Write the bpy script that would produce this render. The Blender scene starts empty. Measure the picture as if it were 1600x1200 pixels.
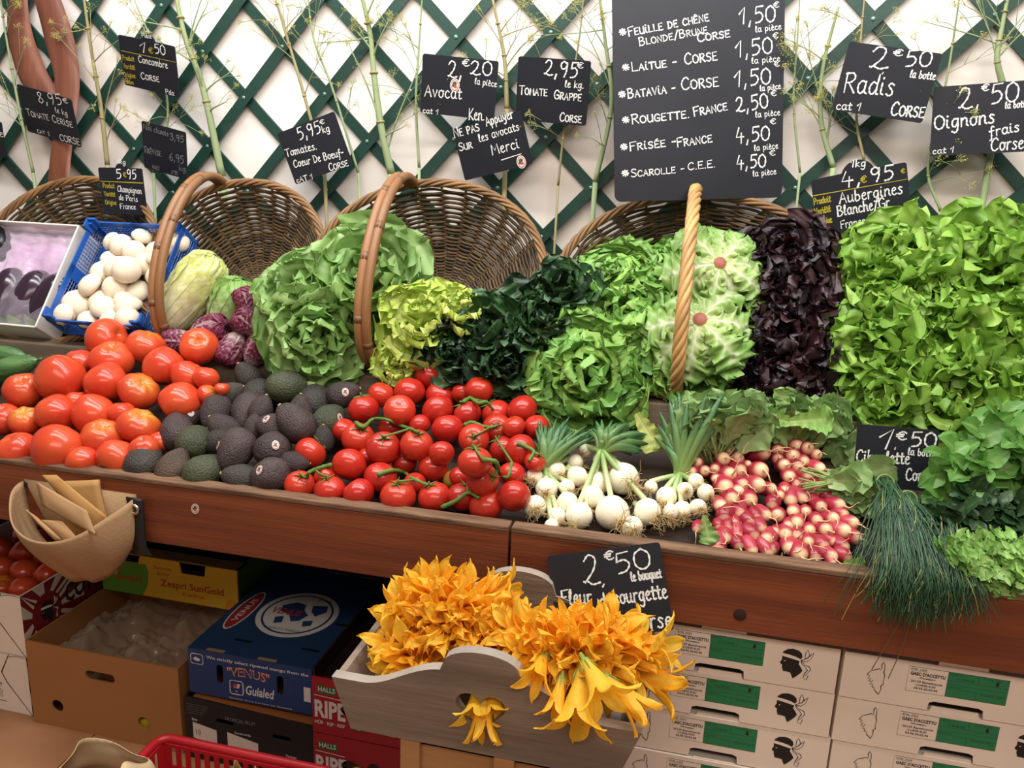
import bpy, math, random
import numpy as np
from mathutils import Vector, Matrix, Euler
from mathutils.geometry import tessellate_polygon
SC = bpy.context.scene
COL = SC.collection
PI = math.pi

# ---------------------------------------------------------------- camera
FPX = 1270.0                                   # focal length in pixels of the 1600 x 1200 frame
_Z = np.array([200.0, 5030.0, FPX]); _Z /= np.linalg.norm(_Z)
_X = np.array([5800.0, -538.0, FPX]); _X -= _X.dot(_Z) * _Z; _X /= np.linalg.norm(_X)
_Y = np.cross(_Z, _X)
RW = np.stack([_X, _Y, _Z], 1)                 # camera coords = RW @ world
CAM = np.array([0.0, -1.477, 1.475])
cd = bpy.data.cameras.new('camera'); cam = bpy.data.objects.new('camera', cd); COL.objects.link(cam)
cd.sensor_fit = 'HORIZONTAL'; cd.sensor_width = 36.0; cd.lens = 36.0 * FPX / 1600.0; cd.clip_start = 0.02
cam.matrix_world = Matrix.Translation(Vector(CAM)) @ Matrix(RW.T.tolist()).to_4x4()
SC.camera = cam

# ---------------------------------------------------------------- world, lamps, exposure
SC.view_settings.view_transform = 'Standard'; SC.view_settings.look = 'None'
SC.view_settings.gamma = 1.0; SC.view_settings.use_curve_mapping = False
SC.view_settings.exposure = 0.0
w = bpy.data.worlds.new('shop_air'); SC.world = w; w.use_nodes = True
w.node_tree.nodes['Background'].inputs[0].default_value = (1.0, 0.88, 0.78, 1)
w.node_tree.nodes['Background'].inputs[1].default_value = 0.26
def area_lamp(name, loc, size, power, color, aim):
    l = bpy.data.lights.new(name, 'AREA'); l.shape = 'RECTANGLE'; l.size, l.size_y = size; l.energy = power; l.color = color
    o = bpy.data.objects.new(name, l); COL.objects.link(o); o.location = loc
    o.rotation_euler = (Vector(aim) - Vector(loc)).to_track_quat('-Z', 'Y').to_euler()
area_lamp('ceiling_tube_light', (-0.5, -0.35, 2.75), (3.4, 0.2), 56, (1.0, 0.95, 0.89), (-0.5, 0.45, 1.0))
area_lamp('ceiling_wall_light', (-0.5, 0.25, 2.85), (3.4, 0.15), 42, (0.90, 0.95, 1.0), (-0.45, 0.84, 1.7))
area_lamp('ceiling_aisle_light', (0.2, -2.2, 2.8), (3.0, 0.5), 37, (1.0, 0.87, 0.74), (-0.2, 0.0, 0.4))

# ---------------------------------------------------------------- pixel rays
def ray(px, py):
    d = RW.T @ np.array([px - 800.0, 600.0 - py, -FPX]); return d / np.linalg.norm(d)
def on_plane(px, py, p0, n):
    d = ray(px, py); n = np.asarray(n, float)
    return CAM + d * (np.dot(np.asarray(p0, float) - CAM, n) / d.dot(n))
def at(px, py, y=None, z=None):
    return on_plane(px, py, (0, y, 0), (0, 1, 0)) if y is not None else on_plane(px, py, (0, 0, z), (0, 0, 1))
def depth(P): return -(RW @ (np.asarray(P, float) - CAM))[2]
def mpp(P): return depth(P) / FPX              # metres per pixel at P
VIEW_R, VIEW_U, VIEW_B = RW.T[:, 0], RW.T[:, 1], RW.T[:, 2]   # right, up, towards the viewer

# ---------------------------------------------------------------- materials
def lin(c):
    c = np.asarray(c, float) / 255.0
    return np.where(c <= 0.04045, c / 12.92, ((c + 0.055) / 1.055) ** 2.4)
_mats = {}
def mat(name, rgb=None, rough=0.5, spec=0.5, metal=0.0, bump=0.0, bscale=60, mott=0.0, mscale=8, trans=0.0, stretch=(1, 1, 1),
        rgb2=None, coat=0.0, alpha=1.0, rnd=0.0, sss=0.0):
    """Procedural Principled material. rgb None: the colour comes from the mesh attribute Col."""
    if name in _mats: return _mats[name]
    m = bpy.data.materials.new(name); m.use_nodes = True; nt = m.node_tree; N = nt.nodes; L = nt.links
    b = N['Principled BSDF']; out = N['Material Output']
    b.inputs['Roughness'].default_value = rough; b.inputs['Specular IOR Level'].default_value = spec
    b.inputs['Metallic'].default_value = metal; b.inputs['Coat Weight'].default_value = coat; b.inputs['Alpha'].default_value = alpha
    if sss: 
        b.inputs['Subsurface Weight'].default_value = sss; b.inputs['Subsurface Radius'].default_value = (0.012, 0.008, 0.004)
    if rgb is None:
        a = N.new('ShaderNodeAttribute'); a.attribute_name = 'Col'; src = a.outputs['Color']
    else:
        r = N.new('ShaderNodeRGB'); r.outputs[0].default_value = (*lin(rgb), 1); src = r.outputs[0]
    tc = N.new('ShaderNodeTexCoord'); mp = N.new('ShaderNodeMapping'); mp.inputs['Scale'].default_value = stretch
    L.new(tc.outputs['Object'], mp.inputs['Vector'])
    if mott or rgb2 is not None:
        nz = N.new('ShaderNodeTexNoise'); nz.inputs['Scale'].default_value = mscale; nz.inputs['Detail'].default_value = 5
        L.new(mp.outputs[0], nz.inputs['Vector'])
        if rgb2 is not None:
            mx = N.new('ShaderNodeMix'); mx.data_type = 'RGBA'; rp = N.new('ShaderNodeMapRange')
            rp.inputs[1].default_value = 0.35; rp.inputs[2].default_value = 0.65
            L.new(nz.outputs[0], rp.inputs[0]); L.new(rp.outputs[0], mx.inputs[0]); L.new(src, mx.inputs[6])
            mx.inputs[7].default_value = (*lin(rgb2), 1); src = mx.outputs[2]
        else:
            hs = N.new('ShaderNodeHueSaturation'); rp = N.new('ShaderNodeMapRange')
            rp.inputs[1].default_value = 0.25; rp.inputs[2].default_value = 0.75
            rp.inputs[3].default_value = 1 - mott; rp.inputs[4].default_value = 1 + mott
            L.new(nz.outputs[0], rp.inputs[0]); L.new(rp.outputs[0], hs.inputs['Value']); L.new(src, hs.inputs['Color']); src = hs.outputs[0]
    if rnd:
        oi = N.new('ShaderNodeObjectInfo'); hs = N.new('ShaderNodeHueSaturation'); rp = N.new('ShaderNodeMapRange')
        rp.inputs[3].default_value = 1 - rnd; rp.inputs[4].default_value = 1 + rnd
        L.new(oi.outputs['Random'], rp.inputs[0]); L.new(rp.outputs[0], hs.inputs['Value']); L.new(src, hs.inputs['Color']); src = hs.outputs[0]
    L.new(src, b.inputs['Base Color'])
    if bump:
        nb = N.new('ShaderNodeTexNoise'); nb.inputs['Scale'].default_value = bscale; nb.inputs['Detail'].default_value = 4
        bp = N.new('ShaderNodeBump'); bp.inputs['Strength'].default_value = bump; bp.inputs['Distance'].default_value = 0.004
        L.new(mp.outputs[0], nb.inputs['Vector']); L.new(nb.outputs[0], bp.inputs['Height']); L.new(bp.outputs[0], b.inputs['Normal'])
    if trans:
        tr = N.new('ShaderNodeBsdfTranslucent'); L.new(src, tr.inputs['Color']); ms = N.new('ShaderNodeMixShader')
        ms.inputs[0].default_value = trans; L.new(b.outputs[0], ms.inputs[1]); L.new(tr.outputs[0], ms.inputs[2]); L.new(ms.outputs[0], out.inputs[0])
    _mats[name] = m
    return m
def film_mat(name, tint, clear, rough=0.12):
    """Thin clear plastic film: part transparent, part glossy."""
    m = bpy.data.materials.new(name); m.use_nodes = True; nt = m.node_tree; N = nt.nodes; L = nt.links
    b = N['Principled BSDF']; b.inputs['Base Color'].default_value = (*lin(tint), 1); b.inputs['Roughness'].default_value = rough
    t = N.new('ShaderNodeBsdfTransparent'); ms = N.new('ShaderNodeMixShader'); ms.inputs[0].default_value = clear
    L.new(b.outputs[0], ms.inputs[1]); L.new(t.outputs[0], ms.inputs[2]); L.new(ms.outputs[0], N['Material Output'].inputs[0])
    return m

# ---------------------------------------------------------------- mesh building
class MB:
    """Collects vertices and faces (any sizes); build() links them as ONE mesh object."""
    def __init__(s): s.V = []; s.F = []; s.C = []; s.n = 0
    def add(s, v, f, c=(1, 1, 1)):
        v = np.asarray(v, float).reshape(-1, 3); c = np.asarray(c, float)
        if c.ndim == 1: c = np.tile(c, (len(v), 1))
        s.V.append(v); s.C.append(c); b = s.n
        if isinstance(f, np.ndarray): s.F.append(f + b)
        else:
            for k in {len(q) for q in f}: s.F.append(np.array([q for q in f if len(q) == k]) + b)
        s.n += len(v)
        return s
    def join(s, o, M=None, sc=1.0):
        V = np.concatenate(o.V)
        if M is not None: V = V * sc @ np.asarray(M.to_3x3()).T + np.asarray(M.translation)
        b = s.n; s.V.append(V); s.C.append(np.concatenate(o.C)); s.F += [f + b for f in o.F]; s.n += len(V)
        return s
    def mesh(s, name, m, smooth=True, off=None):
        V = np.concatenate(s.V)
        if off is not None: V = V - np.asarray(off)
        me = bpy.data.meshes.new(name); me.vertices.add(len(V)); me.vertices.foreach_set('co', V.astype(np.float32).ravel())
        li = np.concatenate([f.ravel() for f in s.F]); tot = np.concatenate([np.full(len(f), f.shape[1]) for f in s.F])
        st = np.concatenate([[0], np.cumsum(tot)[:-1]])
        me.loops.add(len(li)); me.loops.foreach_set('vertex_index', li.astype(np.int32))
        me.polygons.add(len(tot)); me.polygons.foreach_set('loop_start', st.astype(np.int32)); me.polygons.foreach_set('loop_total', tot.astype(np.int32))
        me.polygons.foreach_set('use_smooth', np.full(len(tot), bool(smooth)))
        C = np.concatenate(s.C); a = me.attributes.new('Col', 'FLOAT_COLOR', 'POINT')
        a.data.foreach_set('color', np.concatenate([C, np.ones((len(C), 1))], 1).astype(np.float32).ravel())
        me.update(); me.validate(); me.materials.append(m)
        return me
    def build(s, name, m, parent=None, smooth=True, world=True, label=None, bevel=0.0):
        """world: coordinates are world ones and are shifted to the parent's place (parents built this way are not rotated)."""
        off = None
        if world:
            if parent is not None:
                off = np.array(parent.location); q = parent.parent
                while q is not None: off = off + np.array(q.location); q = q.parent
            else:
                V = np.concatenate(s.V); lo, hi = V.min(0), V.max(0); off = np.array([(lo[0] + hi[0]) / 2, (lo[1] + hi[1]) / 2, lo[2]])
        o = bpy.data.objects.new(name, s.mesh(name, m, smooth, off)); COL.objects.link(o)
        if parent is not None: o.parent = parent
        elif world: o.location = off
        if label: o['label'] = label
        if bevel:
            bv = o.modifiers.new('bevel', 'BEVEL'); bv.width = bevel; bv.segments = 2; bv.limit_method = 'ANGLE'; bv.angle_limit = 0.7
        return o
def grid_faces(a, b, wrap=False):
    i = np.arange(a - 1)[:, None]; j = np.arange(b if wrap else b - 1)[None, :]
    j2 = (j + 1) % b
    return np.stack([i * b + j, i * b + j2, (i + 1) * b + j2, (i + 1) * b + j], -1).reshape(-1, 4)
BOXF = [(0, 3, 2, 1), (4, 5, 6, 7), (0, 1, 5, 4), (1, 2, 6, 5), (2, 3, 7, 6), (3, 0, 4, 7)]
def box(mb, lo, hi, c=(1, 1, 1), M=None):
    (a, b, d), (e, f, g) = lo, hi
    v = np.array([(a, b, d), (e, b, d), (e, f, d), (a, f, d), (a, b, g), (e, b, g), (e, f, g), (a, f, g)], float)
    if M is not None: v = v @ np.asarray(M.to_3x3()).T + np.asarray(M.translation)
    return mb.add(v, BOXF, c)
def frames(P):
    P = np.asarray(P, float); T = np.gradient(P, axis=0); T /= np.linalg.norm(T, axis=1)[:, None] + 1e-12
    ref = np.array([0, 0, 1.0]) if abs(T[0][2]) < 0.9 else np.array([1.0, 0, 0])
    U = []; u = ref - T[0] * ref.dot(T[0]); u /= np.linalg.norm(u)
    for t in T:
        u = u - t * u.dot(t); u /= np.linalg.norm(u) + 1e-12; U.append(u)
    U = np.array(U); return T, U, np.cross(T, U)
def tube(mb, P, r, n=6, c=(1, 1, 1), caps=True, flat=1.0):
    P = np.asarray(P, float); k = len(P); r = np.broadcast_to(np.asarray(r, float), (k,)); T, U, W = frames(P)
    a = np.linspace(0, 2 * PI, n, endpoint=False)
    V = P[:, None] + r[:, None, None] * (np.cos(a)[None, :, None] * U[:, None] + flat * np.sin(a)[None, :, None] * W[:, None])
    F = [grid_faces(k, n, True)]
    c = np.asarray(c, float)
    if c.ndim == 2: c = np.repeat(c, n, 0)
    mb.add(V.reshape(-1, 3), F[0], c)
    if caps:
        b = mb.n - k * n
        mb.F.append(np.array([[b + i for i in range(n - 1, -1, -1)], [b + (k - 1) * n + i for i in range(n)]]))
    return mb
def smooth_path(P, n=20):
    """Catmull-Rom through the points."""
    P = np.asarray(P, float)
    if len(P) < 3:
        t = np.linspace(0, 1, n)[:, None]; return P[0] * (1 - t) + P[-1] * t
    Q = np.vstack([2 * P[0] - P[1], P, 2 * P[-1] - P[-2]]); out = []
    for s in np.linspace(0, len(P) - 1 - 1e-9, n):
        i = int(s); t = s - i; a, b, c, d = Q[i:i + 4]
        out.append(0.5 * (2 * b + (c - a) * t + (2 * a - 5 * b + 4 * c - d) * t * t + (3 * b - a - 3 * c + d) * t ** 3))
    return np.array(out)
def lathe(mb, prof, n=20, c=(1, 1, 1), M=None):
    """prof: (radius, height) pairs around z."""
    prof = np.asarray(prof, float); a = np.linspace(0, 2 * PI, n, endpoint=False); k = len(prof)
    V = np.stack([prof[:, :1] * np.cos(a), prof[:, :1] * np.sin(a), np.repeat(prof[:, 1:2], n, 1)], -1).reshape(-1, 3)
    if M is not None: V = V @ np.asarray(M.to_3x3()).T + np.asarray(M.translation)
    c = np.asarray(c, float)
    if c.ndim == 2: c = np.repeat(c, n, 0)
    return mb.add(V, grid_faces(k, n, True), c)
def prism(mb, loops, t, O=(0, 0, 0), u=(1, 0, 0), v=(0, 0, 1), c=(1, 1, 1)):
    """Plate of thickness t with outline loops[0] and holes loops[1:], 2-D in (u, v) at O; front faces u x v, body goes behind it."""
    O = np.asarray(O, float); u = np.asarray(u, float); v = np.asarray(v, float); n = np.cross(u, v)
    flat = [p for l in loops for p in l]
    tri = tessellate_polygon([[Vector((p[0], p[1], 0)) for p in l] for l in loops])
    A = np.array([O + u * p[0] + v * p[1] for p in flat]); k = len(A)
    F = []
    for a, b, d in tri:
        pa, pb, pd = (np.array(flat[i]) for i in (a, b, d))
        if (pb[0] - pa[0]) * (pd[1] - pa[1]) - (pb[1] - pa[1]) * (pd[0] - pa[0]) < 0: b, d = d, b
        F += [(a, b, d), (k + a, k + d, k + b)]
    s = 0
    for li, l in enumerate(loops):
        m = len(l); ar = sum(l[i][0] * l[(i + 1) % m][1] - l[(i + 1) % m][0] * l[i][1] for i in range(m))
        ccw = (ar > 0) == (li == 0)
        for i in range(m):
            a, b = s + i, s + (i + 1) % m
            F.append((a, k + a, k + b, b) if ccw else (a, b, k + b, k + a))
        s += m
    return mb.add(np.vstack([A, A - n * t]), F, c)
def ellipse(rx, ry, n=24, cx=0, cy=0): return [(cx + rx * math.cos(2 * PI * i / n), cy + ry * math.sin(2 * PI * i / n)) for i in range(n)]
def rrect(x0, y0, x1, y1, r, n=4):
    out = []
    for cx, cy, a0 in ((x1 - r, y0 + r, -PI / 2), (x1 - r, y1 - r, 0), (x0 + r, y1 - r, PI / 2), (x0 + r, y0 + r, PI)):
        out += [(cx + r * math.cos(a0 + PI / 2 * i / n), cy + r * math.sin(a0 + PI / 2 * i / n)) for i in range(n + 1)]
    return out
def thing(name, label, cat, loc=(0, 0, 0), group=None, rot=None):
    o = bpy.data.objects.new(name, None); COL.objects.link(o); o.empty_display_size = 0.05
    o.location = loc
    if rot is not None: o.rotation_euler = rot
    return tag(o, label, cat, group)
def tag(o, label, cat, group=None, kind=None):
    o['label'] = label; o['category'] = cat
    if group: o['group'] = group
    if kind: o['kind'] = kind
    return o
def struct(o): o['kind'] = 'structure'; return o
def put(name, me, parent=None, loc=None, M=None, scale=None):
    o = bpy.data.objects.new(name, me); COL.objects.link(o)
    if parent is not None: o.parent = parent
    if M is not None: o.matrix_world = M
    if loc is not None: o.location = loc
    if scale is not None: o.scale = scale
    return o
ORD = ['first', 'second', 'third', 'fourth', 'fifth', 'sixth', 'seventh', 'eighth', 'ninth', 'tenth', 'eleventh', 'twelfth', 'thirteenth', 'fourteenth', 'fifteenth']
def noise3(P, seed=0, f=1.0):
    """Smooth pseudo-noise in -1..1 from summed sines."""
    r = np.random.RandomState(seed); P = np.asarray(P, float) * f; o = np.zeros(P.shape[:-1])
    for k in range(6):
        d = r.normal(size=3); o += np.sin(P @ d * (1 + 0.5 * k) + r.uniform(0, 6.28)) / (1 + 0.5 * k)
    return o / 2.2

# ================================================================ SETTING
WALL_Y = 0.87
m_wall = mat('white_plaster', (238, 235, 232), 0.7, 0.3, bump=0.25, bscale=9, rgb2=(222, 210, 200), mscale=1.6)
mb = MB(); box(mb, (-4.2, WALL_Y, -0.02), (2.6, WALL_Y + 0.12, 3.0)); struct(mb.build('wall_back', m_wall, smooth=False))
m_floor = mat('worn_terracotta_floor', (176, 128, 92), 0.45, 0.4, bump=0.15, bscale=30, rgb2=(150, 106, 74), mscale=5)
mb = MB()
for i in range(-7, 5):
    for j in range(-5, 2):
        box(mb, (i * 0.6 + 0.35, j * 0.6 - 0.22, -0.03), (i * 0.6 + 0.945, j * 0.6 + 0.375, 0))
box(mb, (-4.0, -3.3, -0.04), (2.6, WALL_Y, -0.004), lin((90, 70, 55)))
struct(mb.build('floor', m_floor, smooth=False))

# trellis: two crossing families of green slats riveted at the crossings
m_tre = mat('green_painted_wood', (22, 58, 48), 0.45, 0.5, bump=0.15, bscale=40, stretch=(1, 1, 1), mott=0.12)
m_riv = mat('rivet_metal', (120, 150, 138), 0.35, 0.6, metal=0.6)
def node(i, j):                                 # lattice crossing i along, j up (in half steps)
    x = i * 0.1345; return np.array([-0.454 + x * (1 + 0.012 * x), 0.0, 1.590 + 0.0440 * x - 0.006 * x * x + j * 0.1368])
T = thing('garden_trellis', 'green diamond lattice trellis fixed on the white wall behind the boards', 'trellis', (-0.5, WALL_Y - 0.02, 1.0))
mb = MB(); rv = MB()
def slat(a, b, y):
    d = b - a; L = np.linalg.norm(d); d /= L; n = np.array([-d[2], 0, d[0]])
    a = a - d * 0.05; b = b + d * 0.05; hw = 0.0155
    v = [];
    for q in (a, b):
        for s, yy in ((-1, y), (1, y), (1, y - 0.009), (-1, y - 0.009)): v.append(q + n * hw * s + np.array([0, yy, 0]))
    mb.add(v, [(0, 1, 2, 3), (7, 6, 5, 4), (0, 4, 5, 1), (1, 5, 6, 2), (2, 6, 7, 3), (3, 7, 4, 0)])
JL, JH = -4, 4
for s in range(-26, 22, 1):
    if s % 2: continue
    a, b = node(s + JL, JL), node(s + JH, JH); slat(a, b, WALL_Y - 0.011)
    a, b = node(s - JL, JL), node(s - JH, JH); slat(a, b, WALL_Y - 0.001)
for j in range(JL, JH + 1):
    for i in range(-14, 11):
        if (i + j) % 2 == 0:
            p = node(i, j); M = Matrix.Translation((p[0], WALL_Y - 0.0205, p[2])) @ Matrix.Rotation(PI / 2, 4, 'X')
            lathe(rv, [(0, 0.0022), (0.003, 0.002), (0.0055, 0.001), (0.006, 0)], 10, M=M)
mb.build('lattice', m_tre, T, smooth=False); rv.build('rivet', m_riv, T, label='small pale round rivets at the slat crossings')['kind'] = 'stuff'

# the wooden display stand
m_board = mat('reddish_brown_stained_wood', (132, 70, 42), 0.42, 0.45, bump=0.25, bscale=22, stretch=(0.5, 6, 9), rgb2=(104, 52, 32), mscale=3)
m_edge = mat('worn_board_edge', (128, 98, 74), 0.6, 0.3, bump=0.4, bscale=30, stretch=(1, 6, 6), rgb2=(92, 66, 50), mscale=9)
m_tray = mat('dark_tray_wood', (58, 44, 36), 0.65, 0.3, bump=0.2, bscale=20, mott=0.2)
m_ledge = mat('grey_weathered_wood', (112, 98, 84), 0.65, 0.3, bump=0.3, bscale=25, stretch=(1, 8, 8), mott=0.25, mscale=6)
XJ = at(797, 822, y=0)[0]
S = thing('display_stand', 'long brown wooden greengrocer stand with a sloping tray and rear ledge', 'display stand', (XJ, 0.3, 0))
for a, b, lab in ((-2.6, XJ - 0.0025, 'longer reddish brown front board under tomatoes and avocados'), (XJ + 0.0025, 1.6, 'reddish brown front board with a dark knot under the radishes')):
    mb = MB(); box(mb, (a, 0.0, 0.643), (b, 0.028, 0.786)); fb = mb.build('front_board', m_board, S, smooth=False, label=lab, bevel=0.003)
    mb = MB(); box(mb, (a, -0.002, 0.786), (b, 0.034, 0.7985)); mb.build('board_edge', m_edge, fb, smooth=False, label='pale worn top edge of the board', bevel=0.003)
    if a > XJ:
        k = at(1156, 961, y=-0.001); mb = MB()
        lathe(mb, [(0, .0012), (.007, .001), (.010, .0004), (.0125, 0)], 16, lin((48, 28, 20)), M=Matrix.Translation(k) @ Matrix.Rotation(PI / 2, 4, 'X'))
        mb.build('knot', mat('dark_knot', (44, 27, 20), 0.6), fb, label='dark round knot in the board')
mb = MB(); mb.add([(-2.6, .028, .742), (1.6, .028, .742), (1.6, .43, .90), (-2.6, .43, .90), (-2.6, .028, .726), (1.6, .028, .726), (1.6, .43, .884), (-2.6, .43, .884)], BOXF)
mb.build('tray_bottom', m_tray, S, smooth=False)
mb = MB(); box(mb, (-2.6, .43, .86), (1.6, .455, .968)); box(mb, (-2.6, .455, .945), (1.6, .86, .968)); mb.build('rear_ledge', m_ledge, S, smooth=False, bevel=0.003)
for x in (-2.35, -1.66, XJ + 0.0, 1.3):
    mb = MB(); box(mb, (x - .03, .70, 0), (x + .03, .76, .945)); mb.build('leg', m_tray, S, smooth=False)
mb = MB(); box(mb, (-2.6, .76, .05), (1.6, .775, .945)); mb.build('added_dark_panel', m_tray, S, smooth=False)  # dark panel added so the space below the ledge reads dark

# ================================================================ CHALKBOARDS
# one-stroke handwriting: width ; strokes of x,y pairs (cap height 8). '!' = straight segments
GL = {
'A': "5;!0,0 2.6,8 5,0;!1,3 4.2,3", 'B': "5;!.4,0 .4,8;0,7.6 2.6,8 4,6.4 2.4,4.6 .6,4.3;.6,4.3 3.4,4 4.7,2.2 3,.2 0,0", 'C': "5;4.8,6.6 3.4,8 1.4,7 .1,4 .8,1 2.8,0 4.9,1.3",
'D': "5.2;!.5,0 .5,8;0,7.8 3,7.4 5,4.2 3.2,.7 0,0", 'E': "4.4;!4.2,8 .4,7.8 .4,0 4.4,.2;!.4,4.1 3.4,4.3", 'F': "4.4;!4.8,8 .4,7.6 .4,0;!.4,4.1 3.4,4.4",
'G': "5.2;4.9,6.6 3.2,8 1.2,6.8 .1,4 1,.9 3,0 5,1 5,3.4;!2.9,3.5 5.2,3.5", 'H': "5;!.3,0 .3,8;!4.7,0 4.7,8;!.3,4 4.7,4", 'I': "1.6;!.8,0 .8,8", 'J': "4;3.6,8 3.6,2 2.2,0 .3,1.2",
'K': "4.8;!.4,0 .6,8;!4.6,8 .8,3.6 4.8,0", 'L': "4.4;!.5,8 .4,.2 4.4,.3", 'M': "6;!.2,0 .8,8 3,3 5.2,8 5.8,0", 'N': "5.2;!.3,0 .5,8 4.7,0 4.9,8", 'O': "5.4;2.8,8 .5,6.4 .2,2.4 2.4,0 4.9,1.6 5.2,5.6 2.8,8",
'P': "4.8;!.5,0 .5,8;0,7.7 3.4,8 4.7,6 3.2,4 .6,3.7", 'Q': "5.6;2.8,8 .5,6.4 .2,2.4 2.4,0 4.9,1.6 5.2,5.6 2.8,8;!3.4,2 5.6,-.6", 'R': "5;!.5,0 .5,8;0,7.6 3.2,8 4.4,6.2 2.8,4.3 .6,4;!1.8,4.1 5,0",
'S': "4.6;4.4,7 2.6,8 .7,6.8 1,5 3.6,3.6 4.3,1.6 2.4,0 .2,1", 'T': "5;!0,7.7 5.2,8;!2.6,7.8 2.5,0", 'U': "5;.3,8 .3,2.2 2,0 4.2,1.2 4.7,4;!4.7,8 4.8,0", 'V': "5;!.2,8 2.6,0 5,8", 'W': "6.6;!.2,8 1.8,0 3.3,6 5,0 6.5,8",
'X': "5;!.2,8 4.8,0;!4.8,8 .2,0", 'Y': "5;!.2,8 2.5,4;!4.9,8 1.6,0", 'Z': "4.8;!.2,8 4.6,8 .2,0 4.8,0",
'a': "4.2;3.6,4.4 2,5.2 .4,3.4 .7,.8 2.2,.1 3.5,2;3.7,5 3.5,1 4.6,.2", 'b': "3.8;.6,8 .4,1 1.8,0 3.5,1.6 3,4 1.4,4.4 .5,3", 'c': "3.4;3.2,4.2 1.8,5 .4,3.2 .6,1 2,0 3.4,.8", 'd': "4.2;3.4,4.3 1.8,5 .4,3 .8,.6 2.2,.2 3.5,2;3.9,8.2 3.6,1 4.5,.2",
'e': "3.4;.4,2.6 2.4,3.2 3,4.4 1.8,5.1 .5,3.4 .7,.8 2,0 3.5,.8", 'f': "3.2;3.4,7.2 2.4,8 1.5,6.4 1.3,1 .9,-2.6 0,-3;!0,4.2 3,4.5", 'g': "4;3.4,4.4 1.8,5 .4,3.2 .8,.8 2.4,.6 3.4,3;3.6,5 3.4,-1 2.2,-3 .3,-2.2", 'h': "4;!.6,8 .4,0;.5,3 2,4.9 3.3,4 3.3,1 4.2,.1",
'i': "1.8;.5,4.8 .5,1 1.6,.2;!.7,6.6 .8,7", 'j': "2;1.2,4.8 1.1,-1 .2,-2.8;!1.3,6.6 1.4,7", 'k': "3.8;!.6,8 .4,0;!3.2,4.8 .7,2.4 3.8,0", 'l': "2;.8,3 1.7,6.6 1.2,8 .5,6 .5,1 1.8,.2", 'm': "6;!.4,4.8 .4,0;.4,3 1.6,4.9 2.7,4 2.7,0;2.7,3 4,4.9 5.1,4 5.1,1 6,.1",
'n': "4;!.4,4.8 .4,0;.4,3 2,4.9 3.3,4 3.3,1 4.2,.2", 'o': "3.8;2,5 .5,4 .4,1.4 1.8,0 3.3,1.2 3.4,3.8 2,5;3,4.6 4,4.6", 'p': "3.8;!.5,4.8 .3,-3;.4,3.4 2,5 3.4,3.6 3,.9 1.6,.2 .5,1.4", 'q': "4;3.4,4.4 1.8,5 .4,3.2 .8,.8 2.4,.6 3.4,3;!3.6,5 3.4,-3", 'r': "3;!.5,4.8 .5,0;.5,3 1.6,4.8 3,4.7",
's': "3.2;3,4.4 1.7,5 .8,3.9 2.6,2 2.6,.5 1.2,0 .2,.6", 't': "2.8;1.4,7 1.2,1 2,.1 2.9,.6;!.1,4.7 2.9,5", 'u': "4.2;.4,4.9 .5,1.2 1.6,.1 3.3,1.6 3.5,4.9;3.5,4 3.6,.8 4.4,.2", 'v': "3.6;!.3,4.9 1.8,0 3.5,4.9", 'w': "5;!.2,4.9 1.4,0 2.6,4 3.8,0 5,4.9", 'x': "3.6;!.2,4.9 3.4,0;!3.4,4.9 .2,0",
'y': "3.8;.4,4.9 .7,1.8 2,1.4 3.3,3;3.5,4.9 2.9,-1 1.6,-3 .2,-2.4", 'z': "3.4;!.3,4.8 3.2,4.8 .3,.1 3.4,.2",
'0': "4.6;2.6,8 .6,6.2 .3,2.2 2,0 4,1.4 4.4,5.6 2.6,8", '1': "3;!0,4.8 2.6,8 1.8,0", '2': "4.8;.6,6.4 2,8 3.8,7 3.2,4 .6,.6;.2,.9 1.4,.9 2.8,.1 4.9,.6", '3': "4.2;.4,7 2.2,8 3.6,6.6 1.6,4.3;1.6,4.3 4,3.2 3.4,.8 1.6,0 .1,1", '4': "4.6;!2,8 .4,2.8 4.4,3;!3.2,5 2.9,-.6",
'5': "4.4;!4.4,8 1.3,7.8 .9,4.6;.9,4.6 3,5 4.2,3 3,.6 .8,0", '6': "4.2;3.6,7.8 1.2,5.4 .3,2 2,0 3.8,1.4 3,3.8 .6,3", '7': "4.4;!.2,7.8 4.4,8 1.6,0", '8': "4.4;3.8,7 2.2,8 .8,6.6 2.2,4.4 3.8,2 2.2,0 .5,1.6 2.2,4.4 3.8,7", '9': "4.2;3.8,6.6 2.2,8 .5,6.4 1.2,4.2 3,4.6 3.9,6.8;3.9,7.4 3.6,3 2.6,0",
',': "1.6;!1,1 .3,-1.6", '.': "1.4;!.5,0 .8,.3", '-': "3;!.3,3.4 2.8,3.6", '/': "3.6;!.2,-1 3.6,8.4", ':': "1.4;!.6,1 .7,1.4;!.7,4 .8,4.4", "'": "1.2;!.8,8 .5,6.4", '*': "4.4;!2.2,6.8 2.2,1.2;!0,4.2 4.4,3.8;!.6,6 3.8,2;!3.8,6.2 .6,1.8", '_': "5;!0,0 5,0",
'~': "4.2;4,6.4 2.8,7.6 1,6 .8,2.4 2.2,.4 4,1.4;!0,5 3,5.2;!0,3.2 2.6,3.4", ' ': "2.6;"}
ACC = {'ê': ('e', '!.8,6.4 1.9,7.6 3,6.4'), 'É': ('E', '!1.6,9 3.4,10.6'), 'Ê': ('E', '!.8,9 2.2,10.4 3.6,9'), 'é': ('e', '!1.4,6 2.8,7.4'), 'è': ('e', '!1,7.2 2.4,6'), 'È': ('E', '!1.6,10.4 3.2,9')}
SMALLCAPS = set()
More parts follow.
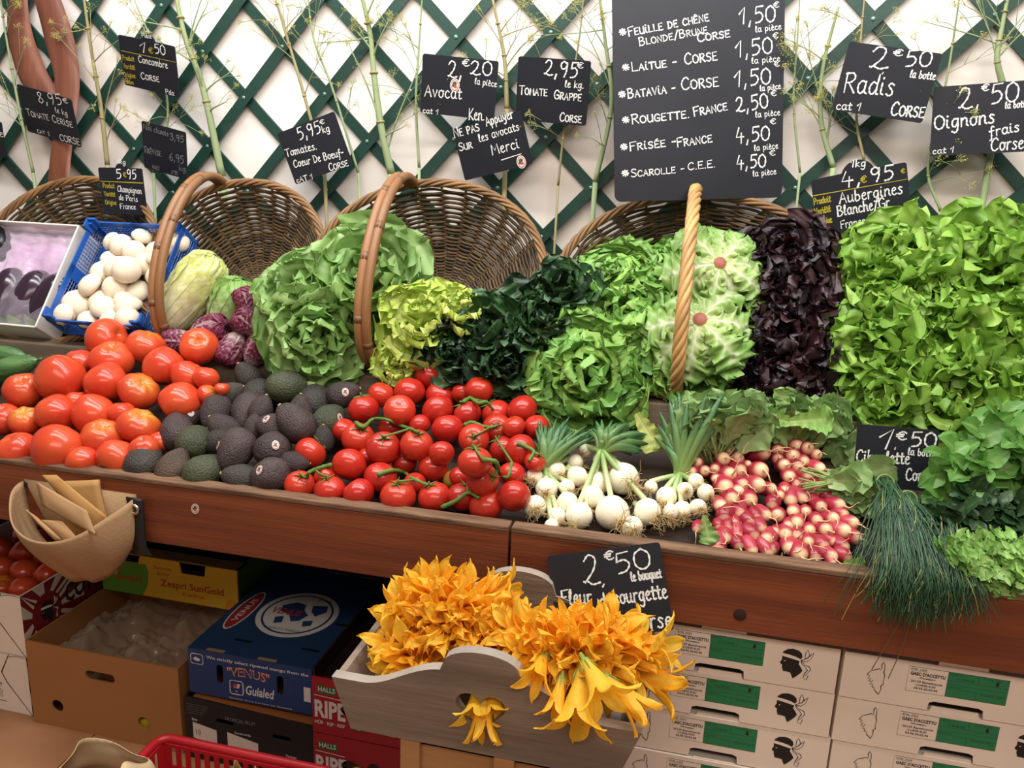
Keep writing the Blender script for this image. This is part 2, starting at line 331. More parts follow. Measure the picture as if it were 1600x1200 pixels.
def strokes(txt, sc=False):
    """[(polyline), ...] in units of cap height 1, and the width."""
    x = 0.0; out = []
    for ch in txt:
        ex = []; k = 1.0
        if sc and ch.islower() and ch != 'i': ch = ch.upper(); k = 0.76
        if ch in ACC: ch, e = ACC[ch]; ex = [e]
        if ch not in GL: ch = ' '
        w, *st = GL[ch].split(';')
        for s in st + ex:
            if not s: continue
            straight = s[0] == '!'; P = np.array([[float(q) for q in p.split(',')] for p in s.lstrip('!').split()])
            if not straight and len(P) > 2: P = smooth_path(np.c_[P, np.zeros(len(P))], 5 * len(P))[:, :2]
            out.append((P * k + np.array([x, 0])) / 8.0)
        x += float(w) * k + 1.1
    return out, max(x - 1.1, 1) / 8.0
def ribbon(mb, P2, O, u, v, n, hw, c):
    """Flat chalk stroke lying on a surface."""
    P2 = np.asarray(P2)
    if len(P2) < 2: return
    e = np.linalg.norm(P2[1] - P2[0]); P2 = P2.copy()
    D = np.gradient(P2, axis=0); D /= np.linalg.norm(D, axis=1)[:, None] + 1e-9
    P2[0] -= D[0] * hw * .7; P2[-1] += D[-1] * hw * .7
    Nn = np.stack([-D[:, 1], D[:, 0]], 1)
    wv = hw * (0.85 + 0.3 * np.sin(np.arange(len(P2)) * 1.7 + P2[0, 0] * 90))[:, None]
    A = P2 + Nn * wv; B = P2 - Nn * wv
    V = np.stack([A, B], 1).reshape(-1, 2)
    V3 = O + V[:, :1] * u + V[:, 1:] * v
    k = len(P2); F = np.array([(2 * i, 2 * i + 1, 2 * i + 3, 2 * i + 2) for i in range(k - 1)])
    mb.add(V3, F[:, ::-1], c)
CHALK = lin((226, 226, 222)); GREYC = lin((120, 122, 126)); YEL = lin((176, 160, 52))
m_slate = mat('black_slate', (26, 28, 36), 0.5, 0.35, mott=0.25, mscale=7, bump=0.03)
m_chalk = mat('chalk_marker', None, 0.8, 0.1)
m_stick = mat('printed_sticker', None, 0.35, 0.5)
def fit_board(cor, dep, n0):
    """Real rectangle (centre, rotation, width, height) whose corners project on the four pixel corners TL TR BR BL."""
    cor = np.asarray(cor, float); cpx = cor.mean(0); C = at(cpx[0], cpx[1], y=dep)
    n0 = np.asarray(n0, float); z0 = n0 / np.linalg.norm(n0); x0 = np.cross([0, 0, 1.0], z0); x0 /= np.linalg.norm(x0); y0 = np.cross(z0, x0)
    B0 = np.stack([x0, y0, z0], 1); m = mpp(C)
    w = np.linalg.norm(cor[1] - cor[0]) * m; h = np.linalg.norm(cor[3] - cor[0]) * m
    p = np.array([0, 0, math.atan2(-(cor[1] - cor[0])[1], (cor[1] - cor[0])[0]), C[0], C[2], w, h])
    def corners(p):
        R = B0 @ np.array(Euler((p[0], p[1], p[2])).to_matrix()); c = np.array([p[3], dep, p[4]])
        return R, c, [c + R @ np.array([sx * p[5] / 2, sy * p[6] / 2, 0]) for sx, sy in ((-1, 1), (1, 1), (1, -1), (-1, -1))]
    def res(p):
        _, _, Q = corners(p); r = []
        for q, t in zip(Q, cor):
            cc = RW @ (q - CAM); r += [800 + FPX * cc[0] / -cc[2] - t[0], 600 - FPX * cc[1] / -cc[2] - t[1]]
        return np.array(r + [p[0] * 14, p[1] * 10])
    for _ in range(25):
        r = res(p); J = np.stack([(res(p + d) - r) / 1e-4 for d in np.eye(7) * 1e-4], 1)
        p = p + np.linalg.solve(J.T @ J + 1e-6 * np.eye(7), -J.T @ r) * 0.8
    R, c, Q = corners(p)
    back = min(0, WALL_Y - 0.06 - max(q[1] for q in Q)) if dep > .6 else 0
    return R, c + np.array([0, back, 0]), p[5], p[6]
def chalkboard(cor, dep, label, texts, tab=None, lines=(), n0=(0, -1, 0), stickers=(), color=CHALK, name='price_board', hw=0.0017):
    R, c, w, h = fit_board(cor, dep, n0); u, v, n = R[:, 0], R[:, 1], R[:, 2]
    t = thing(name, label, 'chalkboard', c - v * h / 2, 'black chalkboard price signs')
    def pl(px, py):
        q = on_plane(px, py, c, n) - c; return np.array([q.dot(u), q.dot(v)])
    mb = MB(); ol = rrect(-w / 2, -h / 2, w / 2, h / 2, min(w, h) * .04)
    if tab:                                             # rounded tab on the top edge
        tc = pl(*tab[:2]); tr = tab[2] * mpp(c); ang = [math.radians(a) for a in range(20, 161, 14)]
        k = [i for i, q in enumerate(ol) if q[1] > h / 2 - 1e-6 and q[0] < 0][0]
        ol = ol[:k] + [(tc[0] + tr * math.cos(a), max(h / 2 - .001, h / 2 + tr * (math.sin(a) - .3))) for a in ang] + ol[k:]
    prism(mb, [ol], 0.004, c + n * .002, u, v); mb.build('slate', m_slate, t, smooth=False)
    if texts:
        mb = MB()
        for tx in texts:
            s, x0, y0, x1, y1, hp = tx[:6]; st = tx[6] if len(tx) > 6 else ''
            col = YEL if 'y' in st else GREYC if 'g' in st else color
            a, b = pl(x0, y0), pl(x1, y1); d = b - a; L = np.linalg.norm(d); d /= L; e = np.array([-d[1], d[0]])
            if 'i' in st: e = e + d * .22
            ss, wd = strokes(s, 's' in st); H = hp * mpp(c)
            k = hw * (0.62 if hp < 9.5 else 0.8 if hp < 13 else 1.0 if hp < 20 else 1.18)
            for P in ss: ribbon(mb, np.array([a + d * q[0] / wd * L + e * q[1] * H for q in P]), c + n * .0027, u, v, n, k, col)
        for x0, y0, x1, y1, col in lines: ribbon(mb, [pl(x0, y0), pl(x1, y1)], c + n * .0027, u, v, n, .0011, YEL if col == 'y' else color)
        mb.build('lettering', m_chalk, t, smooth=False)
    for sx, sy, r in stickers:
        q = pl(sx, sy); rr = r * mpp(c); mb = MB()
        fruit_sticker(mb, c + u * q[0] + v * q[1] + n * .0026, u, v, rr)
        mb.build('fruit_sticker', m_stick, t, smooth=False, label='small oval red and white fruit sticker')
    return t
def disc(mb, O, u, v, rx, ry, c, n=20, off=0.0):
    a = np.linspace(0, 2 * PI, n, endpoint=False); nn = np.cross(u, v)
    V = O + nn * off + rx * np.cos(a)[:, None] * u + ry * np.sin(a)[:, None] * v
    mb.add(np.vstack([V, O + nn * off]), [(i, (i + 1) % n, n) for i in range(n)], c)
def fruit_sticker(mb, O, u, v, r):
    u, v, O = (np.asarray(q, float) for q in (u, v, O))
    disc(mb, O, u, v, r * .85, r * 1.1, lin((228, 224, 218)))
    disc(mb, O, u, v, r * .72, r * .95, lin((196, 60, 60)), off=.0003)
    disc(mb, O, u, v, r * .60, r * .80, lin((222, 214, 206)), off=.0006)
    disc(mb, O + v * r * .3, u, v, r * .4, r * .32, lin((66, 96, 60)), off=.0009)
    disc(mb, O - v * r * .25 + u * r * .12, u, v, r * .3, r * .26, lin((190, 80, 78)), off=.0009)
    disc(mb, O - v * r * .1 - u * r * .3, u, v, r * .2, r * .2, lin((70, 70, 76)), off=.0011)
WB = WALL_Y - 0.095
chalkboard([(186, 54), (272, 73), (283, 153), (196, 132)], WB, 'small tabbed black sign priced 1,50 for Concombre, hung high above the mushroom sign',
  [('La', 227, 49, 234, 50, 6), ('Pièce', 223, 58, 238, 60, 6), ('1', 220, 81, 229, 82, 15, 'i'), ('~', 234, 83, 241, 84, 9, 'y'), ('50', 243, 83, 260, 86, 14), ('Concombre', 218, 97, 263, 107, 10), ('Corse', 222, 123, 250, 128, 10, 's'), ('Pda', 260, 146, 273, 149, 7),
   ('Produit', 193, 93, 211, 96, 7, 'y'), ('Variété', 194, 106, 212, 109, 7, 'y'), ('Origine', 195, 119, 213, 122, 7, 'y'), ('Calibre', 196, 130, 210, 132, 6, 'y')], tab=(231, 58, 15), lines=[(191, 79, 275, 97, 'y')])
chalkboard([(29, 133), (118, 155), (130, 232), (53, 204)], WB, 'black sign chalked 8,95 Tomate Cerise, overlapping the brown pods',
  [('8,95', 62, 160, 99, 164, 16), ('~', 100, 160, 108, 162, 8), ('le kg', 88, 175, 107, 181, 8), ('Tomate', 44, 180, 78, 188, 11, 's'), ('Cerise', 84, 190, 115, 199, 11, 's'), ('cat 1', 60, 207, 79, 212, 7, 's'), ('CORSE', 96, 219, 127, 227, 10)])
chalkboard([(-60, 176), (2, 192), (10, 246), (-50, 232)], WB, 'black sign at the very left edge of the photo, only its corner in view', [('Corse', -28, 206, 6, 214, 10)])
chalkboard([(222, 187), (289, 208), (294, 280), (226, 262)], WB, 'dusty black sign with faint grey chalk reading Trévise 6,95, above the wicker handle',
  [('Mini chinois', 225, 201, 264, 213, 8, 'g'), ('3,95', 267, 218, 288, 223, 10, 'g'), ('Trévise', 226, 238, 253, 244, 10, 'gs'), ('6,95', 266, 250, 288, 256, 12, 'g'), ('kg', 281, 266, 291, 268, 8, 'g'), ('cat1', 239, 262, 250, 266, 7, 'g'), ('FR', 269, 272, 279, 274, 6, 'g')])
chalkboard([(154, 261), (221, 264), (231, 336), (163, 334)], WB - .06, 'small tabbed black sign priced 5,95 for Champignon de Paris, behind the blue crate',
  [('1kg', 184, 255, 197, 257, 7), ('5', 183, 279, 191, 279, 14), ('~', 194, 277, 199, 277, 8, 'y'), ('95', 200, 279, 214, 280, 14), ('Champignon', 185, 299, 222, 303, 9), ('de Paris', 187, 312, 216, 315, 8), ('France', 189, 326, 213, 327, 8),
   ('Produit', 162, 293, 180, 294, 7, 'y'), ('Variété', 164, 306, 181, 307, 7, 'y'), ('Origine', 166, 319, 183, 320, 7, 'y')], tab=(190, 262, 11), lines=[(158, 283, 224, 286, 'y')])
chalkboard([(434, 209), (521, 174), (552, 256), (462, 288)], WB, 'black sign tilted anticlockwise, chalked 5,95 Tomates Coeur De Boeuf, above two wicker baskets',
  [('5,95', 468, 219, 503, 207, 18), ('~', 501, 195, 508, 193, 7), ('kg', 505, 208, 516, 205, 10), ('Tomates.', 448, 245, 496, 233, 11), ('Coeur De Boeuf-', 461, 262, 538, 243, 11), ('Corse', 516, 267, 545, 259, 11, 's'), ('cAT 1', 465, 286, 490, 279, 8)])
chalkboard([(661, 82), (778, 97), (773, 188), (657, 176)], WB, 'black sign chalked 2,20 Avocat with a round sticker in the middle',
  [('2,', 700, 121, 722, 122, 24), ('~', 723, 104, 734, 104, 11), ('20', 735, 117, 769, 118, 20), ('la pièce', 742, 131, 776, 136, 9), ('Avocat', 664, 150, 721, 155, 17), ('cat 1', 661, 176, 685, 179, 8), ('Ken.', 733, 187, 757, 188, 17)], stickers=[(711, 133, 9)])
chalkboard([(706, 204), (814, 170), (832, 258), (728, 280)], WB - .012, 'black sign chalked Ne pas appuyer sur les avocats, hung askew below the Avocat sign',
  [('Ne pas', 711, 215, 750, 204, 14, 's'), ('Appuyer', 761, 197, 803, 184, 13), ('Sur', 719, 236, 739, 231, 12, 's'), ('les avocats', 750, 222, 812, 203, 12), ('Merci', 770, 242, 812, 231, 15)], lines=[(784, 250, 815, 240, 'w')], stickers=[(815, 253, 9)])
chalkboard([(809, 87), (924, 96), (915, 197), (807, 187)], WB, 'black sign chalked 2,95 Tomate Grappe, between the Avocat sign and the tall board',
  [('2,95', 850, 117, 902, 122, 22), ('~', 902, 107, 912, 107, 9), ('le kg.', 883, 136, 912, 138, 10), ('Tomate', 812, 147, 855, 150, 13, 's'), ('Grappe', 866, 154, 908, 158, 13, 's'), ('Corse', 875, 189, 908, 192, 13, 's')])
rows = []
for i, (s1, a1, s2, a2, pr, ap, pc, e) in enumerate([
  ('Feuille de chêne', (982, 57, 1107, 33, 13), 'Corse', (1090, 66, 1140, 58, 13), '1,50', (1155, 38, 1211, 34, 24), (1180, 51, 1220, 46), (1208, 13)),
  ('Laitue -', (987, 112, 1057, 103, 13), 'Corse', (1070, 101, 1120, 94, 16), '1,50', (1150, 90, 1207, 83, 24), (1174, 100, 1218, 96), (1207, 61)),
  ('Batavia -', (981, 154, 1055, 144, 14), 'Corse', (1065, 141, 1122, 135, 18), '1,50', (1148, 136, 1204, 131, 24), (1187, 143, 1219, 139), (1209, 105)),
  ('Rougette.', (987, 194, 1077, 184, 14), 'France', (1084, 182, 1136, 172, 14), '2,50', (1150, 176, 1200, 168, 22), (1180, 184, 1218, 180), (1204, 151)),
  ('Frisée -', (984, 236, 1056, 227, 13), 'France', (1058, 230, 1112, 222, 14), '4,50', (1149, 223, 1202, 219, 22), (1178, 236, 1215, 232), (1203, 195)),
  ('Scarolle -', (986, 277, 1069, 269, 12), 'C.E.E.', (1075, 266, 1117, 261, 11), '4,50', (1150, 264, 1196, 261, 20), (1176, 276, 1212, 272), (1202, 244))]):
    rows += [('*', a1[0] - 14, a1[1] + 1, a1[0] - 4, a1[1], 13), (s1, *a1, 's'), (s2, *a2, 's'), (pr, *ap), ('la pièce', *pc, 9), ('~', *e, e[0] + 9, e[1] - 1, 9)]
rows.append(('Blonde/Brune', 999, 72, 1105, 52, 12, 's'))
chalkboard([(960, -26), (1223, -26), (1218, 308), (965, 315)], WB + .008, 'tall black menu board listing lettuce prices from Feuille de chêne to Scarolle', rows, name='menu_board')
chalkboard([(1326, 65), (1474, 84), (1439, 193), (1300, 171)], WB - .01, 'black sign chalked 2,50 Radis, tilted clockwise on the trellis',
  [('2', 1357, 108, 1386, 108, 32), (',', 1378, 114, 1381, 114, 9), ('~', 1395, 88, 1410, 88, 10), ('50', 1412, 104, 1454, 104, 23), ('la botte', 1421, 121, 1460, 125, 11), ('Radis', 1317, 144, 1394, 150, 29), ('cat 1', 1306, 171, 1344, 173, 12), ('Corse', 1391, 180, 1442, 184, 20, 's')])
chalkboard([(1461, 137), (1614, 124), (1606, 237), (1451, 244)], WB, 'black sign chalked 2,50 Oignons frais, cut by the edge of the photo',
  [('2,', 1497, 172, 1530, 168, 32), ('~', 1533, 143, 1545, 142, 11), ('50', 1546, 163, 1591, 158, 29), ('la botte', 1570, 170, 1606, 167, 10), ('Oignons', 1460, 203, 1553, 192, 21), ('frais', 1546, 214, 1592, 205, 15), ('cat 1', 1457, 241, 1490, 238, 9), ('Corse', 1548, 236, 1598, 232, 19)])
chalkboard([(1266, 283), (1417, 252), (1424, 350), (1278, 372)], WB - .03, 'tabbed black sign priced 4,95 for Aubergines, behind the tall green lettuce heap',
  [('1kg', 1329, 261, 1352, 260, 11), ('4,', 1314, 292, 1345, 288, 22), ('~', 1345, 286, 1354, 285, 11, 'y'), ('95', 1360, 285, 1396, 280, 22), ('~', 1408, 271, 1414, 270, 7, 'y'), ('Aubergines', 1312, 318, 1410, 302, 17), ('Blanche/Gr', 1309, 338, 1390, 323, 16), ('France', 1314, 357, 1352, 350, 12),
   ('Produit', 1272, 320, 1298, 315, 10, 'y'), ('Variété', 1274, 336, 1298, 330, 10, 'y'), ('Origine', 1280, 352, 1300, 347, 10, 'y'), ('Calibre', 1283, 366, 1300, 362, 9, 'y')], tab=(1340, 266, 25), lines=[(1270, 306, 1416, 280, 'y')])
chalkboard([(1334, 662), (1474, 673), (1452, 768), (1338, 757)], .27, 'black sign chalked 1,50 Ciboulette standing among the herbs on the tray',
  [('1', 1370, 701, 1392, 701, 31, 'i'), (',', 1397, 700, 1400, 700, 9), ('~', 1400, 687, 1416, 688, 14), ('50', 1421, 697, 1462, 699, 23), ('la botte', 1418, 710, 1460, 714, 11), ('Ciboulette', 1338, 721, 1420, 725, 19), ('cat 1', 1350, 735, 1372, 737, 9), ('Corse', 1415, 750, 1454, 752, 19)], n0=(0, -1, .45))
chalkboard([(856, 869), (1029, 847), (1055, 984), (872, 1003)], -.045, 'large black sign chalked 2,50 Fleur de courgette, leaning behind the orange flowers',
  [('2', 912, 914, 938, 913, 46), (',', 941, 914, 946, 914, 13), ('~', 946, 876, 960, 874, 15), ('50', 963, 897, 1019, 886, 31), ('le bouquet', 987, 908, 1034, 902, 14), ('Fleur', 879, 946, 925, 943, 24), ('de', 939, 950, 956, 948, 22), ('courgette', 961, 944, 1043, 934, 22), ('Corse', 986, 983, 1050, 979, 24)], n0=(0, -1, .12), hw=.0016)

# dry fennel stalks standing against the trellis
m_fen = mat('dry_fennel_green', None, 0.6, 0.3); m_umb = mat('fennel_umbel_yellow', None, 0.7, 0.2)
def fennel(stem, side, seed, r0=5.0, green=True, dep=WALL_Y - .055, label=''):
    """stem: pixel path from the bottom up; side: (index 0..1 along stem, tip dx, dy px) twigs that end in umbels."""
    rg = random.Random(seed); Q0 = [at(x, y, y=dep + .006 * math.sin(i * 2.1 + seed)) for i, (x, y) in enumerate(stem)]
    foot = Q0[0] + (Q0[0] - Q0[1]) * .25; foot[2] = .972; foot[1] = dep; P = smooth_path(Q0, 26)
    t = thing('fennel_stalk', label, 'dried fennel', P[0], 'tall fennel stalks standing against the trellis')
    m = mpp(P[8]); base = lin((142, 158, 116)) if green else lin((150, 140, 100))
    mb = MB(); col = np.array([base * (1 - .25 * i / 26) + lin((150, 140, 70)) * .2 * (i / 26) for i in range(26)])
    tube(mb, P, np.linspace(r0, r0 * .45, 26) * m, 7, col); tube(mb, [foot, P[0]], r0 * m, 7, base)
    um = MB()
    def umbel(p, d, s):
        for k in range(rg.randint(7, 11)):
            e = d + np.array([rg.gauss(0, .5), rg.gauss(0, .3), rg.gauss(0, .45)]); e /= np.linalg.norm(e); q = p + e * s * rg.uniform(.6, 1)
            tube(um, [p, (p + q) / 2 + np.array([0, 0, s * .05]), q], .00035, 3, lin((158, 158, 104)), caps=False)
            for _ in range(4):
                c = q + np.array([rg.gauss(0, 1), rg.gauss(0, .6), rg.gauss(0, 1)]) * s * .14
                lathe(um, [(0, -.001), (.0011 * rg.uniform(.7, 1.5), 0), (0, .0011)], 4, lin(rg.choice([(196, 190, 84), (178, 182, 104), (160, 150, 90), (206, 196, 120)])), M=Matrix.Translation(c))
    side = list(side) + [(rg.uniform(.15, .9), rg.uniform(-55, 55), rg.uniform(-75, 5)) for _ in range(3)]
    for f, dx, dy in side:
        i = int(f * 25); a = P[i]; px = np.array([dx, -dy]) * m; b = a + np.array([px[0], -.012 - .02 * rg.random(), px[1]])
        mid = (a + b) / 2 + np.array([-px[0] * .12, 0, -abs(px[1]) * .06])
        Q = smooth_path([a, mid, b], 10); tube(mb, Q, np.linspace(r0 * .28, r0 * .12, 10) * m, 5, base * .95)
        d = (Q[-1] - Q[-2]); d /= np.linalg.norm(d); umbel(b, d, .028 * rg.uniform(.7, 1.2))
        for g in (.45, .7):                                   # thinner twigs with smaller umbels
            c = Q[int(g * 9)]; e = d + np.array([rg.gauss(0, .7), -.1, rg.gauss(.2, .5)]); e /= np.linalg.norm(e); L = rg.uniform(.05, .1)
            tube(mb, smooth_path([c, c + e * L * .5 + np.array([0, 0, .006]), c + e * L], 6), .0008, 4, base * .85); umbel(c + e * L, e, .018)
    for f in (.3, .55, .8):                                   # joint collars
        i = int(f * 25); tube(mb, [P[i] - (P[i + 1] - P[i]) * .12, P[i] + (P[i + 1] - P[i]) * .12], r0 * 1.06 * m, 7, lin((152, 140, 96)))
    mb.build('stem', m_fen, t); um.build('flower_head', m_umb, t, label='small dry yellow fennel umbels')
for k, a in enumerate([
  ([(347, 276), (318, 140), (290, 60), (272, -20)], [(.35, 52, -30), (.5, -70, -40), (.62, 40, -60), (.75, -60, -10)], 1, 6.2, 'thick pale green fennel stalk above the second wicker handle'),
  ([(612, 272), (596, 200), (585, 120), (578, 50), (562, -20)], [(.3, -45, -110), (.12, 60, -130), (.6, 30, -50), (.75, -80, 10)], 2, 6.5, 'thick pale green fennel stalk between the Coeur De Boeuf and Avocat signs'),
  ([(168, 258), (158, 170), (143, 80), (130, -10)], [(.25, 40, -90), (.5, -50, -60), (.6, 70, -40), (.8, -40, 10)], 3, 4.0, 'thin green fennel stalk beside the brown pods'),
  ([(52, 270), (30, 170), (10, 60), (-2, -20)], [(.2, -25, -90), (.45, 35, -60), (.7, 30, -40)], 4, 2.6, 'thin fennel stalk at the left end of the trellis, behind the Tomate Cerise sign'),
  ([(930, 285), (955, 165), (945, 60), (936, -10)], [(.25, -30, -70), (.4, -60, -110), (.6, -50, -60), (.75, -100, 10)], 5, 4.2, 'fennel stalk rising just beside the tall menu board'),
  ([(792, 170), (788, 90), (770, 0)], [(.4, 50, -50), (.6, -40, -50), (.7, 70, -20)], 6, 4.0, 'fennel stalk rising between the Avocat and Tomate Grappe signs'),
  ([(1302, 262), (1283, 190), (1285, 110), (1310, 10)], [(.3, -52, -60), (.5, -40, -90), (.62, 50, -40), (.75, -60, -30)], 7, 4.6, 'forked fennel stalk between the menu board and the Radis sign'),
  ([(1566, 130), (1558, 90), (1566, 40), (1577, -15)], [(.3, -50, -90), (.5, -110, -30), (.65, -60, -30), (.4, 30, -60)], 8, 5.4, 'thick green fennel stalk behind the Oignons sign'),
  ([(507, 262), (470, 130), (440, 30), (425, -20)], [(.3, 45, -70), (.45, -60, -40), (.6, 70, -50), (.5, -90, -110)], 9, 3.0, 'slender fennel stalk crossing behind the Coeur De Boeuf sign'),
  ([(655, 262), (650, 160), (655, 70), (660, -10)], [(.3, -35, -50), (.5, -50, -80), (.65, -70, -40)], 10, 2.4, 'thin fennel stalk just left of the Avocat sign'),
  ([(1470, 330), (1450, 260), (1480, 120), (1500, -10)], [(.25, 70, -20), (.6, -50, -40), (.7, 60, -30)], 11, 2.6, 'thin fennel stalk between the Radis and Oignons signs'),
  ([(1350, 250), (1338, 180), (1345, 60), (1352, -15)], [(.2, -70, -30), (.6, 40, -40), (.75, -50, -20)], 12, 2.4, 'thin fennel stalk crossing behind the Radis sign'),
  ([(240, 270), (262, 190), (250, 100), (210, 0)], [(.3, 50, -30), (.6, -30, -30), (.75, 60, 0)], 13, 2.4, 'thin fennel stalk behind the Concombre sign'),
  ([(560, 270), (520, 140), (490, 60), (480, -20)], [(.4, -50, -60), (.6, 60, -30), (.75, -30, -40)], 14, 2.2, 'thin fennel stalk beside the Coeur De Boeuf sign, on the basket side'),
  ([(872, 290), (882, 200), (905, 60), (912, -10)], [(.3, -40, -20), (.5, -70, -30), (.65, -60, -30)], 15, 2.0, 'thin fennel stalk crossing behind the Tomate Grappe sign'),
  ([(1250, 270), (1240, 160), (1246, 60), (1250, -10)], [(.35, 40, -50), (.6, 30, -40)], 16, 2.0, 'thin fennel stalk hugging the edge of the menu board opposite the Tomate Grappe sign')]):
    fennel(a[0], a[1], a[2], a[3], k % 3 != 2, label=a[4], dep=WALL_Y - (.05 if a[3] > 3 else .04 + .004 * (k % 4)))

# two brown dried pods
m_pod = mat('dry_brown_pod', (104, 58, 44), 0.55, 0.35, bump=0.35, bscale=12, stretch=(5, 5, .6), rgb2=(128, 78, 56), mscale=5)
def pod(path, wid, label, y0):
    P = smooth_path([at(x, y, y=y0) for x, y in path], 24); W = np.interp(np.linspace(0, 1, 24), np.linspace(0, 1, len(wid)), wid) * mpp(P[10])
    t = thing('dried_pod', label, 'dried pod', P[-1], 'brown dried pods on the trellis')
    mb = MB(); V = []; S_ = np.linspace(-1, 1, 9)
    T_ = np.gradient(P, axis=0); T_ /= np.linalg.norm(T_, axis=1)[:, None]
    for sgn in (1, -1):
        for i in range(24):
            s = np.array([-T_[i][2], 0, T_[i][0]])
            for q in S_: V.append(P[i] + s * q * W[i] + np.array([0, -W[i] * (.42 if sgn > 0 else .30) * math.sqrt(max(0, 1 - q * q)) + .012 * math.sin(i * .25), 0]))
    V = np.array(V).reshape(2, 24, 9, 3); ring = np.concatenate([V[0], V[1][:, ::-1]], 1)
    mb.add(ring.reshape(-1, 3), grid_faces(24, 18, True)[:, ::-1]); mb.build('husk', m_pod, t)
    k = P[-1]; mb = MB(); tube(mb, [k, k + np.array([.01, 0, -.03])], [.006, .003], 6); mb.build('stalk', m_pod, t)
pod([(30, -30), (25, 40), (45, 105), (92, 180), (105, 225)], [13, 22, 27, 22, 10], 'dark reddish brown dried pod curving from the top corner behind the Tomate Cerise sign', WALL_Y - .036)
pod([(66, -25), (88, 60), (104, 130), (104, 200), (93, 290)], [22, 27, 23, 18, 20], 'lighter brown dried pod hanging behind the Tomate Cerise sign down to the basket', WALL_Y - .052)

# ================================================================ WICKER BASKETS
m_wick = mat('brown_wicker', None, 0.55, 0.35, mott=0.22, mscale=40); m_rim = mat('golden_wicker_rim', None, 0.5, 0.35, mott=0.15, mscale=30)
m_hand = mat('split_cane_handle', None, 0.42, 0.45, mott=0.12, mscale=14, bump=0.15, bscale=25)
def basket(label, C, a, b, dep, tilt, seed, handle='cane', hside=0.0, hh=.2, roll=0.0, rows=60, spokes=28, taper=.5):
    """Round leaning basket: rim centre C, rim half-widths a (along the stand) and b (up the lean), opening normal tilted from up by tilt."""
    rg = np.random.RandomState(seed); n = np.array([math.sin(roll) * .3, -math.sin(tilt), math.cos(tilt)]); n /= np.linalg.norm(n)
    u = np.array([1.0, 0, 0]); u -= n * u.dot(n); u /= np.linalg.norm(u); v = np.cross(n, u)     # v runs up the wall
    C = np.asarray(C, float); base = C - n * dep
    T = thing('wicker_basket', label, 'basket', C - v * b, 'leaning wicker baskets on the rear ledge')
    def P(s, th, off=0.0):                                # s 0 bottom centre .. 1 rim
        r = s ** .8; h = dep * (1 - (1 - s) ** 0) if False else dep * s ** 2.4
        k = (taper + (1 - taper) * s ** .6) * r + 0 * s
        return base + np.outer(np.cos(th) * k * (a + off), u) + np.outer(np.sin(th) * k * (b + off), v) + n * np.broadcast_to(h, np.shape(th))[..., None]
    mb = MB(); th = np.linspace(0, 2 * PI, 131)[:-1]
    for j in range(rows):
        s = .06 + .92 * (j + .5) / rows; amp = .0035; ph = (j % 2) * PI
        off = amp * np.sin(th * spokes / 2 + ph) ; Q = []
        for t_, o_ in zip(th, off): Q.append(P(s + .003 * math.sin(3 * t_ + j), np.array([t_]), o_ / max(.35, s))[0])
        Q = np.array(Q); Q = np.vstack([Q, Q[:1]])
        tone = lin((88, 68, 44)) * rg.uniform(.55, 1.2) * (1 + .4 * np.sin(th * 1.0 + j * 1.7 + rg.uniform(0, 6)))[:, None] ** 1
        tone = np.vstack([tone, tone[:1]])
        tube(mb, Q, .0041 * rg.uniform(.9, 1.12), 5, np.clip(tone, .01, 1), caps=False)
    mb.build('woven_side', m_wick, T)
    mb = MB()
    for i in range(spokes):
        t0 = 2 * PI * i / spokes; Q = np.vstack([P(s, np.array([t0])) for s in np.linspace(.05, 1, 12)]); tube(mb, Q, .0036, 5, lin((96, 68, 42)))
    mb.build('spoke', m_wick, T, label='radial willow ribs of the basket')['kind'] = 'stuff'
    mb = MB(); k = lin((132, 98, 62))
    for q in range(5):                                    # loosely twisted rim of five rods
        tt = np.linspace(0, 2 * PI, 181); tw = tt * 11 + q * 2 * PI / 5
        Q = C + np.outer(np.cos(tt) * (a + .005 + .008 * np.cos(tw)), u) + np.outer(np.sin(tt) * (b + .005 + .008 * np.cos(tw)), v) + n * (.006 + .008 * np.sin(tw))[:, None]
        tube(mb, Q, .0050, 6, k * rg.uniform(.55, 1.15), caps=False)
    mb.build('rim', m_rim, T, label='golden twisted willow rim')
    if handle:
        mb = MB(); tt = np.linspace(0, PI, 40)
        Q = C + np.outer(np.full(40, hside), u) - np.outer(np.cos(tt) * b * .99, v) + n * (hh * np.sin(tt) ** .85)[:, None]
        if handle == 'cane':
            for d in (-1, 1):
                Tt, U_, W_ = frames(Q); tube(mb, Q + u * d * .0098, .0125, 9, lin((140, 98, 62)) * (1.08 if d < 0 else .92), caps=True)
            for f in (9, 17, 27, 33): tube(mb, Q[f:f + 2] + u * -.0098, .0130, 9, lin((112, 78, 52))); 
            for f in (5, 21, 30): tube(mb, Q[f:f + 2] + u * .0098, .0130, 9, lin((112, 78, 52)))
        else:
            for q in range(5):
                ph = tt * 9 + q * 2 * PI / 5; Tt, U_, W_ = frames(Q)
                tube(mb, Q + U_ * (.010 * np.cos(ph))[:, None] + W_ * (.010 * np.sin(ph))[:, None], .0075, 6, lin((184, 142, 88)) * (.8 + .1 * q))
        mb.build('handle', m_hand, T, label='curved cane handle' if handle == 'cane' else 'twisted willow handle')
    return T
TL = math.radians(58)
basket('wicker basket with a cane handle holding cabbage and radicchio, beside the blue crate', (-1.315, .63, 1.205), .275, .262, .17, TL, 21, 'cane', -.10, .175)
basket('wicker basket with a cane handle around the large butter lettuce and pale escarole', (-.722, .60, 1.218), .322, .272, .18, TL, 22, 'cane', -.085, .175)
basket('large wicker basket with a thin twisted willow handle, full of batavia and red lettuce', (.0, .61, 1.214), .36, .272, .18, TL, 23, 'twist', -.03, .175, rows=72)
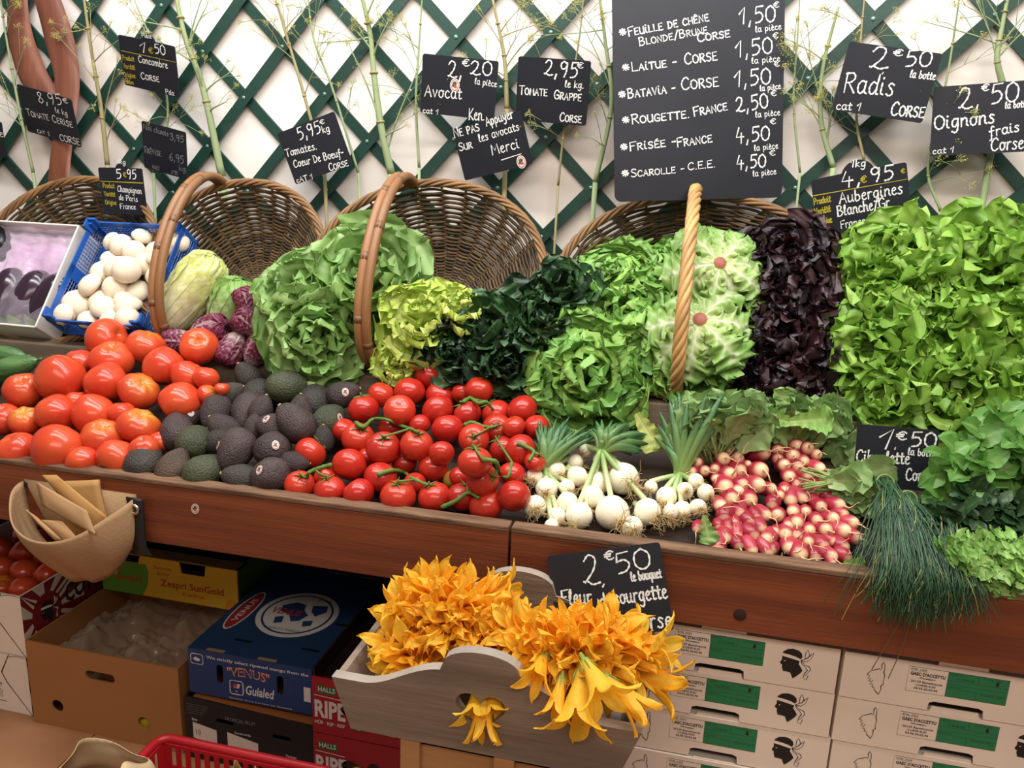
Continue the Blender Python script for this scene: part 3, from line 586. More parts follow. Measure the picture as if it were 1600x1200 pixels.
basket('wicker basket at the end of the row behind the white carton', (-1.88, .63, 1.185), .30, .27, .17, TL, 24, None)
basket('wicker basket hidden behind the tall green oak leaf lettuce, only its rim in view', (.70, .64, 1.20), .33, .27, .17, TL, 25, None)

# ================================================================ LEAFY HEADS
m_leaf = mat('lettuce_leaf', None, 0.4, 0.45, trans=0.30, bump=0.25, bscale=45, mott=0.12, mscale=22)
m_dleaf = mat('dark_leaf', None, 0.38, 0.45, trans=0.12, bump=0.3, bscale=45, mott=0.15, mscale=20)
m_waxy = mat('waxy_leaf', None, 0.4, 0.45, trans=0.22, bump=0.15, bscale=40, mott=0.08, mscale=20)
def leaf(rg, L, W, nu=14, nv=11, shape='round', ruf=.2, freq=5, lobes=0, curl=(.2, 1.2), cup=.4, cols=None, rib=.12, vein=0.0):
    """One leaf grid: root at the origin, growing along +y, its inner face towards +z. Returns (verts, faces, colours)."""
    t = np.linspace(0, 1, nu)[:, None]; s = np.linspace(-1, 1, nv)[None, :]
    if shape == 'round': w = np.minimum(1, .28 + 1.05 * t ** .9) * np.sqrt(np.clip(1 - (np.clip(t - .62, 0, 1) / .385) ** 2.2, 0.02, 1))
    elif shape == 'fan': w = np.minimum(1, .2 + .95 * t ** 1.1) * np.sqrt(np.clip(1 - (np.clip(t - .78, 0, 1) / .225) ** 2.4, 0.04, 1))
    elif shape == 'long': w = np.minimum(1, .35 + 1.3 * t) * np.sqrt(np.clip(1 - (np.clip(t - .5, 0, 1) / .505) ** 2.2, 0.02, 1))
    else: w = np.sin(PI * np.clip(t, 0.02, .985) ** .8) ** .8     # pointed
    ph = rg.uniform(0, 6.28, 8)
    if lobes: w = w * (1 + .26 * np.sin(2 * PI * lobes * t + ph[0] + .6 * np.sign(s)) * (t > .25))
    w = w * (1 + .05 * np.sin(2 * PI * freq * 1.7 * t + ph[1] + 2 * np.sign(s)))
    th = curl[0] + (curl[1] - curl[0]) * t ** 1.3                 # bend angle along the leaf
    dl = L / (nu - 1); y = np.concatenate([[0], np.cumsum(np.cos(th[:-1, 0]) * dl)])[:, None]; z = np.concatenate([[0], np.cumsum(np.sin(th[:-1, 0]) * dl)])[:, None]
    e = np.clip(np.maximum(np.abs(s) ** 1.5, np.clip((t - .6) / .4, 0, 1) ** 1.5 * np.ones_like(s)), 0, 1) * np.clip(t * 2, 0, 1)
    q = t * 1.0 + .55 * np.abs(s) * (t > .6) * (1 - np.abs(s) * .3)
    sd = np.sign(s) + (s == 0)
    wv = np.sin(2 * PI * freq * t + ph[2] * 1 + sd * ph[3] + 2.4 * s * np.clip(t - .55, 0, 1) * freq) + .55 * np.sin(2 * PI * freq * 2.1 * t + ph[4] + sd * ph[5] + 5 * s) 
    dz = ruf * W * e * wv * .7 + cup * W * (np.abs(s) ** 2) * w - .05 * W * np.exp(-(s / .12) ** 2) * (1 - t)
    dx = ruf * W * .35 * e * np.cos(2 * PI * freq * 1.3 * t + ph[6]) * sd
    X = s * w * W + dx; Y = y - np.sin(th) * dz; Z = z + np.cos(th) * dz
    V = np.stack([X + 0 * Y, Y, Z], -1)
    base, tip, ribc = cols; k = np.clip(t * 1.25, 0, 1)[..., None] ** .8 * np.ones((nu, nv, 1)); k = np.clip(k + .25 * (np.abs(s) ** 1.0)[..., None] - .12, 0, 1)
    c = base * (1 - k) + tip * k; r = (np.exp(-(s / rib) ** 2) * np.clip(1.12 - t, 0, 1))[..., None]
    if vein: r = np.clip(r + vein * (np.exp(-(((t * 5 - np.abs(s) * 1.4) % 1 - .5) / .16) ** 2) * (1 - e * .7))[..., None], 0, 1)
    c = c * (1 - r) + ribc * r
    return V.reshape(-1, 3), grid_faces(nu, nv), np.clip(c.reshape(-1, 3), 0, 1)
def axes(d, up=None):
    d = np.asarray(d, float); d = d / np.linalg.norm(d); r = np.array([0, 0, 1.0]) if abs(d[2]) < .95 else np.array([0, 1.0, 0])
    x = np.cross(r, d); x /= np.linalg.norm(x); return x, np.cross(d, x), d
GREENS = {  # base, tip, rib colours
 'oak': [((170, 200, 100), (138, 182, 72), (200, 216, 150)), ((170, 198, 94), (156, 196, 86), (196, 214, 140)), ((156, 188, 84), (124, 170, 62), (196, 214, 140))],
 'batavia': [((168, 202, 112), (138, 186, 92), (200, 218, 152)), ((160, 196, 102), (156, 200, 98), (196, 216, 144)), ((160, 194, 106), (122, 174, 84), (196, 214, 144))],
 'pale': [((204, 216, 142), (136, 182, 80), (236, 240, 210)), ((186, 208, 122), (124, 174, 72), (230, 236, 198))],
 'butter': [((180, 206, 130), (150, 188, 110), (204, 220, 164)), ((178, 204, 128), (168, 200, 128), (200, 218, 160)), ((168, 196, 118), (130, 172, 92), (196, 214, 152))],
 'yellow': [((220, 226, 142), (188, 212, 92), (236, 238, 186)), ((216, 222, 132), (204, 220, 112), (236, 238, 180))],
 'dark': [((72, 100, 56), (48, 82, 50), (106, 130, 86)), ((54, 84, 44), (50, 84, 46), (100, 128, 80)), ((50, 66, 44), (34, 54, 38), (84, 104, 70))],
 'red': [((58, 52, 34), (40, 20, 28), (66, 48, 42)), ((44, 30, 28), (28, 16, 23), (54, 38, 36)), ((72, 72, 36), (52, 26, 32), (74, 60, 44))],
 'chicory': [((226, 216, 206), (126, 40, 70), (238, 232, 222)), ((220, 204, 198), (146, 60, 88), (240, 234, 224))]}
def pick(rg, kind, jit=.1):
    b, t, r = GREENS[kind][rg.randint(len(GREENS[kind]))]; j = 1 + rg.uniform(-jit, jit)
    return lin(b) * j, lin(t) * j, lin(r) * (1 + .4 * (j - 1))
def head(name, label, cat, group, px, py, rpx, dep, axis, kind, seed, n=34, shape='fan', ruf=.3, freq=4, lobes=0, m=None, butt=False, flat=1.0, length=1.0, width=.62, core=True, vein=.15, cup=.35, nu=15, nv=13, openv=1.0):
    """A loose head: leaves spiral round a stem, inner ones upright, outer ones spread; axis points out of its heart (or out of its cut butt)."""
    rg = np.random.RandomState(seed); C = at(px, py, y=dep); R = rpx * mpp(C); x, y, d = axes(axis)
    T = thing(name, label, cat, C, group); mb = MB(); root = C - d * R * .62
    for i in range(n):
        f = (i + .5) / n; az = i * 2.39996 + rg.uniform(-.25, .25)
        el = math.radians(82 - 88 * f ** .75 * openv) + rg.uniform(-.2, .2)          # above the base plane
        L = R * (1.02 + .28 * f) * rg.uniform(.82, 1.14) * length; W = R * width * (.62 + .5 * f) * rg.uniform(.85, 1.15)
        V, F, c = leaf(rg, L, W, nu, nv, shape, ruf * rg.uniform(.8, 1.2), freq * rg.uniform(.8, 1.2), lobes, (rg.uniform(-.15, .1), rg.uniform(.15, .9)), cup, pick(rg, kind), .1, vein)
        rad = math.cos(az) * x + math.sin(az) * y; yy = rad * math.cos(el) + d * math.sin(el); zz = d * math.cos(el) - rad * math.sin(el); xx = np.cross(yy, zz)
        Q = V[:, :1] * xx + V[:, 1:2] * yy + V[:, 2:] * zz
        if flat != 1.0: Q = Q + np.outer(Q @ d, d) * (flat - 1)
        mb.add(root + rad * R * .04 + Q, F, c)
    mb.build('leaves', m or m_leaf, T)
    return T, C, R, (x, y, d)
def butt_head(label, px, py, rpx, dep, axis, seed, kind='pale', cat='lettuce', group='batavia lettuces in the large basket'):
    """A head lying upside down: pale ribs radiate from the reddish cut stem that faces the viewer."""
    rg = np.random.RandomState(seed); C = at(px, py, y=dep); R = rpx * mpp(C); x, y, d = axes(axis)
    T = thing('batavia_lettuce', label, cat, C, group); mb = MB()
    for i in range(40):
        f = (i + .5) / 40; az = i * 2.39996 + rg.uniform(-.2, .2); el = math.radians(-8 - 62 * (1 - f) ** .8)   # leaves fold away from the butt
        V, F, c = leaf(rg, R * 1.25 * rg.uniform(.85, 1.15), R * .46 * rg.uniform(.8, 1.2), 40, 25, 'fan', .40, 4.6, 0, (.35, -1.0), -.25, pick(rg, kind if f > .35 else 'batavia', .08), .16, .55)
        rad = math.cos(az) * x + math.sin(az) * y; yy = rad * math.cos(el) + d * math.sin(el); zz = d * math.cos(el) - rad * math.sin(el); xx = np.cross(yy, zz)
        mb.add(C + d * R * .42 + rad * R * .05 + V[:, :1] * xx + V[:, 1:2] * yy + V[:, 2:] * zz, F, c)
    mb.build('leaves', m_leaf, T)
    mb = MB(); M = Matrix([(x[0], y[0], d[0], 0), (x[1], y[1], d[1], 0), (x[2], y[2], d[2], 0), (0, 0, 0, 1)]); M.translation = Vector(C + d * R * .40)
    pr = [(0, .062), (.07, .060), (.105, .05), (.118, .02), (.13, -.12)]; lathe(mb, [(a * R * 1.15, b * R) for a, b in pr], 14, np.array([lin((164, 86, 58)), lin((158, 78, 54)), lin((184, 126, 92)), lin((226, 214, 170)), lin((224, 220, 170))]), M)
    mb.build('cut_stem', m_waxy, T, label='reddish brown cut stem end')
    return T
FV = np.array([.05, -.75, .65])                                # towards the viewer and up
def to_view(px, py, up=.2, side=0.0):
    d = -ray(px, py) + np.array([0, 0, up]) + VIEW_R * side; return d / np.linalg.norm(d)
# butterhead lettuces around the second handle
G1 = 'butterhead lettuces around the middle cane handle'
head('butterhead_lettuce', 'large green butterhead lettuce rosette standing inside the basket behind the middle cane handle', 'lettuce', G1, 578, 425, 88, .50, to_view(578, 425, .5), 'butter', 31, 42, 'round', .26, 2.2, 0, cup=.25, width=.56, nu=26, nv=17)
head('butterhead_lettuce', 'broad leaved butterhead lettuce on top, between the two cane handles', 'lettuce', G1, 472, 450, 78, .44, to_view(470, 445, .6, -.3), 'butter', 32, 36, 'round', .28, 2.0, 0, cup=.1, width=.56, nu=26, nv=17)
head('butterhead_lettuce', 'butterhead lettuce hanging lowest, just above the avocados', 'lettuce', G1, 490, 532, 78, .39, to_view(488, 535, .0, -.1), 'butter', 33, 38, 'round', .28, 2.2, 0, cup=.15, width=.54, nu=26, nv=17)
head('escarole', 'small bright yellow green escarole inside the middle basket, before the wicker', 'lettuce', None, 660, 495, 66, .43, to_view(660, 492, .5), 'yellow', 34, 28, 'fan', .34, 3.4, 0, width=.5, nu=34, nv=19)
head('frisee_tuft', 'frizzy yellow tuft of lettuce poking up before the middle basket wicker', 'lettuce', None, 722, 475, 44, .44, to_view(722, 472, 1.2, .5), 'yellow', 35, 20, 'fan', .42, 4.5, 2, width=.42, nu=36, nv=15)
head('frisee_tuft', 'frizzy olive yellow tuft of lettuce below the foot of the middle cane handle', 'lettuce', None, 622, 565, 38, .40, to_view(622, 567, .1), 'yellow', 36, 20, 'fan', .42, 4.5, 2, width=.45, nu=36, nv=15)
# dark heads
G2 = 'dark green heads between the middle and large baskets'
for k, (px, py, r, dp, lab, ax) in enumerate([(880, 445, 58, .50, 'dark green leafy head uppermost, touching the rim of the large basket', (0, .9)), (845, 492, 64, .45, 'dark green leafy head in the middle of the dark greens', (.3, .5)), (765, 515, 66, .42, 'dark green leafy head next to the yellow escarole', (-.3, .4)), (702, 548, 56, .40, 'dark leafy head lying just above the vine tomatoes, beside the olive frizzy tuft', (-.3, .1)), (792, 570, 58, .385, 'dark leafy head drooping over the rear of the vine tomatoes beside the front batavia', (.1, 0))]):
    head('dark_leaf_head', lab, 'leaf greens', G2, px, py, r, dp, to_view(px, py, ax[1], ax[0]), 'dark', 40 + k, 32, 'round', .26, 2.6, 0, m_dleaf, cup=.25, width=.46, nu=26, nv=15)
# batavia
G3 = 'batavia lettuces in the large basket'
for k, (px, py, r, dp, lab, u_, s_) in enumerate([(965, 435, 74, .60, 'green batavia lettuce at the back of the large basket, touching its woven side', .9, -.1), (1040, 420, 60, .64, 'green batavia lettuce deepest in the large basket, behind the twisted handle', .9, .1), (985, 490, 80, .53, 'green batavia lettuce in the middle of the large basket', .5, -.1), (1010, 545, 62, .50, 'green batavia lettuce low in the large basket beside the foot of the twisted handle', .1, .1)]):
    head('batavia_lettuce', lab, 'lettuce', G3, px, py, r, dp, to_view(px, py, u_, s_), 'batavia', 50 + k, 40, 'fan', .34, 4.6, 0, width=.52, nu=44, nv=25)
head('batavia_lettuce', 'big curly batavia lettuce in front of the others, hanging above the white onions', 'lettuce', G3, 915, 585, 92, .40, to_view(915, 585, .15), 'batavia', 55, 44, 'fan', .34, 4.8, 0, width=.52, nu=46, nv=27, vein=.1)
head('batavia_lettuce', 'darker batavia lettuce directly underneath the lower upturned head by the twisted handle', 'lettuce', G3, 1085, 585, 60, .46, to_view(1085, 585, .0), 'batavia', 57, 32, 'fan', .34, 4.6, 0, width=.52, nu=44, nv=25)
butt_head('upturned batavia lettuce with a reddish stem end, upper of the two beside the twisted handle', 1118, 425, 76, .57, to_view(1125, 425, .5, .2), 61)
butt_head('upturned batavia lettuce with a reddish stem end, lower of the two beside the twisted handle', 1092, 515, 86, .49, to_view(1092, 505, .55, .0), 62)
# red oak leaf
G4 = 'dark red oak leaf lettuces in the large basket'
for k, (px, py, r, dp, lab, u_) in enumerate([(1228, 395, 74, .62, 'dark red oak leaf lettuce at the top, under the large basket rim', .7), (1225, 455, 74, .57, 'dark red oak leaf lettuce second from the top of its column', .4), (1222, 525, 80, .50, 'dark red oak leaf lettuce third from the top of its column', .3), (1222, 590, 74, .46, 'dark red oak leaf lettuce at the bottom, above the radish leaves', .1)]):
    head('red_oak_leaf_lettuce', lab, 'lettuce', G4, px, py, r, dp, to_view(px, py, u_), 'red', 70 + k, 42, 'fan', .36, 4.2, 2, m_dleaf, width=.46, nu=36, nv=19, vein=.05)
# green oak leaf wall
G5 = 'green oak leaf lettuces heaped at the end of the display'
for k, (px, py, r, dp, lab, u_, s_) in enumerate([
  (1400, 395, 92, .60, 'bright green oak leaf lettuce topmost of the heap beside the Aubergines sign', .9, -.3), (1540, 395, 100, .60, 'bright green oak leaf lettuce at the top of the heap below the Oignons sign', .8, .1),
  (1640, 440, 95, .56, 'green oak leaf lettuce cut by the photo edge, upper row of the heap', .6, .2), (1375, 470, 84, .54, 'green oak leaf lettuce in the second row, next to the dark red lettuces', .4, -.3), (1480, 480, 90, .53, 'green oak leaf lettuce in the second row, in the middle of the heap', .4, 0),
  (1365, 545, 78, .47, 'green oak leaf lettuce in the third row, next to the dark red lettuces', .2, -.2), (1470, 555, 92, .46, 'green oak leaf lettuce in the third row, middle of the heap', .2, 0), (1580, 535, 90, .48, 'green oak leaf lettuce in the third row by the photo edge', .2, .2),
  (1385, 620, 74, .42, 'green oak leaf lettuce at the bottom, right above the Ciboulette sign', -.1, -.1), (1490, 625, 84, .42, 'green oak leaf lettuce at the bottom of the heap, above the mint', -.1, 0), (1595, 620, 80, .43, 'green oak leaf lettuce at the bottom of the heap by the photo edge', 0, .2)]):
    head('oak_leaf_lettuce', lab, 'lettuce', G5, px, py, r, dp, to_view(px, py, u_, s_), 'oak', 80 + k, 50, 'fan', .46, 2.1, 2.4, width=.38, nu=36, nv=19, cup=.2, vein=.06)

# closed heads: chinese cabbage and radicchio
def closed_head(name, label, cat, group, px, py, rpx, length, dep, axis2, toward, kind, seed, n=16, part='leaves', stem=None):
    """Tight head: wrapped leaf patches on an egg; axis2 = pixel direction of its tip."""
    rg = np.random.RandomState(seed); C = at(px, py, y=dep); R = rpx * mpp(C); a = np.array(axis2, float); a /= np.linalg.norm(a)
    d = VIEW_R * a[0] - VIEW_U * a[1] + VIEW_B * toward; d /= np.linalg.norm(d); x, y, d = axes(d); Lh = R * length
    T = thing(name, label, cat, C, group); mb = MB()
    for i in range(n):
        f = i / n; az = i * 2.39996; t = np.linspace(0, 1, 26)[:, None]; s = np.linspace(-1, 1, 17)[None, :]
        wv = .75 + .5 * t ** .7; hw = np.clip(np.sqrt(np.clip(1 - (np.clip(t - .7, 0, 1) / .34) ** 2, .05, 1)), 0, 1)
        ph = az + s * wv * hw * 1.15; zz = (-1 + 2 * t * (1 - .14 * f * 0)) 
        zz = np.clip(zz * (1 - .05 * (i % 3)), -1, .99)
        prof = np.sqrt(np.clip(1 - np.abs(zz) ** 2.6, .012, 1)) * (.86 + .14 * zz)
        rr = R * prof * (1.0 - .05 * (n - i) / n) + R * (.05 * np.abs(s) ** 2 + .06 * t ** 3 * np.abs(s) * np.sin(9 * t + 5 * s + i)) + R * .035 * np.sin(38 * t + i + 6 * s) * np.abs(s) * t + R * .09 * t ** 2 * np.sin(9 * s + i) + R * .10 * np.abs(s) ** 3 * t
        rr = rr - R * .04 * np.exp(-((s - .0) / .05) ** 2)
        V = C + (rr * np.cos(ph))[..., None] * x + (rr * np.sin(ph))[..., None] * y + (Lh * zz * np.ones_like(s))[..., None] * d
        if kind == 'cabbage':
            w_, g_, r_ = lin((246, 245, 212)), lin((214, 222, 118)), lin((252, 252, 238))
            k = np.clip(1.5 * (t - .35) + .5 * np.abs(s) - .1, 0, 1)[..., None]; c = w_ * (1 - k) + g_ * k; r = np.clip(np.exp(-(s / .2) ** 2) * (1.15 - t) + .7 * np.exp(-(((t * 9 - np.abs(s) * 3.2) % 1 - .5) / .16) ** 2) * (t > .3), 0, 1)
        elif kind == 'savoy':
            w_, g_, r_ = lin((214, 226, 170)), lin((140, 180, 92)), lin((240, 244, 222))
            k = np.clip(1.4 * (t - .2) + .3 * np.abs(s), 0, 1)[..., None] * np.ones((26, 17, 1)); c = w_ * (1 - k) + g_ * k; r = np.clip(np.exp(-(s / .1) ** 2) + .6 * np.exp(-(((t * 6 - np.abs(s) * 2.2) % 1 - .5) / .14) ** 2), 0, 1) * (1.1 - t)
        else:
            w_, g_, r_ = lin((240, 226, 218)), lin((118, 32, 68)), lin((246, 240, 234))
            k = np.clip(.55 + 1.4 * (t - .25) + .3 * np.abs(s), 0, 1)[..., None] * np.ones((26, 17, 1)); c = w_ * (1 - k) + g_ * k; r = np.clip(np.exp(-(s / .24) ** 2) * 1.2 + .75 * np.exp(-(((t * 5 - np.abs(s) * 2.0) % 1 - .5) / .1) ** 2), 0, 1) * (1.05 - t)
        r = np.clip(r, 0, 1)[..., None] * np.ones((26, 17, 1)); c = c * (1 - r) + r_ * r
        mb.add(V.reshape(-1, 3), grid_faces(26, 17), np.clip(c.reshape(-1, 3), 0, 1))
    mb.build(part, m_waxy, T)
    mb = MB(); M = Matrix([(x[0], y[0], d[0], 0), (x[1], y[1], d[1], 0), (x[2], y[2], d[2], 0), (0, 0, 0, 1)]); M.translation = Vector(C - d * Lh * 1.0)
    lathe(mb, [(0, -.06 * R), (.2 * R, -.05 * R), (.24 * R, .0), (.3 * R, .16 * R)], 12, lin(stem or (226, 214, 190)), M); mb.build('cut_stem', m_waxy, T)
    return T
closed_head('chinese_cabbage', 'long pale chinese cabbage leaning behind the first cane handle', 'cabbage', 'cabbages in the first basket', 292, 462, 39, 2.05, .52, (.62, -.78), .15, 'cabbage', 101)
closed_head('chinese_cabbage', 'shorter green white cabbage beside the radicchio, its veined leaf facing out', 'cabbage', 'cabbages in the first basket', 362, 482, 38, 1.35, .54, (.45, -.88), .25, 'savoy', 102, n=18)
GR = 'radicchio heads piled by the butterhead lettuces'
for k, (px, py, r, ln, dp, ax, lab) in enumerate([
  (385, 472, 19, 1.3, .49, (-.3, -.9), 'purple radicchio topmost of the small pile, against the green cabbage'), (388, 505, 22, 1.2, .46, (-.7, -.5), 'round purple white radicchio in the upper row, beside the butterhead'), (327, 517, 26, 1.25, .46, (.8, -.2), 'large white ribbed radicchio under the chinese cabbage'),
  (362, 545, 23, 1.25, .43, (-.3, .8), 'white streaked radicchio in front, its pale leaf bases showing'), (402, 548, 21, 1.35, .42, (.5, -.8), 'radicchio with a pale root end pointing at the avocados'), (276, 532, 21, 1.1, .45, (-.8, .1), 'small purple radicchio at the foot of the first cane handle')]):
    closed_head('radicchio', lab, 'radicchio', GR, px, py, r, ln, dp, ax, .3, 'chicory', 110 + k, n=11, stem=(216, 186, 160))

# ================================================================ PILES ON THE TRAY
def heap(items, y0, z0, slope, floor_gap=.0, iters=60, sq=.93):
    """Places (px, py, rpx) balls on a sloping heap; overlapping ones are pushed apart along their sight lines. Later items lie nearer."""
    n = np.array([0, -slope, 1.0]); n /= np.linalg.norm(n); k = len(items); t = np.zeros(k); d = np.zeros((k, 3)); r = np.zeros(k)
    for i, (px, py, rp) in enumerate(items):
        P = on_plane(px, py, (0, y0, z0), n); d[i] = ray(px, py); t[i] = np.linalg.norm(P - CAM); r[i] = rp * mpp(P)
    rel = r / t
    for _ in range(iters):
        P = CAM + d * t[:, None]; rr = rel * t
        for i in range(k):
            for j in range(i + 1, k):
                D = P[j] - P[i]; L = np.linalg.norm(D); m = (rr[i] + rr[j]) * sq
                if L < m:
                    s = .25 * (m - L) + .0005
                    t[i] += s; t[j] -= s
        # stay above the tray and inside the front board
        P = CAM + d * t[:, None]
        for i in range(k):
            low = .752 + (P[i][1] - .028) * .393 + rr[i] * .9 if P[i][1] < .43 else .968 + rr[i] * .8
            for _q in range(30):
                if P[i][2] < low or (P[i][1] > .43 and P[i][2] < .968 + rr[i] * .8): t[i] -= .004; P[i] = CAM + d[i] * t[i]
                else: break
    P = CAM + d * t[:, None]
    return P, rel * t
def view_matrix(P, s, rot2d=0.0, tilt=0.0, spin=0.0):
    """Local z points up in the picture turned by rot2d (clockwise, degrees) and tipped towards the viewer by tilt; spin about itself."""
    B = Matrix([(VIEW_R[0], VIEW_U[0], VIEW_B[0]), (VIEW_R[1], VIEW_U[1], VIEW_B[1]), (VIEW_R[2], VIEW_U[2], VIEW_B[2])])
    # columns: right, up, back -> local x=right, y=-back, z=up
    B = Matrix([(B[i][0], -B[i][2], B[i][1]) for i in range(3)])
    R = B @ Matrix.Rotation(math.radians(rot2d), 3, 'Y') @ Matrix.Rotation(math.radians(tilt), 3, 'X') @ Matrix.Rotation(math.radians(spin), 3, 'Z')
    M = R.to_4x4(); M.translation = Vector(P); return M @ Matrix.Scale(s, 4) if not isinstance(s, tuple) else M @ Matrix.Diagonal((*s, 1))
def uvs(nu=20, nv=28):
    th = np.linspace(0, PI, nu)[:, None]; ph = np.linspace(0, 2 * PI, nv, endpoint=False)[None, :]
    return th, ph, np.sin(th) * np.cos(ph), np.sin(th) * np.sin(ph), np.cos(th) * np.ones_like(ph)
def ball(mb, r, th, ph, sq=(1, 1, 1), c=(1, 1, 1), dz=0):
    X = np.stack([r * np.sin(th) * np.cos(ph) * sq[0], r * np.sin(th) * np.sin(ph) * sq[1], r * np.cos(th) * np.ones_like(ph) * sq[2] + dz], -1)
    c = np.asarray(c, float); mb.add(X.reshape(-1, 3), grid_faces(r.shape[0], r.shape[1], True)[:, ::-1], c.reshape(-1, 3) if c.ndim > 1 else c); return mb
m_tom = mat('tomato_skin', None, 0.22, 0.5, sss=.12, mott=.05, mscale=2.5, rnd=.07)
m_avo = mat('avocado_skin', None, 0.5, 0.4, bump=1.0, bscale=11, mott=.25, mscale=9, rnd=.18)
m_green = mat('vine_green', (88, 118, 52), 0.55, 0.3, bump=.2, bscale=40, rnd=.12)
m_scar = mat('stem_scar', (176, 140, 84), .7, .2)
th, ph, *_ = uvs()
# --- beefsteak tomato shapes
HT = []
for k in range(7):
    rg = np.random.RandomState(200 + k); ribs = rg.randint(5, 9); dp = [.03, .05, .1, .05, .12, .03, .07][k]; heart = [.22, .12, .0, .16, .0, .2, .06][k]
    top = np.exp(-(th / .38) ** 2); r = 1 - dp * np.abs(np.sin(ribs * ph / 2 + .4 * np.sin(ph))) ** 3 * -1 * np.sin(th) ** .6 * np.exp(-(th / 1.5) ** 2) - dp * np.exp(-(th / 1.3) ** 2)
    r = r - .28 * np.exp(-(th / .28) ** 2) + heart * np.exp(-((PI - th) / .5) ** 2) + .03 * noise3(np.stack([np.sin(th) * np.cos(ph), np.sin(th) * np.sin(ph), np.cos(th) * np.ones_like(ph)], -1), k, 1.8)
    red, org, yel = lin((194, 58, 34)), lin((206, 84, 44)), lin((196, 152, 50))
    a = np.clip(.5 + .5 * np.sin(2 * ph + k) * np.sin(th), 0, 1)[..., None] * .7; c = red * (1 - a) + org * a
    sh = [.1, .0, .8, .25, .9, .0, .55][k]; y_ = np.clip(np.exp(-(th / (.42 + .32 * sh)) ** 2) * sh * .9 * (1 + .35 * np.sin(ribs * ph)), 0, 1)[..., None]; c = c * (1 - y_) + yel * y_
    me = ball(MB(), r, th, ph, (1.04, 1.04, .86 + heart * .3), c).mesh('beefsteak_tomato', m_tom)
    s_ = MB(); lathe(s_, [(0, .60), (.07, .615), (.1, .60), (.12, .56)], 9); HT.append((me, s_.mesh('stem_scar', m_scar)))
heart_rows = [  # rows from the front board backwards: px, py, r, shape, rotation, tilt
 ('front', [(27, 703, 30, 0, -20, 30), (92, 700, 39, 5, 20, -30), (130, 722, 25, 1, 160, 20), (182, 718, 31, 3, -150, 40), (225, 700, 22, 1, 0, 30)]),
 ('second', [(5, 655, 27, 1, 10, 30), (39, 657, 25, 4, 10, 35), (89, 648, 31, 0, 170, 30), (147, 649, 32, 5, 160, -20), (160, 684, 32, 6, 20, 30), (190, 645, 20, 1, 0, 0), (217, 665, 32, 4, 25, 15), (250, 690, 18, 1, 0, 20)]),
 ('third', [(37, 610, 29, 3, 20, 40), (95, 592, 37, 5, 190, -40), (120, 628, 20, 1, 0, 0), (166, 600, 32, 0, 185, 20), (217, 611, 31, 2, 40, 25), (282, 627, 32, 6, 200, -20), (325, 617, 17, 4, 60, 10), (346, 608, 12, 1, 0, 0)]),
 ('rear', [(125, 567, 24, 1, 0, 20), (175, 562, 32, 3, 15, 30), (256, 575, 31, 5, 178, 10), (295, 588, 27, 1, 30, 0), (322, 590, 20, 1, 10, 0)]),
 ('topmost', [(168, 530, 32, 0, 70, 20), (228, 541, 30, 6, 20, 10), (311, 541, 29, 3, 30, 60)])]
flat_ = []; meta = []
for rn, row in reversed(heart_rows):
    for i, it in enumerate(row): flat_.append(it[:3]); meta.append((rn, i, it))
P, R = heap(flat_, .085, .822, .62, sq=.86)
HLOOK = {0: 'smooth orange red', 1: 'round red', 2: 'furrowed green shouldered', 3: 'orange red', 4: 'ribbed yellow shouldered', 5: 'pointed heart shaped', 6: 'ribbed yellowish orange'}
for (rn, i, it), p, r in zip(meta, P, R):
    t = thing('beefsteak_tomato', f'{HLOOK[it[3]]} beefsteak tomato, {ORD[i]} from the left in the {rn} row of its heap', 'tomato', p, 'beefsteak tomatoes heaped on the tray')
    M = view_matrix(p, r, it[4], it[5], 40 * i); t.matrix_world = M
    put('skin', HT[it[3]][0], t); put('stem_scar', HT[it[3]][1], t)

# --- avocados
AV = []
for k, (cA, cB) in enumerate([((76, 62, 60), (52, 42, 44)), ((66, 60, 54), (46, 43, 40)), ((74, 78, 54), (50, 56, 42)), ((92, 74, 58), (60, 48, 44))]):
    z = np.cos(th); r = 1 + .0 * ph; X = np.stack([np.sin(th) * np.cos(ph), np.sin(th) * np.sin(ph), z * np.ones_like(ph)], -1)
    r = 1 + .025 * noise3(X, 300 + k, 3) + .016 * noise3(X, 310 + k, 16); pear = 1 - .20 * (z + .1) - .08 * np.clip(z, 0, 1) ** 2
    a = np.clip(.5 + .5 * noise3(X, 320 + k, 1.6), 0, 1)[..., None]
    V = np.stack([r * np.sin(th) * np.cos(ph) * pear * .98, r * np.sin(th) * np.sin(ph) * pear * .98, r * z * 1.28], -1)
    me = MB().add(V.reshape(-1, 3), grid_faces(20, 28, True)[:, ::-1], (lin(cA) * a + lin(cB) * (1 - a)).reshape(-1, 3)).mesh('avocado', m_avo)
    s_ = MB(); lathe(s_, [(0, 1.33), (.09, 1.33), (.11, 1.29), (.13, 1.2)], 9); AV.append((me, s_.mesh('stem_nub', m_scar)))
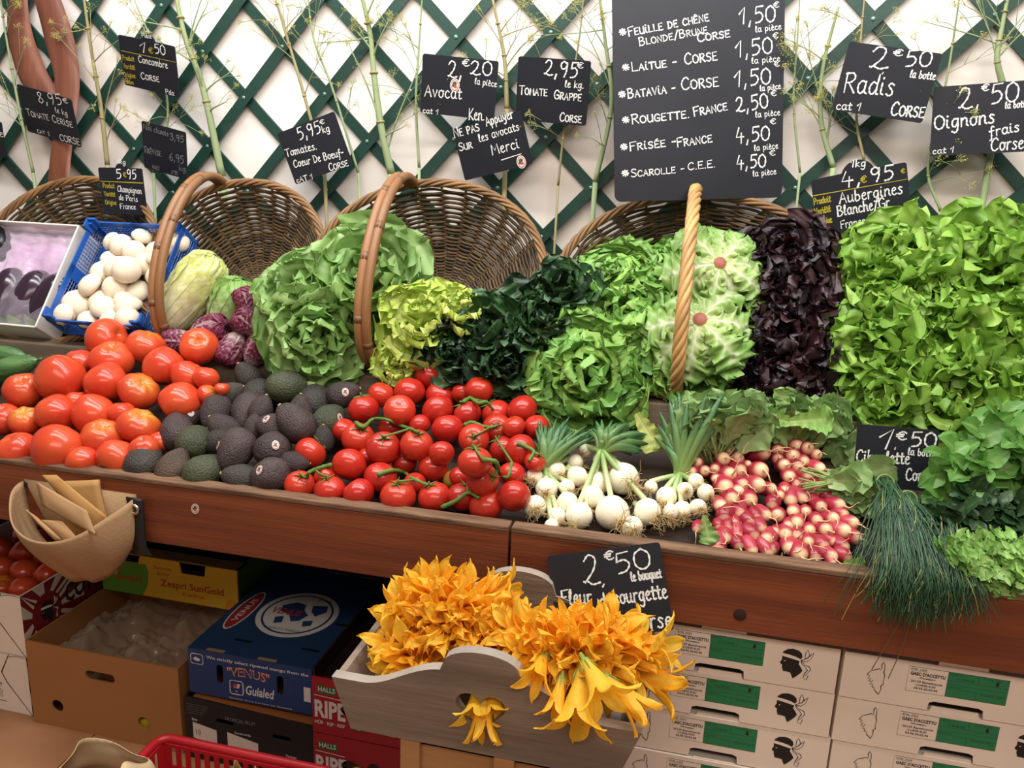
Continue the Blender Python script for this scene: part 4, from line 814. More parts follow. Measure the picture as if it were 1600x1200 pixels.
avo_rows = [  # px, py, r, skin, rotation of the stem end, tilt, sticker offset (px) or None
 ('front', [(226, 720, 29, 1, 8, -50, None), (272, 731, 27, 3, 25, -10, None), (322, 736, 29, 2, 60, -40, None), (376, 748, 25, 1, -70, 20, None), (420, 745, 30, 0, -110, -30, (-6, -13))]),
 ('second', [(277, 675, 28, 0, -25, -30, None), (305, 690, 28, 2, 10, -70, (24, 2)), (345, 690, 22, 1, 70, 30, None), (368, 704, 30, 0, 200, 30, (-24, -10)), (428, 700, 29, 0, 30, -70, (10, -6)), (460, 724, 20, 0, 90, 0, None)]),
 ('third', [(292, 652, 23, 0, 60, -20, (13, -9)), (350, 670, 24, 0, -50, 0, None), (398, 668, 18, 0, 0, 0, None), (425, 668, 24, 0, -80, -20, (-4, -15)), (461, 660, 29, 0, -40, 8, None), (505, 686, 18, 1, 0, 0, None)]),
 ('fourth', [(336, 645, 25, 0, 190, 40, None), (387, 645, 28, 0, 185, 40, None), (408, 640, 20, 0, 20, 0, None), (470, 640, 20, 0, 0, 0, None), (515, 655, 25, 2, 40, -50, (20, -3))]),
 ('rear', [(360, 615, 19, 1, 60, 0, None), (388, 590, 22, 1, -30, 20, None), (405, 617, 28, 1, 10, -60, None), (450, 603, 27, 2, 80, -10, None), (491, 627, 28, 1, -10, -50, None), (537, 616, 22, 0, 70, 0, (7, -4))])]
m_avst = m_stick
flat_ = []; meta = []
for rn, row in reversed(avo_rows):
    for i, it in enumerate(row): flat_.append(it[:3]); meta.append((rn, i, it))
P, R = heap(flat_, .075, .812, .52, sq=.86)
ALOOK = {0: 'dark purple', 1: 'blackish', 2: 'dark green', 3: 'brownish'}
for (rn, i, it), p, r in zip(meta, P, R):
    t = thing('avocado', f"{ALOOK[it[3]]} avocado{' with a sticker' if it[6] else ''}, {ORD[i]} from the beefsteak tomatoes in the {rn} row", 'avocado', p, 'avocados heaped on the tray')
    t.matrix_world = view_matrix(p, r * .98, it[4], it[5], 50 * i)
    put('skin', AV[it[3]][0], t); put('stem_nub', AV[it[3]][1], t)
    if it[6]:
        d = VIEW_R * it[6][0] - VIEW_U * it[6][1]; d = d * mpp(p); h = math.sqrt(max(.1, 1 - (np.linalg.norm(d) / r) ** 2)); n = d / r + VIEW_B * h; n /= np.linalg.norm(n)
        x_, y_, n = axes(n); mb = MB(); fruit_sticker(mb, np.zeros(3), x_, y_, .0095)
        # drape the sticker: cast it on the fruit's own ellipsoid surface
        Mi = np.array(t.matrix_world.inverted()); V = np.concatenate(mb.V); S_ = []
        for q in V:
            lo, hi = 0.0, .09
            for _ in range(22):
                md = (lo + hi) / 2; w_ = p + q - n * q.dot(n) + n * md; l = Mi[:3, :3] @ w_ + Mi[:3, 3]; zz = l[2] / 1.28; pr = (1 - .20 * (zz + .1) - .08 * max(0, zz) ** 2) * .98
                if (l[0] ** 2 + l[1] ** 2) / max(pr, .1) ** 2 + zz ** 2 < 1.06: lo = md
                else: hi = md
            w_ = p + q - n * q.dot(n) + n * (lo + .0003 + q.dot(n)); S_.append(Mi[:3, :3] @ w_ + Mi[:3, 3])
        mb.V = [np.array(S_)]; mb.C = [np.concatenate(mb.C)]; mb.build('fruit_sticker', m_avst, t, world=False, label='small oval fruit sticker')

# --- vine tomatoes
VT = []
for k in range(4):
    X = np.stack([np.sin(th) * np.cos(ph), np.sin(th) * np.sin(ph), np.cos(th) * np.ones_like(ph)], -1)
    r = 1 + .02 * noise3(X, 400 + k, 1.5) - .16 * np.exp(-(th / .3) ** 2) - .02 * np.exp(-((PI - th) / .2) ** 2)
    red, org = [(lin((178, 40, 28)), lin((190, 56, 34))), (lin((170, 34, 26)), lin((182, 50, 34))), (lin((184, 46, 30)), lin((190, 62, 36))), (lin((158, 132, 52)), lin((176, 120, 56)))][k]
    a = np.exp(-(th / .9) ** 2)[..., None] * np.ones((20, 28, 1)) * .8
    VT.append(ball(MB(), r, th, ph, (1.02, 1.02, .9), red * (1 - a) + org * a).mesh('vine_tomato', m_tom))
rg = np.random.RandomState(5); mb = MB()
for k in range(5):                                              # calyx star with a short stalk
    a = k * 2 * PI / 5 + rg.uniform(-.15, .15); Q = [np.array([math.cos(a) * q * .62, math.sin(a) * q * .62, .80 + .05 * math.sin(q * 3) + (.16 * q * q if k % 2 else -.02 * q)]) for q in np.linspace(.06, 1, 7)]
    tube(mb, Q, [.06, .075, .07, .06, .045, .03, .008], 5, flat=.4)
tube(mb, [(0, 0, .76), (.02, 0, .95), (.08, .02, 1.1)], [.06, .05, .06], 6); CALYX = mb.mesh('calyx', m_green)
V_ = {1: (672, 586, 24), 2: (596, 617, 21), 3: (640, 612, 24), 4: (689, 618, 24), 5: (749, 608, 22), 6: (775, 592, 15), 7: (568, 639, 24), 8: (624, 641, 25), 9: (684, 641, 25), 10: (730, 647, 22), 11: (775, 647, 24), 12: (722, 615, 17),
 13: (537, 672, 20), 14: (560, 685, 26), 15: (614, 668, 22), 16: (599, 700, 27), 17: (651, 695, 26), 18: (655, 664, 18), 19: (699, 670, 25), 20: (740, 686, 24), 21: (777, 669, 23), 22: (787, 702, 23), 23: (485, 707, 25), 24: (546, 726, 27), 25: (595, 746, 26),
 26: (677, 731, 24), 27: (690, 708, 20), 28: (632, 722, 20), 29: (742, 722, 27), 30: (754, 750, 27), 31: (707, 749, 15), 32: (468, 758, 24), 33: (515, 766, 24), 34: (560, 771, 25), 35: (622, 776, 28), 36: (679, 777, 26), 37: (722, 777, 24), 38: (760, 790, 27), 39: (803, 775, 26),
 40: (648, 755, 18), 41: (508, 744, 17), 42: (816, 640, 24), 43: (838, 667, 20), 44: (803, 667, 18), 45: (812, 704, 26), 47: (836, 722, 17), 48: (800, 742, 22), 49: (720, 745, 18), 50: (575, 715, 17)}
rows_v = [('front', [32, 33, 34, 35, 36, 37, 38, 39]), ('second', [41, 25, 40, 31, 49, 30, 48]), ('third', [23, 24, 50, 28, 26, 27, 29, 22, 45, 47]), ('fourth', [13, 14, 16, 17, 19, 20, 21, 44, 43]), ('fifth', [7, 15, 18, 8, 9, 10, 11, 42]), ('rear', [2, 3, 4, 12, 5, 6, 1])]
order = [i for _, rw in reversed(rows_v) for i in rw]
for i in (16, 17, 24, 35, 30, 29): order.remove(i); order.append(i)       # lie on top of their neighbours
P, R = heap([V_[i] for i in order], .075, .808, .52, sq=.88)
VP = {i: (p, r) for i, p, r in zip(order, P, R)}
TRUSS = {'A': ((14, 16, 17), [(556, 660), (568, 667), (583, 655), (606, 656), (626, 665), (645, 671)], 'truss of vine tomatoes joined by a long green stem in the middle of the pile'),
 'B': ((32, 33), [(519, 726), (500, 731), (483, 738), (480, 747)], 'truss of two vine tomatoes in the front corner by the avocados'),
 'C': ((35, 36), [(589, 742), (612, 735), (632, 739), (645, 748), (668, 758)], 'truss of two vine tomatoes with a thick green stem at the front edge mid pile'),
 'D': ((10, 11), [(724, 628), (735, 622), (748, 630), (760, 628), (770, 640)], 'truss of two vine tomatoes with a looped stem near the rear of the pile'),
 'E': ((20, 21), [(725, 664), (738, 660), (755, 666), (770, 668)], 'truss of two vine tomatoes with star calyxes facing out, behind the onion leaves'),
 'F': ((30, 29, 22), [(754, 718), (775, 722), (780, 738), (793, 746), (800, 722)], 'truss of vine tomatoes with a forked green stem next to the white onions'),
 'G': ((38, 37), [(690, 793), (712, 783), (732, 770), (748, 778)], 'truss of two vine tomatoes at the front edge by the joint of the boards'),
 'H': ((45, 47), [(808, 692), (822, 698), (834, 706), (826, 720)], 'truss of two vine tomatoes under the green onion leaves')}
SPEC = {20: (10, 75), 21: (0, 75), 16: (10, 45), 17: (15, 35), 14: (20, 40), 32: (20, 35), 33: (-10, 20), 35: (0, 25), 36: (-20, 20), 30: (70, 40), 38: (-20, 10), 8: (10, 50)}
def place_tomato(i, parent=None, label=None):
    p, r = VP[i]; a, b = SPEC.get(i, ((i * 73) % 80 - 40 + (160 if i % 3 == 0 else 0), (i * 37) % 50 - 10)); M = view_matrix(p, r, a, b, i * 31); me = VT[3 if i == 31 else i % 3]
    if parent is None:
        o = put('vine_tomato', me, M=M); tag(o, label, 'tomato', 'loose vine tomatoes heaped on the tray')
    else:
        o = bpy.data.objects.new('tomato', me); COL.objects.link(o); o.parent = parent; o.matrix_local = Matrix.Translation(-Vector(parent.location)) @ M
    if parent is not None or i in (1, 3, 7, 23): put('calyx', CALYX, o)
    return o
used = set()
for k, (ids, path, lab) in TRUSS.items():
    used |= set(ids); base = np.mean([VP[i][0] for i in ids], 0); t = thing('tomato_truss', lab, 'tomatoes', base, 'vine tomato trusses on the tray')
    for i in ids: place_tomato(i, t)
    near = min(np.dot(VP[i][0] - CAM, -VIEW_B) - VP[i][1] for i in ids); mb = MB(); Q = []
    for px, py in path:                                      # the stem runs over the tops of its fruit
        d = ray(px, py); best = None
        for i in order:
            p, r = VP[i]; b = (p - CAM).dot(d); h2 = r * r - ((p - CAM).dot(p - CAM) - b * b)
            if h2 > 0: q = b - math.sqrt(h2); best = q if best is None else min(best, q)
        tz = best if best is not None else near / max(.2, d.dot(-VIEW_B)); Q.append(CAM + d * (tz - .006))
    Qs = smooth_path(Q, 24); tube(mb, Qs, np.linspace(.0046, .0030, 24) * (1 + .25 * np.abs(np.sin(np.arange(24) * .9))), 7)
    for i in ids:                                            # side stalk from the stem to each calyx
        p, r = VP[i]; a, b = SPEC.get(i, ((i * 73) % 80 - 40 + (160 if i % 3 == 0 else 0), (i * 37) % 50 - 10)); top = np.array(view_matrix(p, r, a, b, 0) @ Vector((0, 0, 1.0)))
        j = np.argmin(np.linalg.norm(Qs - top, axis=1)); tube(mb, smooth_path([Qs[j], (Qs[j] + top) / 2 + VIEW_B * .008, top], 8), .0026, 6)
    mb.build('stem', m_green, t)
for rn, rw in rows_v:
    for q, i in enumerate([i for i in rw if i not in used]):
        place_tomato(i, None, 'small unripe yellow green vine tomato tucked between red ones at the front' if i == 31 else f'loose red vine tomato, {ORD[q]} from the avocados among the loose ones of the {rn} row')

# --- mushrooms in the blue crate
def obox(O, u, v, n): return O, u, v, n
m_blue = mat('blue_plastic', (38, 92, 178), .35, .5); m_mush = mat('mushroom_white', None, .6, .3, sss=.1, mott=.06, mscale=12)
# crate: inner frame from its four upper corner pixels
def local_box(px_fl, px_fr, px_bl, yf, yb):
    a, b, c = at(*px_fl, y=yf), at(*px_fr, y=yf), at(*px_bl, y=yb); return a, b - a, c - a
CA = at(67, 496, y=.43)
cfr = at(224, 512, y=.41); cbl = at(166, 348, y=.63); cbr = at(297, 352, y=.63)
U_ = (cfr - CA + (cbr - cbl)) / 2; W_c = .30
u_ = U_ / np.linalg.norm(U_); u_[1] = 0; u_ /= np.linalg.norm(u_); v_ = (cbl + cbr - CA - cfr) / 2; v_ -= u_ * v_.dot(u_); LV = np.linalg.norm(v_); v_ /= LV; n_ = np.cross(u_, v_)
cw = np.linalg.norm(cfr - CA) * .5 + np.linalg.norm(cbr - cbl) * .5; O_ = (CA + cfr) / 2 + u_ * .004 - u_ * cw / 2; HC = .09
T = thing('mushroom_crate', 'blue latticed plastic crate full of white mushrooms, tilted on the ledge', 'crate', O_ - n_ * HC)
def mesh_wall(name, A, e1, L, e2, H, nrm, lab=None):
    mb = MB(); b = .011
    for lo, hi in (((0, H - .016), (L, H)), ((0, 0), (L, .012)), ((0, 0), (b, H)), ((L - b, 0), (L, H)), ((L / 2 - .02, 0), (L / 2 + .02, H))):
        q = [A + e1 * x + e2 * y + nrm * z for z in (-.002, .002) for x, y in ((lo[0], lo[1]), (hi[0], lo[1]), (hi[0], hi[1]), (lo[0], hi[1]))]; mb.add(q, BOXF)
    k = int(L / .0115)
    for i in range(1, k): x = L * i / k; tube(mb, [A + e1 * x, A + e1 * x + e2 * H], .0014, 4, caps=False)
    for j in range(1, 9): y = H * j / 9; tube(mb, [A + e2 * y, A + e1 * L + e2 * y], .0014, 4, caps=False)
    o = mb.build(name, m_blue, T, smooth=False); return o
B_ = O_ - n_ * HC
for A, e1, L, nr in ((B_, u_, cw, -v_), (B_ + v_ * LV, u_, cw, v_), (B_, v_, LV, -u_), (B_ + u_ * cw, v_, LV, u_)): mesh_wall('lattice_side', A, e1, L, n_, HC, nr)
mb = MB(); mb.add([B_ + u_ * x + v_ * y + n_ * z for z in (0, .004) for x, y in ((0, 0), (cw, 0), (cw, LV), (0, LV))], BOXF); mb.build('crate_bottom', m_blue, T, smooth=False)
for x, y in ((0, 0), (cw, 0), (0, LV), (cw, LV)):
    sx, sy = (1 if x == 0 else -1), (1 if y == 0 else -1); c = B_ + u_ * x + v_ * y + n_ * HC; mb = MB()
    for a, b, h in ((.03, .006, .020), (.006, .03, .020), (.016, .016, .010)):
        q = [c + u_ * sx * i * a + v_ * sy * j * b + n_ * z for z in (-.02, h) for i, j in ((0, 0), (1, 0), (1, 1), (0, 1))]; mb.add(q, BOXF)
    mb.build('corner_post', m_blue, T, smooth=False)
MU = []
for k in range(4):
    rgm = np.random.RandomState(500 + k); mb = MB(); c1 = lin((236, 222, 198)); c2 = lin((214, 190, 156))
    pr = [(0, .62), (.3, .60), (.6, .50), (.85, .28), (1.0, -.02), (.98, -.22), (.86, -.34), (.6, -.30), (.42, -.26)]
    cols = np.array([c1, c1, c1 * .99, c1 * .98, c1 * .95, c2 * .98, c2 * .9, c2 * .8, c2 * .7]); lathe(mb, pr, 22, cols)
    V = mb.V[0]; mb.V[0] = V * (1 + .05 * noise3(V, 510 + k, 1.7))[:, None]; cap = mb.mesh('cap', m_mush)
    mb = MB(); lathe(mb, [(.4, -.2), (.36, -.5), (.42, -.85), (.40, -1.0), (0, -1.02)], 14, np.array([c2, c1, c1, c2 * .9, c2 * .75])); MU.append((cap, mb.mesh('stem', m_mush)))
mush_rows = [('front', [(104, 492, 16), (138, 499, 15), (175, 498, 17), (205, 498, 16)]), ('second', [(115, 476, 23), (150, 470, 18), (164, 480, 19), (203, 478, 19)]), ('third', [(142, 446, 19), (179, 449, 18), (208, 453, 18), (192, 468, 14)]),
 ('fourth', [(160, 425, 20), (186, 417, 19), (206, 424, 20), (245, 430, 16)]), ('fifth', [(170, 402, 15), (195, 406, 17), (212, 392, 16), (248, 404, 14), (226, 412, 16)]), ('rear', [(172, 376, 14), (190, 382, 17), (256, 380, 21), (222, 369, 14), (282, 380, 13), (240, 392, 15)])]
flat_ = []; meta = []
for rn, row in reversed(mush_rows):
    for i, it in enumerate(row): flat_.append(it); meta.append((rn, i, it))
nn = n_; pc = O_ + u_ * cw / 2 + v_ * LV / 2 - n_ * .028
kk = []
for px, py, rp in flat_: p = on_plane(px, py, pc, nn); kk.append((p, rp * mpp(p)))
for _ in range(50):
    for i in range(len(kk)):
        for j in range(i + 1, len(kk)):
            D = kk[j][0] - kk[i][0]; L = np.linalg.norm(D); m = (kk[i][1] + kk[j][1]) * .82
            if L < m: s = .2 * (m - L); kk[i] = (kk[i][0] - VIEW_B * s, kk[i][1]); kk[j] = (kk[j][0] + VIEW_B * s, kk[j][1])
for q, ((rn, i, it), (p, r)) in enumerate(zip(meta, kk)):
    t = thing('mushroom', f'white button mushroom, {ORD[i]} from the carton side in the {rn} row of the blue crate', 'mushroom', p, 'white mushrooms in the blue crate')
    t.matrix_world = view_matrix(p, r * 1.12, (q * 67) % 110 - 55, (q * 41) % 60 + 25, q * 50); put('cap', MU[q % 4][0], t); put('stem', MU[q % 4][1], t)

# --- white carton of wrapped aubergines
m_wcard = mat('white_cardboard', (226, 220, 212), .65, .3, mott=.06, mscale=10); m_aub = mat('aubergine_skin', (44, 26, 42), .18, .6, rnd=.2)
A = at(-75, 470, y=.43); O2 = at(55, 512, y=.425); D2 = at(124, 351, y=.63); v2 = D2 - O2; L2 = np.linalg.norm(v2); v2 /= L2; u2 = np.array([1.0, 0, 0]); u2 -= v2 * u2.dot(v2); u2 /= np.linalg.norm(u2); n2 = np.cross(u2, v2); W2 = .34; H2 = .10
T = thing('aubergine_carton', 'white cardboard carton holding dark aubergines under clear plastic, beside the blue crate', 'box', O2 - u2 * W2 - n2 * H2)
B2 = O2 - u2 * W2 - n2 * H2
def slab(mb, A, e1, L, e2, H, e3, t): mb.add([A + e1 * x + e2 * y + e3 * z for z in (0, t) for x, y in ((0, 0), (L, 0), (L, H), (0, H))], BOXF)
for A, e1, L, nr in ((B2, u2, W2, v2), (B2 + v2 * L2, u2, W2, -v2), (B2, v2, L2, u2), (B2 + u2 * W2, v2, L2, -u2)):
    mb = MB(); slab(mb, A, e1, L, n2, H2, nr, .006); mb.build('carton_side', m_wcard, T, smooth=False, bevel=.002)
mb = MB(); slab(mb, B2, u2, W2, v2, L2, n2, .004); mb.build('carton_bottom', m_wcard, T, smooth=False)
mb = MB()                                                       # printed green strip with small marks on the front
for i in range(46): q = B2 + u2 * (W2 * i / 46) - v2 * .0008 + n2 * .012; mb.add([q, q + u2 * .004, q + u2 * .006 + n2 * .014, q + u2 * .002 + n2 * .014], [(0, 1, 2, 3)], lin((112, 128, 66)))
slab2 = [B2 - v2 * .0006 + u2 * x + n2 * y for x, y in ((0, .004), (W2, .004), (W2, .008), (0, .008))]; mb.add(slab2, [(0, 1, 2, 3)], lin((120, 60, 66))); mb.build('printed_strip', m_stick, T, smooth=False)
mb = MB(); tt, pp = th, ph; z = np.cos(tt); rr = .042 * np.sqrt(np.clip(1 - np.abs(z) ** 2.3, 0, 1)) * (1 - .28 * z)
AUB = mb.add(np.stack([rr * np.cos(pp), rr * np.sin(pp), .085 * z * np.ones_like(pp)], -1).reshape(-1, 3), grid_faces(20, 28, True)[:, ::-1]).mesh('skin', m_aub)
mb = MB(); lathe(mb, [(0, .104), (.007, .104), (.007, .088), (.02, .078), (.026, .066)], 10); AUBC = mb.mesh('calyx', m_green)
Rm = Matrix([(u2[0], n2[0], v2[0]), (u2[1], n2[1], v2[1]), (u2[2], n2[2], v2[2])]).to_4x4()
for i, x in enumerate((.06, .145, .225, .295)):
    for j, y in enumerate((.115,)):
        if y + .1 > L2: continue
        t = thing('aubergine', f'dark glossy aubergine under film, {ORD[3 - i]} from the blue crate', 'aubergine', (0, 0, 0), 'aubergines wrapped in the white carton')
        M = Matrix.Translation(Vector(B2 + u2 * x + v2 * y + n2 * .046)) @ Rm @ Matrix.Rotation(.2 * (i - 1) + PI, 4, 'Y') @ Matrix.Scale(1.1, 4); t.matrix_world = M; put('skin', AUB, t); put('calyx', AUBC, t)
m_film = film_mat('clear_film', (220, 206, 222), .80, .08); m_film2 = film_mat('grey_film', (204, 188, 170), .70, .1)
def film(name, lab, cat, O, e1, L, e2, H, up, amp, f, seed, m, nu=46, nv=40, parent=None, base=0.0):
    x, y = np.meshgrid(np.linspace(0, L, nu), np.linspace(0, H, nv), indexing='ij'); Q = np.stack([x, y, 0 * x], -1)
    h = base + amp * (noise3(Q, seed, f) + .5 * np.abs(noise3(Q, seed + 1, f * 2.2)) - .25 * np.abs(noise3(Q, seed + 2, f * 4)))
    V = O + x[..., None] * e1 + y[..., None] * e2 + h[..., None] * up; mb = MB().add(V.reshape(-1, 3), grid_faces(nu, nv)); o = mb.build(name, m, parent)
    if parent is None: tag(o, lab, cat)
    return o
film('plastic_film', 'crumpled clear plastic film over the aubergines in the white carton', 'plastic film', B2 + u2 * .008 + v2 * .008, u2, W2 - .016, v2, L2 - .016, n2, .011, 22, 3, m_film, base=.082)
o = film('tissue_wrap', 'lilac and white tissue paper crumpled over the back of the white aubergine carton', 'tissue paper', B2 + u2 * .012 + v2 * (L2 * .44), u2, W2 - .024, v2, L2 * .56 - .014, n2, .012, 18, 31, mat('lilac_tissue_paper', (214, 196, 214), .7, .3, bump=.4, bscale=20, rgb2=(196, 142, 190), mscale=9), base=.058)
# dark plastic bag at the end of the ledge
m_black = mat('black_plastic', (20, 21, 26), .25, .5)
C = at(-14, 376, y=.62); X = np.stack([np.sin(th) * np.cos(ph), np.sin(th) * np.sin(ph), np.cos(th) * np.ones_like(ph)], -1); r = .08 * (1 + .22 * noise3(X, 7, 3) + .16 * np.abs(noise3(X, 8, 6)) + .08 * noise3(X, 9, 13))
mb = ball(MB(), r, th, ph, (.9, .6, 1.0)); mb.V[0] = mb.V[0] + C - np.array([.02, 0, .01]); tag(mb.build('plastic_bag', m_black), 'crumpled black plastic bag behind the white carton at the photo edge', 'bag')
# cucumbers
m_cuc = mat('cucumber_skin', (44, 84, 42), .34, .5, bump=.5, bscale=40, stretch=(.3, 5, 5), rgb2=(104, 142, 84), mscale=8)
for k, (x0, y0, x1, y1, r, lab) in enumerate([(-140, 640, 60, 562, 19, 'dark green cucumber on top, its tip pointing at the tomatoes'), (-160, 566, 42, 556, 17, 'ridged green cucumber behind, lying against the ledge'), (-150, 640, 34, 596, 19, 'ridged green cucumber in the middle of the bundle'), (-150, 690, 14, 628, 17, 'green cucumber lowest of the bundle beside the beefsteak tomatoes')]):
    a, b = at(x0, y0, y=.33 - .05 * (k == 3) + .04 * (k == 1) - .03 * (k == 0)), at(x1, y1, y=.35 - .06 * (k == 3) + .04 * (k == 1) - .04 * (k == 0)); Q = smooth_path([a, (a + b) / 2 + np.array([0, 0, .008]), b], 24); rr = r * mpp(b) * np.sqrt(np.clip(1 - np.abs(np.linspace(-1, 1, 24)) ** 8, .02, 1)); rr[-4:] *= (.95, .85, .7, .5)
    t = thing('cucumber', lab, 'cucumber', (a + b) / 2, 'cucumbers beside the beefsteak tomatoes'); mb = MB(); tube(mb, Q, rr, 12); mb.build('skin', m_cuc, t); mb = MB(); tube(mb, [Q[-1], Q[-1] + (Q[-1] - Q[-2]) * .6], [.004, .003], 6); mb.build('stem', m_green, t)

# ================================================================ ONIONS, RADISHES, HERBS
m_on = mat('white_onion_skin', None, .32, .5, sss=.08, bump=.12, bscale=14, mott=.04); m_root = mat('dry_root', None, .8, .1); m_onleaf = mat('onion_leaf', None, .4, .5, trans=.1, bump=.1, bscale=30)
prO = [(0, -.98), (.2, -.97), (.55, -.80), (.86, -.45), (1.0, 0), (.93, .38), (.68, .72), (.40, .95), (.26, 1.15), (.22, 1.35), (.2, 1.5)]
ON = []
for k in range(3):
    w_, y_, g_ = lin((238, 230, 206)), lin([(230, 214, 172), (226, 206, 158), (234, 222, 190)][k]), lin((176, 196, 120))
    cols = np.array([y_, y_, w_, w_, w_, w_, w_, w_ * .97, (w_ + g_) / 2, g_, g_]); mb = MB(); lathe(mb, prO, 24, cols); V = mb.V[0]
    a = np.arctan2(V[:, 1], V[:, 0]); mb.C[0] = mb.C[0] * (1 - .05 * (np.sin(a * 9 + k) > .55)[:, None]); mb.V[0] = V * (1 + .03 * noise3(V, 600 + k, 1.5))[:, None]; ON.append(mb.mesh('bulb', m_on))
RT = []
for k in range(3):
    rg = np.random.RandomState(620 + k); mb = MB(); lathe(mb, [(0, -1.03), (.16, -1.02), (.2, -.95)], 10, lin((196, 164, 112)))
    for i in range(40):
        a = rg.uniform(0, 6.28); d = np.array([math.cos(a) * .7, math.sin(a) * .7, -.6]); p = np.array([.1 * math.cos(a), .1 * math.sin(a), -1.0]); Q = [p]
        for s in range(6): d = d + rg.normal(size=3) * .38 + np.array([0, 0, -.05]); d /= np.linalg.norm(d); p = p + d * .21 * rg.uniform(.6, 1.4); Q.append(p)
        tube(mb, smooth_path(Q, 11), np.linspace(.026, .014, 11), 3, lin((206, 178, 126)) * rg.uniform(.75, 1.05), caps=False)
    RT.append(mb.mesh('roots', m_root))
bunches = [
 ('bunch of small white spring onions next to the vine tomatoes', [(899, 722, 13, 0), (835, 745, 14, 1), (870, 735, 15, 1), (902, 745, 17, 0), (854, 764, 18, 1), (886, 762, 13, 1), (887, 786, 18, 0), (836, 792, 19, 2), (870, 807, 15, 1), (862, 822, 12, 1)],
  (850, 735), [(842, 672), (856, 668), (868, 676), (880, 664), (895, 668), (905, 676), (915, 682), (847, 690), (925, 672)], 801),
 ('middle bunch of white spring onions with the two biggest bulbs', [(914, 705, 11, 1), (945, 721, 19, 2), (974, 748, 26, 1), (932, 755, 20, 0), (925, 777, 19, 0), (905, 806, 22, 0), (957, 801, 28, 1), (1012, 800, 22, 1), (987, 824, 18, 2)],
  (940, 705), [(936, 668), (950, 664), (965, 670), (978, 676), (990, 672), (1000, 684), (1002, 698), (1004, 712), (985, 690), (1000, 722), (960, 676)], 802),
 ('bunch of white spring onions with upright leaves, touching the radishes', [(1017, 761, 11, 1), (1041, 777, 17, 0), (1070, 767, 14, 2), (1087, 752, 13, 1), (1103, 770, 14, 1), (1091, 793, 14, 2), (1066, 797, 15, 1), (1048, 800, 13, 0)],
  (1062, 742), [(1052, 640), (1066, 630), (1080, 628), (1092, 640), (1128, 622), (1046, 668), (1104, 648), (1120, 655), (1038, 690), (1115, 664)], 803)]
for lab, items, neck, tips, sd in bunches:
    P, R = heap([i[:3] for i in items], .075, .795, .50, sq=.86); rg = np.random.RandomState(sd); nk = at(*neck, y=float(np.mean(P[:, 1])) + .045)
    T = thing('onion_bunch', lab, 'spring onions', (float(np.mean(P[:, 0])), float(np.mean(P[:, 1])), .77), 'spring onion bunches on the tray'); TL_ = np.array(T.location)
    for i, (it, p, r) in enumerate(zip(items, P, R)):
        px = np.array(neck) - np.array(it[:2]); rot = math.degrees(math.atan2(px[0], -px[1])); rot = max(-50, min(50, rot)); M = view_matrix(p - TL_, r, rot + rg.uniform(-25, 25), [-38, -62, -85][it[3]] + rg.uniform(-8, 8), i * 40)
        o = put('bulb', ON[i % 3], T); o.matrix_local = M; put('roots', RT[i % 3], o)
    mb = MB()
    for i, (it, p, r) in enumerate(zip(items, P, R)):           # pale necks from each bulb to the tie
        if it[3] == 2: continue
        a = p + VIEW_U * r * .7 - VIEW_B * r * .4; Q = smooth_path([a, (a + nk) / 2 - VIEW_B * .008, nk + VIEW_U * .004 * (i % 3)], 8); k = np.linspace(0, 1, 8)[:, None]; tube(mb, Q, .0062, 7, lin((214, 222, 170)) * (1 - k) + lin((128, 168, 84)) * k)
    mb.build('neck', m_onleaf, T)
    for i, tp in enumerate(tips):
        b = at(*tp, y=nk[1] + .075 + .02 * rg.uniform(-1, 1)); b[2] = max(b[2], .90); lw = rg.uniform(.0055, .0095)
        for q in range(6):
            e = b + VIEW_R * rg.uniform(-.03, .03) + VIEW_B * rg.uniform(-.035, .03) + np.array([0, rg.uniform(-.03, .03), rg.uniform(-.02, .02)]); Q = smooth_path([nk + VIEW_R * rg.uniform(-.01, .01), nk * .55 + e * .45 + VIEW_B * rg.uniform(0, .014) + np.array([0, 0, .012]), e], 14); k = np.linspace(0, 1, 14)[:, None] ** .5
            mb = MB(); tube(mb, Q, lw * np.array([.55, .75, .9, 1, 1, 1, 1, .98, .95, .9, .82, .7, .5, .15]), 8, lin((164, 196, 108)) * (1 - k) + lin((58, 104, 68)) * rg.uniform(.8, 1.15) * k, flat=.55); mb.build('leaf', m_onleaf, T)

# --- radishes
m_rad = mat('radish_skin', None, .3, .5, mott=.06, mscale=6, rnd=.12)
RA = []
for k in range(3):
    red, pale = lin([(160, 42, 60), (172, 56, 72), (148, 34, 52)][k]), lin((234, 198, 156)); ln = [1.5, 1.75, 1.3][k]
    zz = np.linspace(-1, 1, 18); rr = np.sqrt(np.clip(1 - np.abs(zz) ** 2.6, 0, 1)) * (1 - .06 * zz); a = np.clip((zz - [.58, .50, .66][k]) / .34, 0, 1)[:, None]
    mb = MB(); lathe(mb, list(zip(rr, zz * ln)), 16, red * (1 - a) + pale * a); RA.append((mb.mesh('radish', m_rad), ln))
rg = np.random.RandomState(640); RR = []
for k in range(4):
    mb = MB(); p = np.array([0, 0, 1.0]); d = np.array([0, 0, 1.0]); Q = [p]
    for s in range(7): d = d + rg.normal(size=3) * .28 + np.array([0, .0, -.10]); d /= np.linalg.norm(d); p = p + d * .34; Q.append(p)
    tube(mb, smooth_path(Q, 14), np.linspace(.12, .03, 14), 4, lin((222, 180, 142)), caps=False); RR.append(mb.mesh('root', m_root))
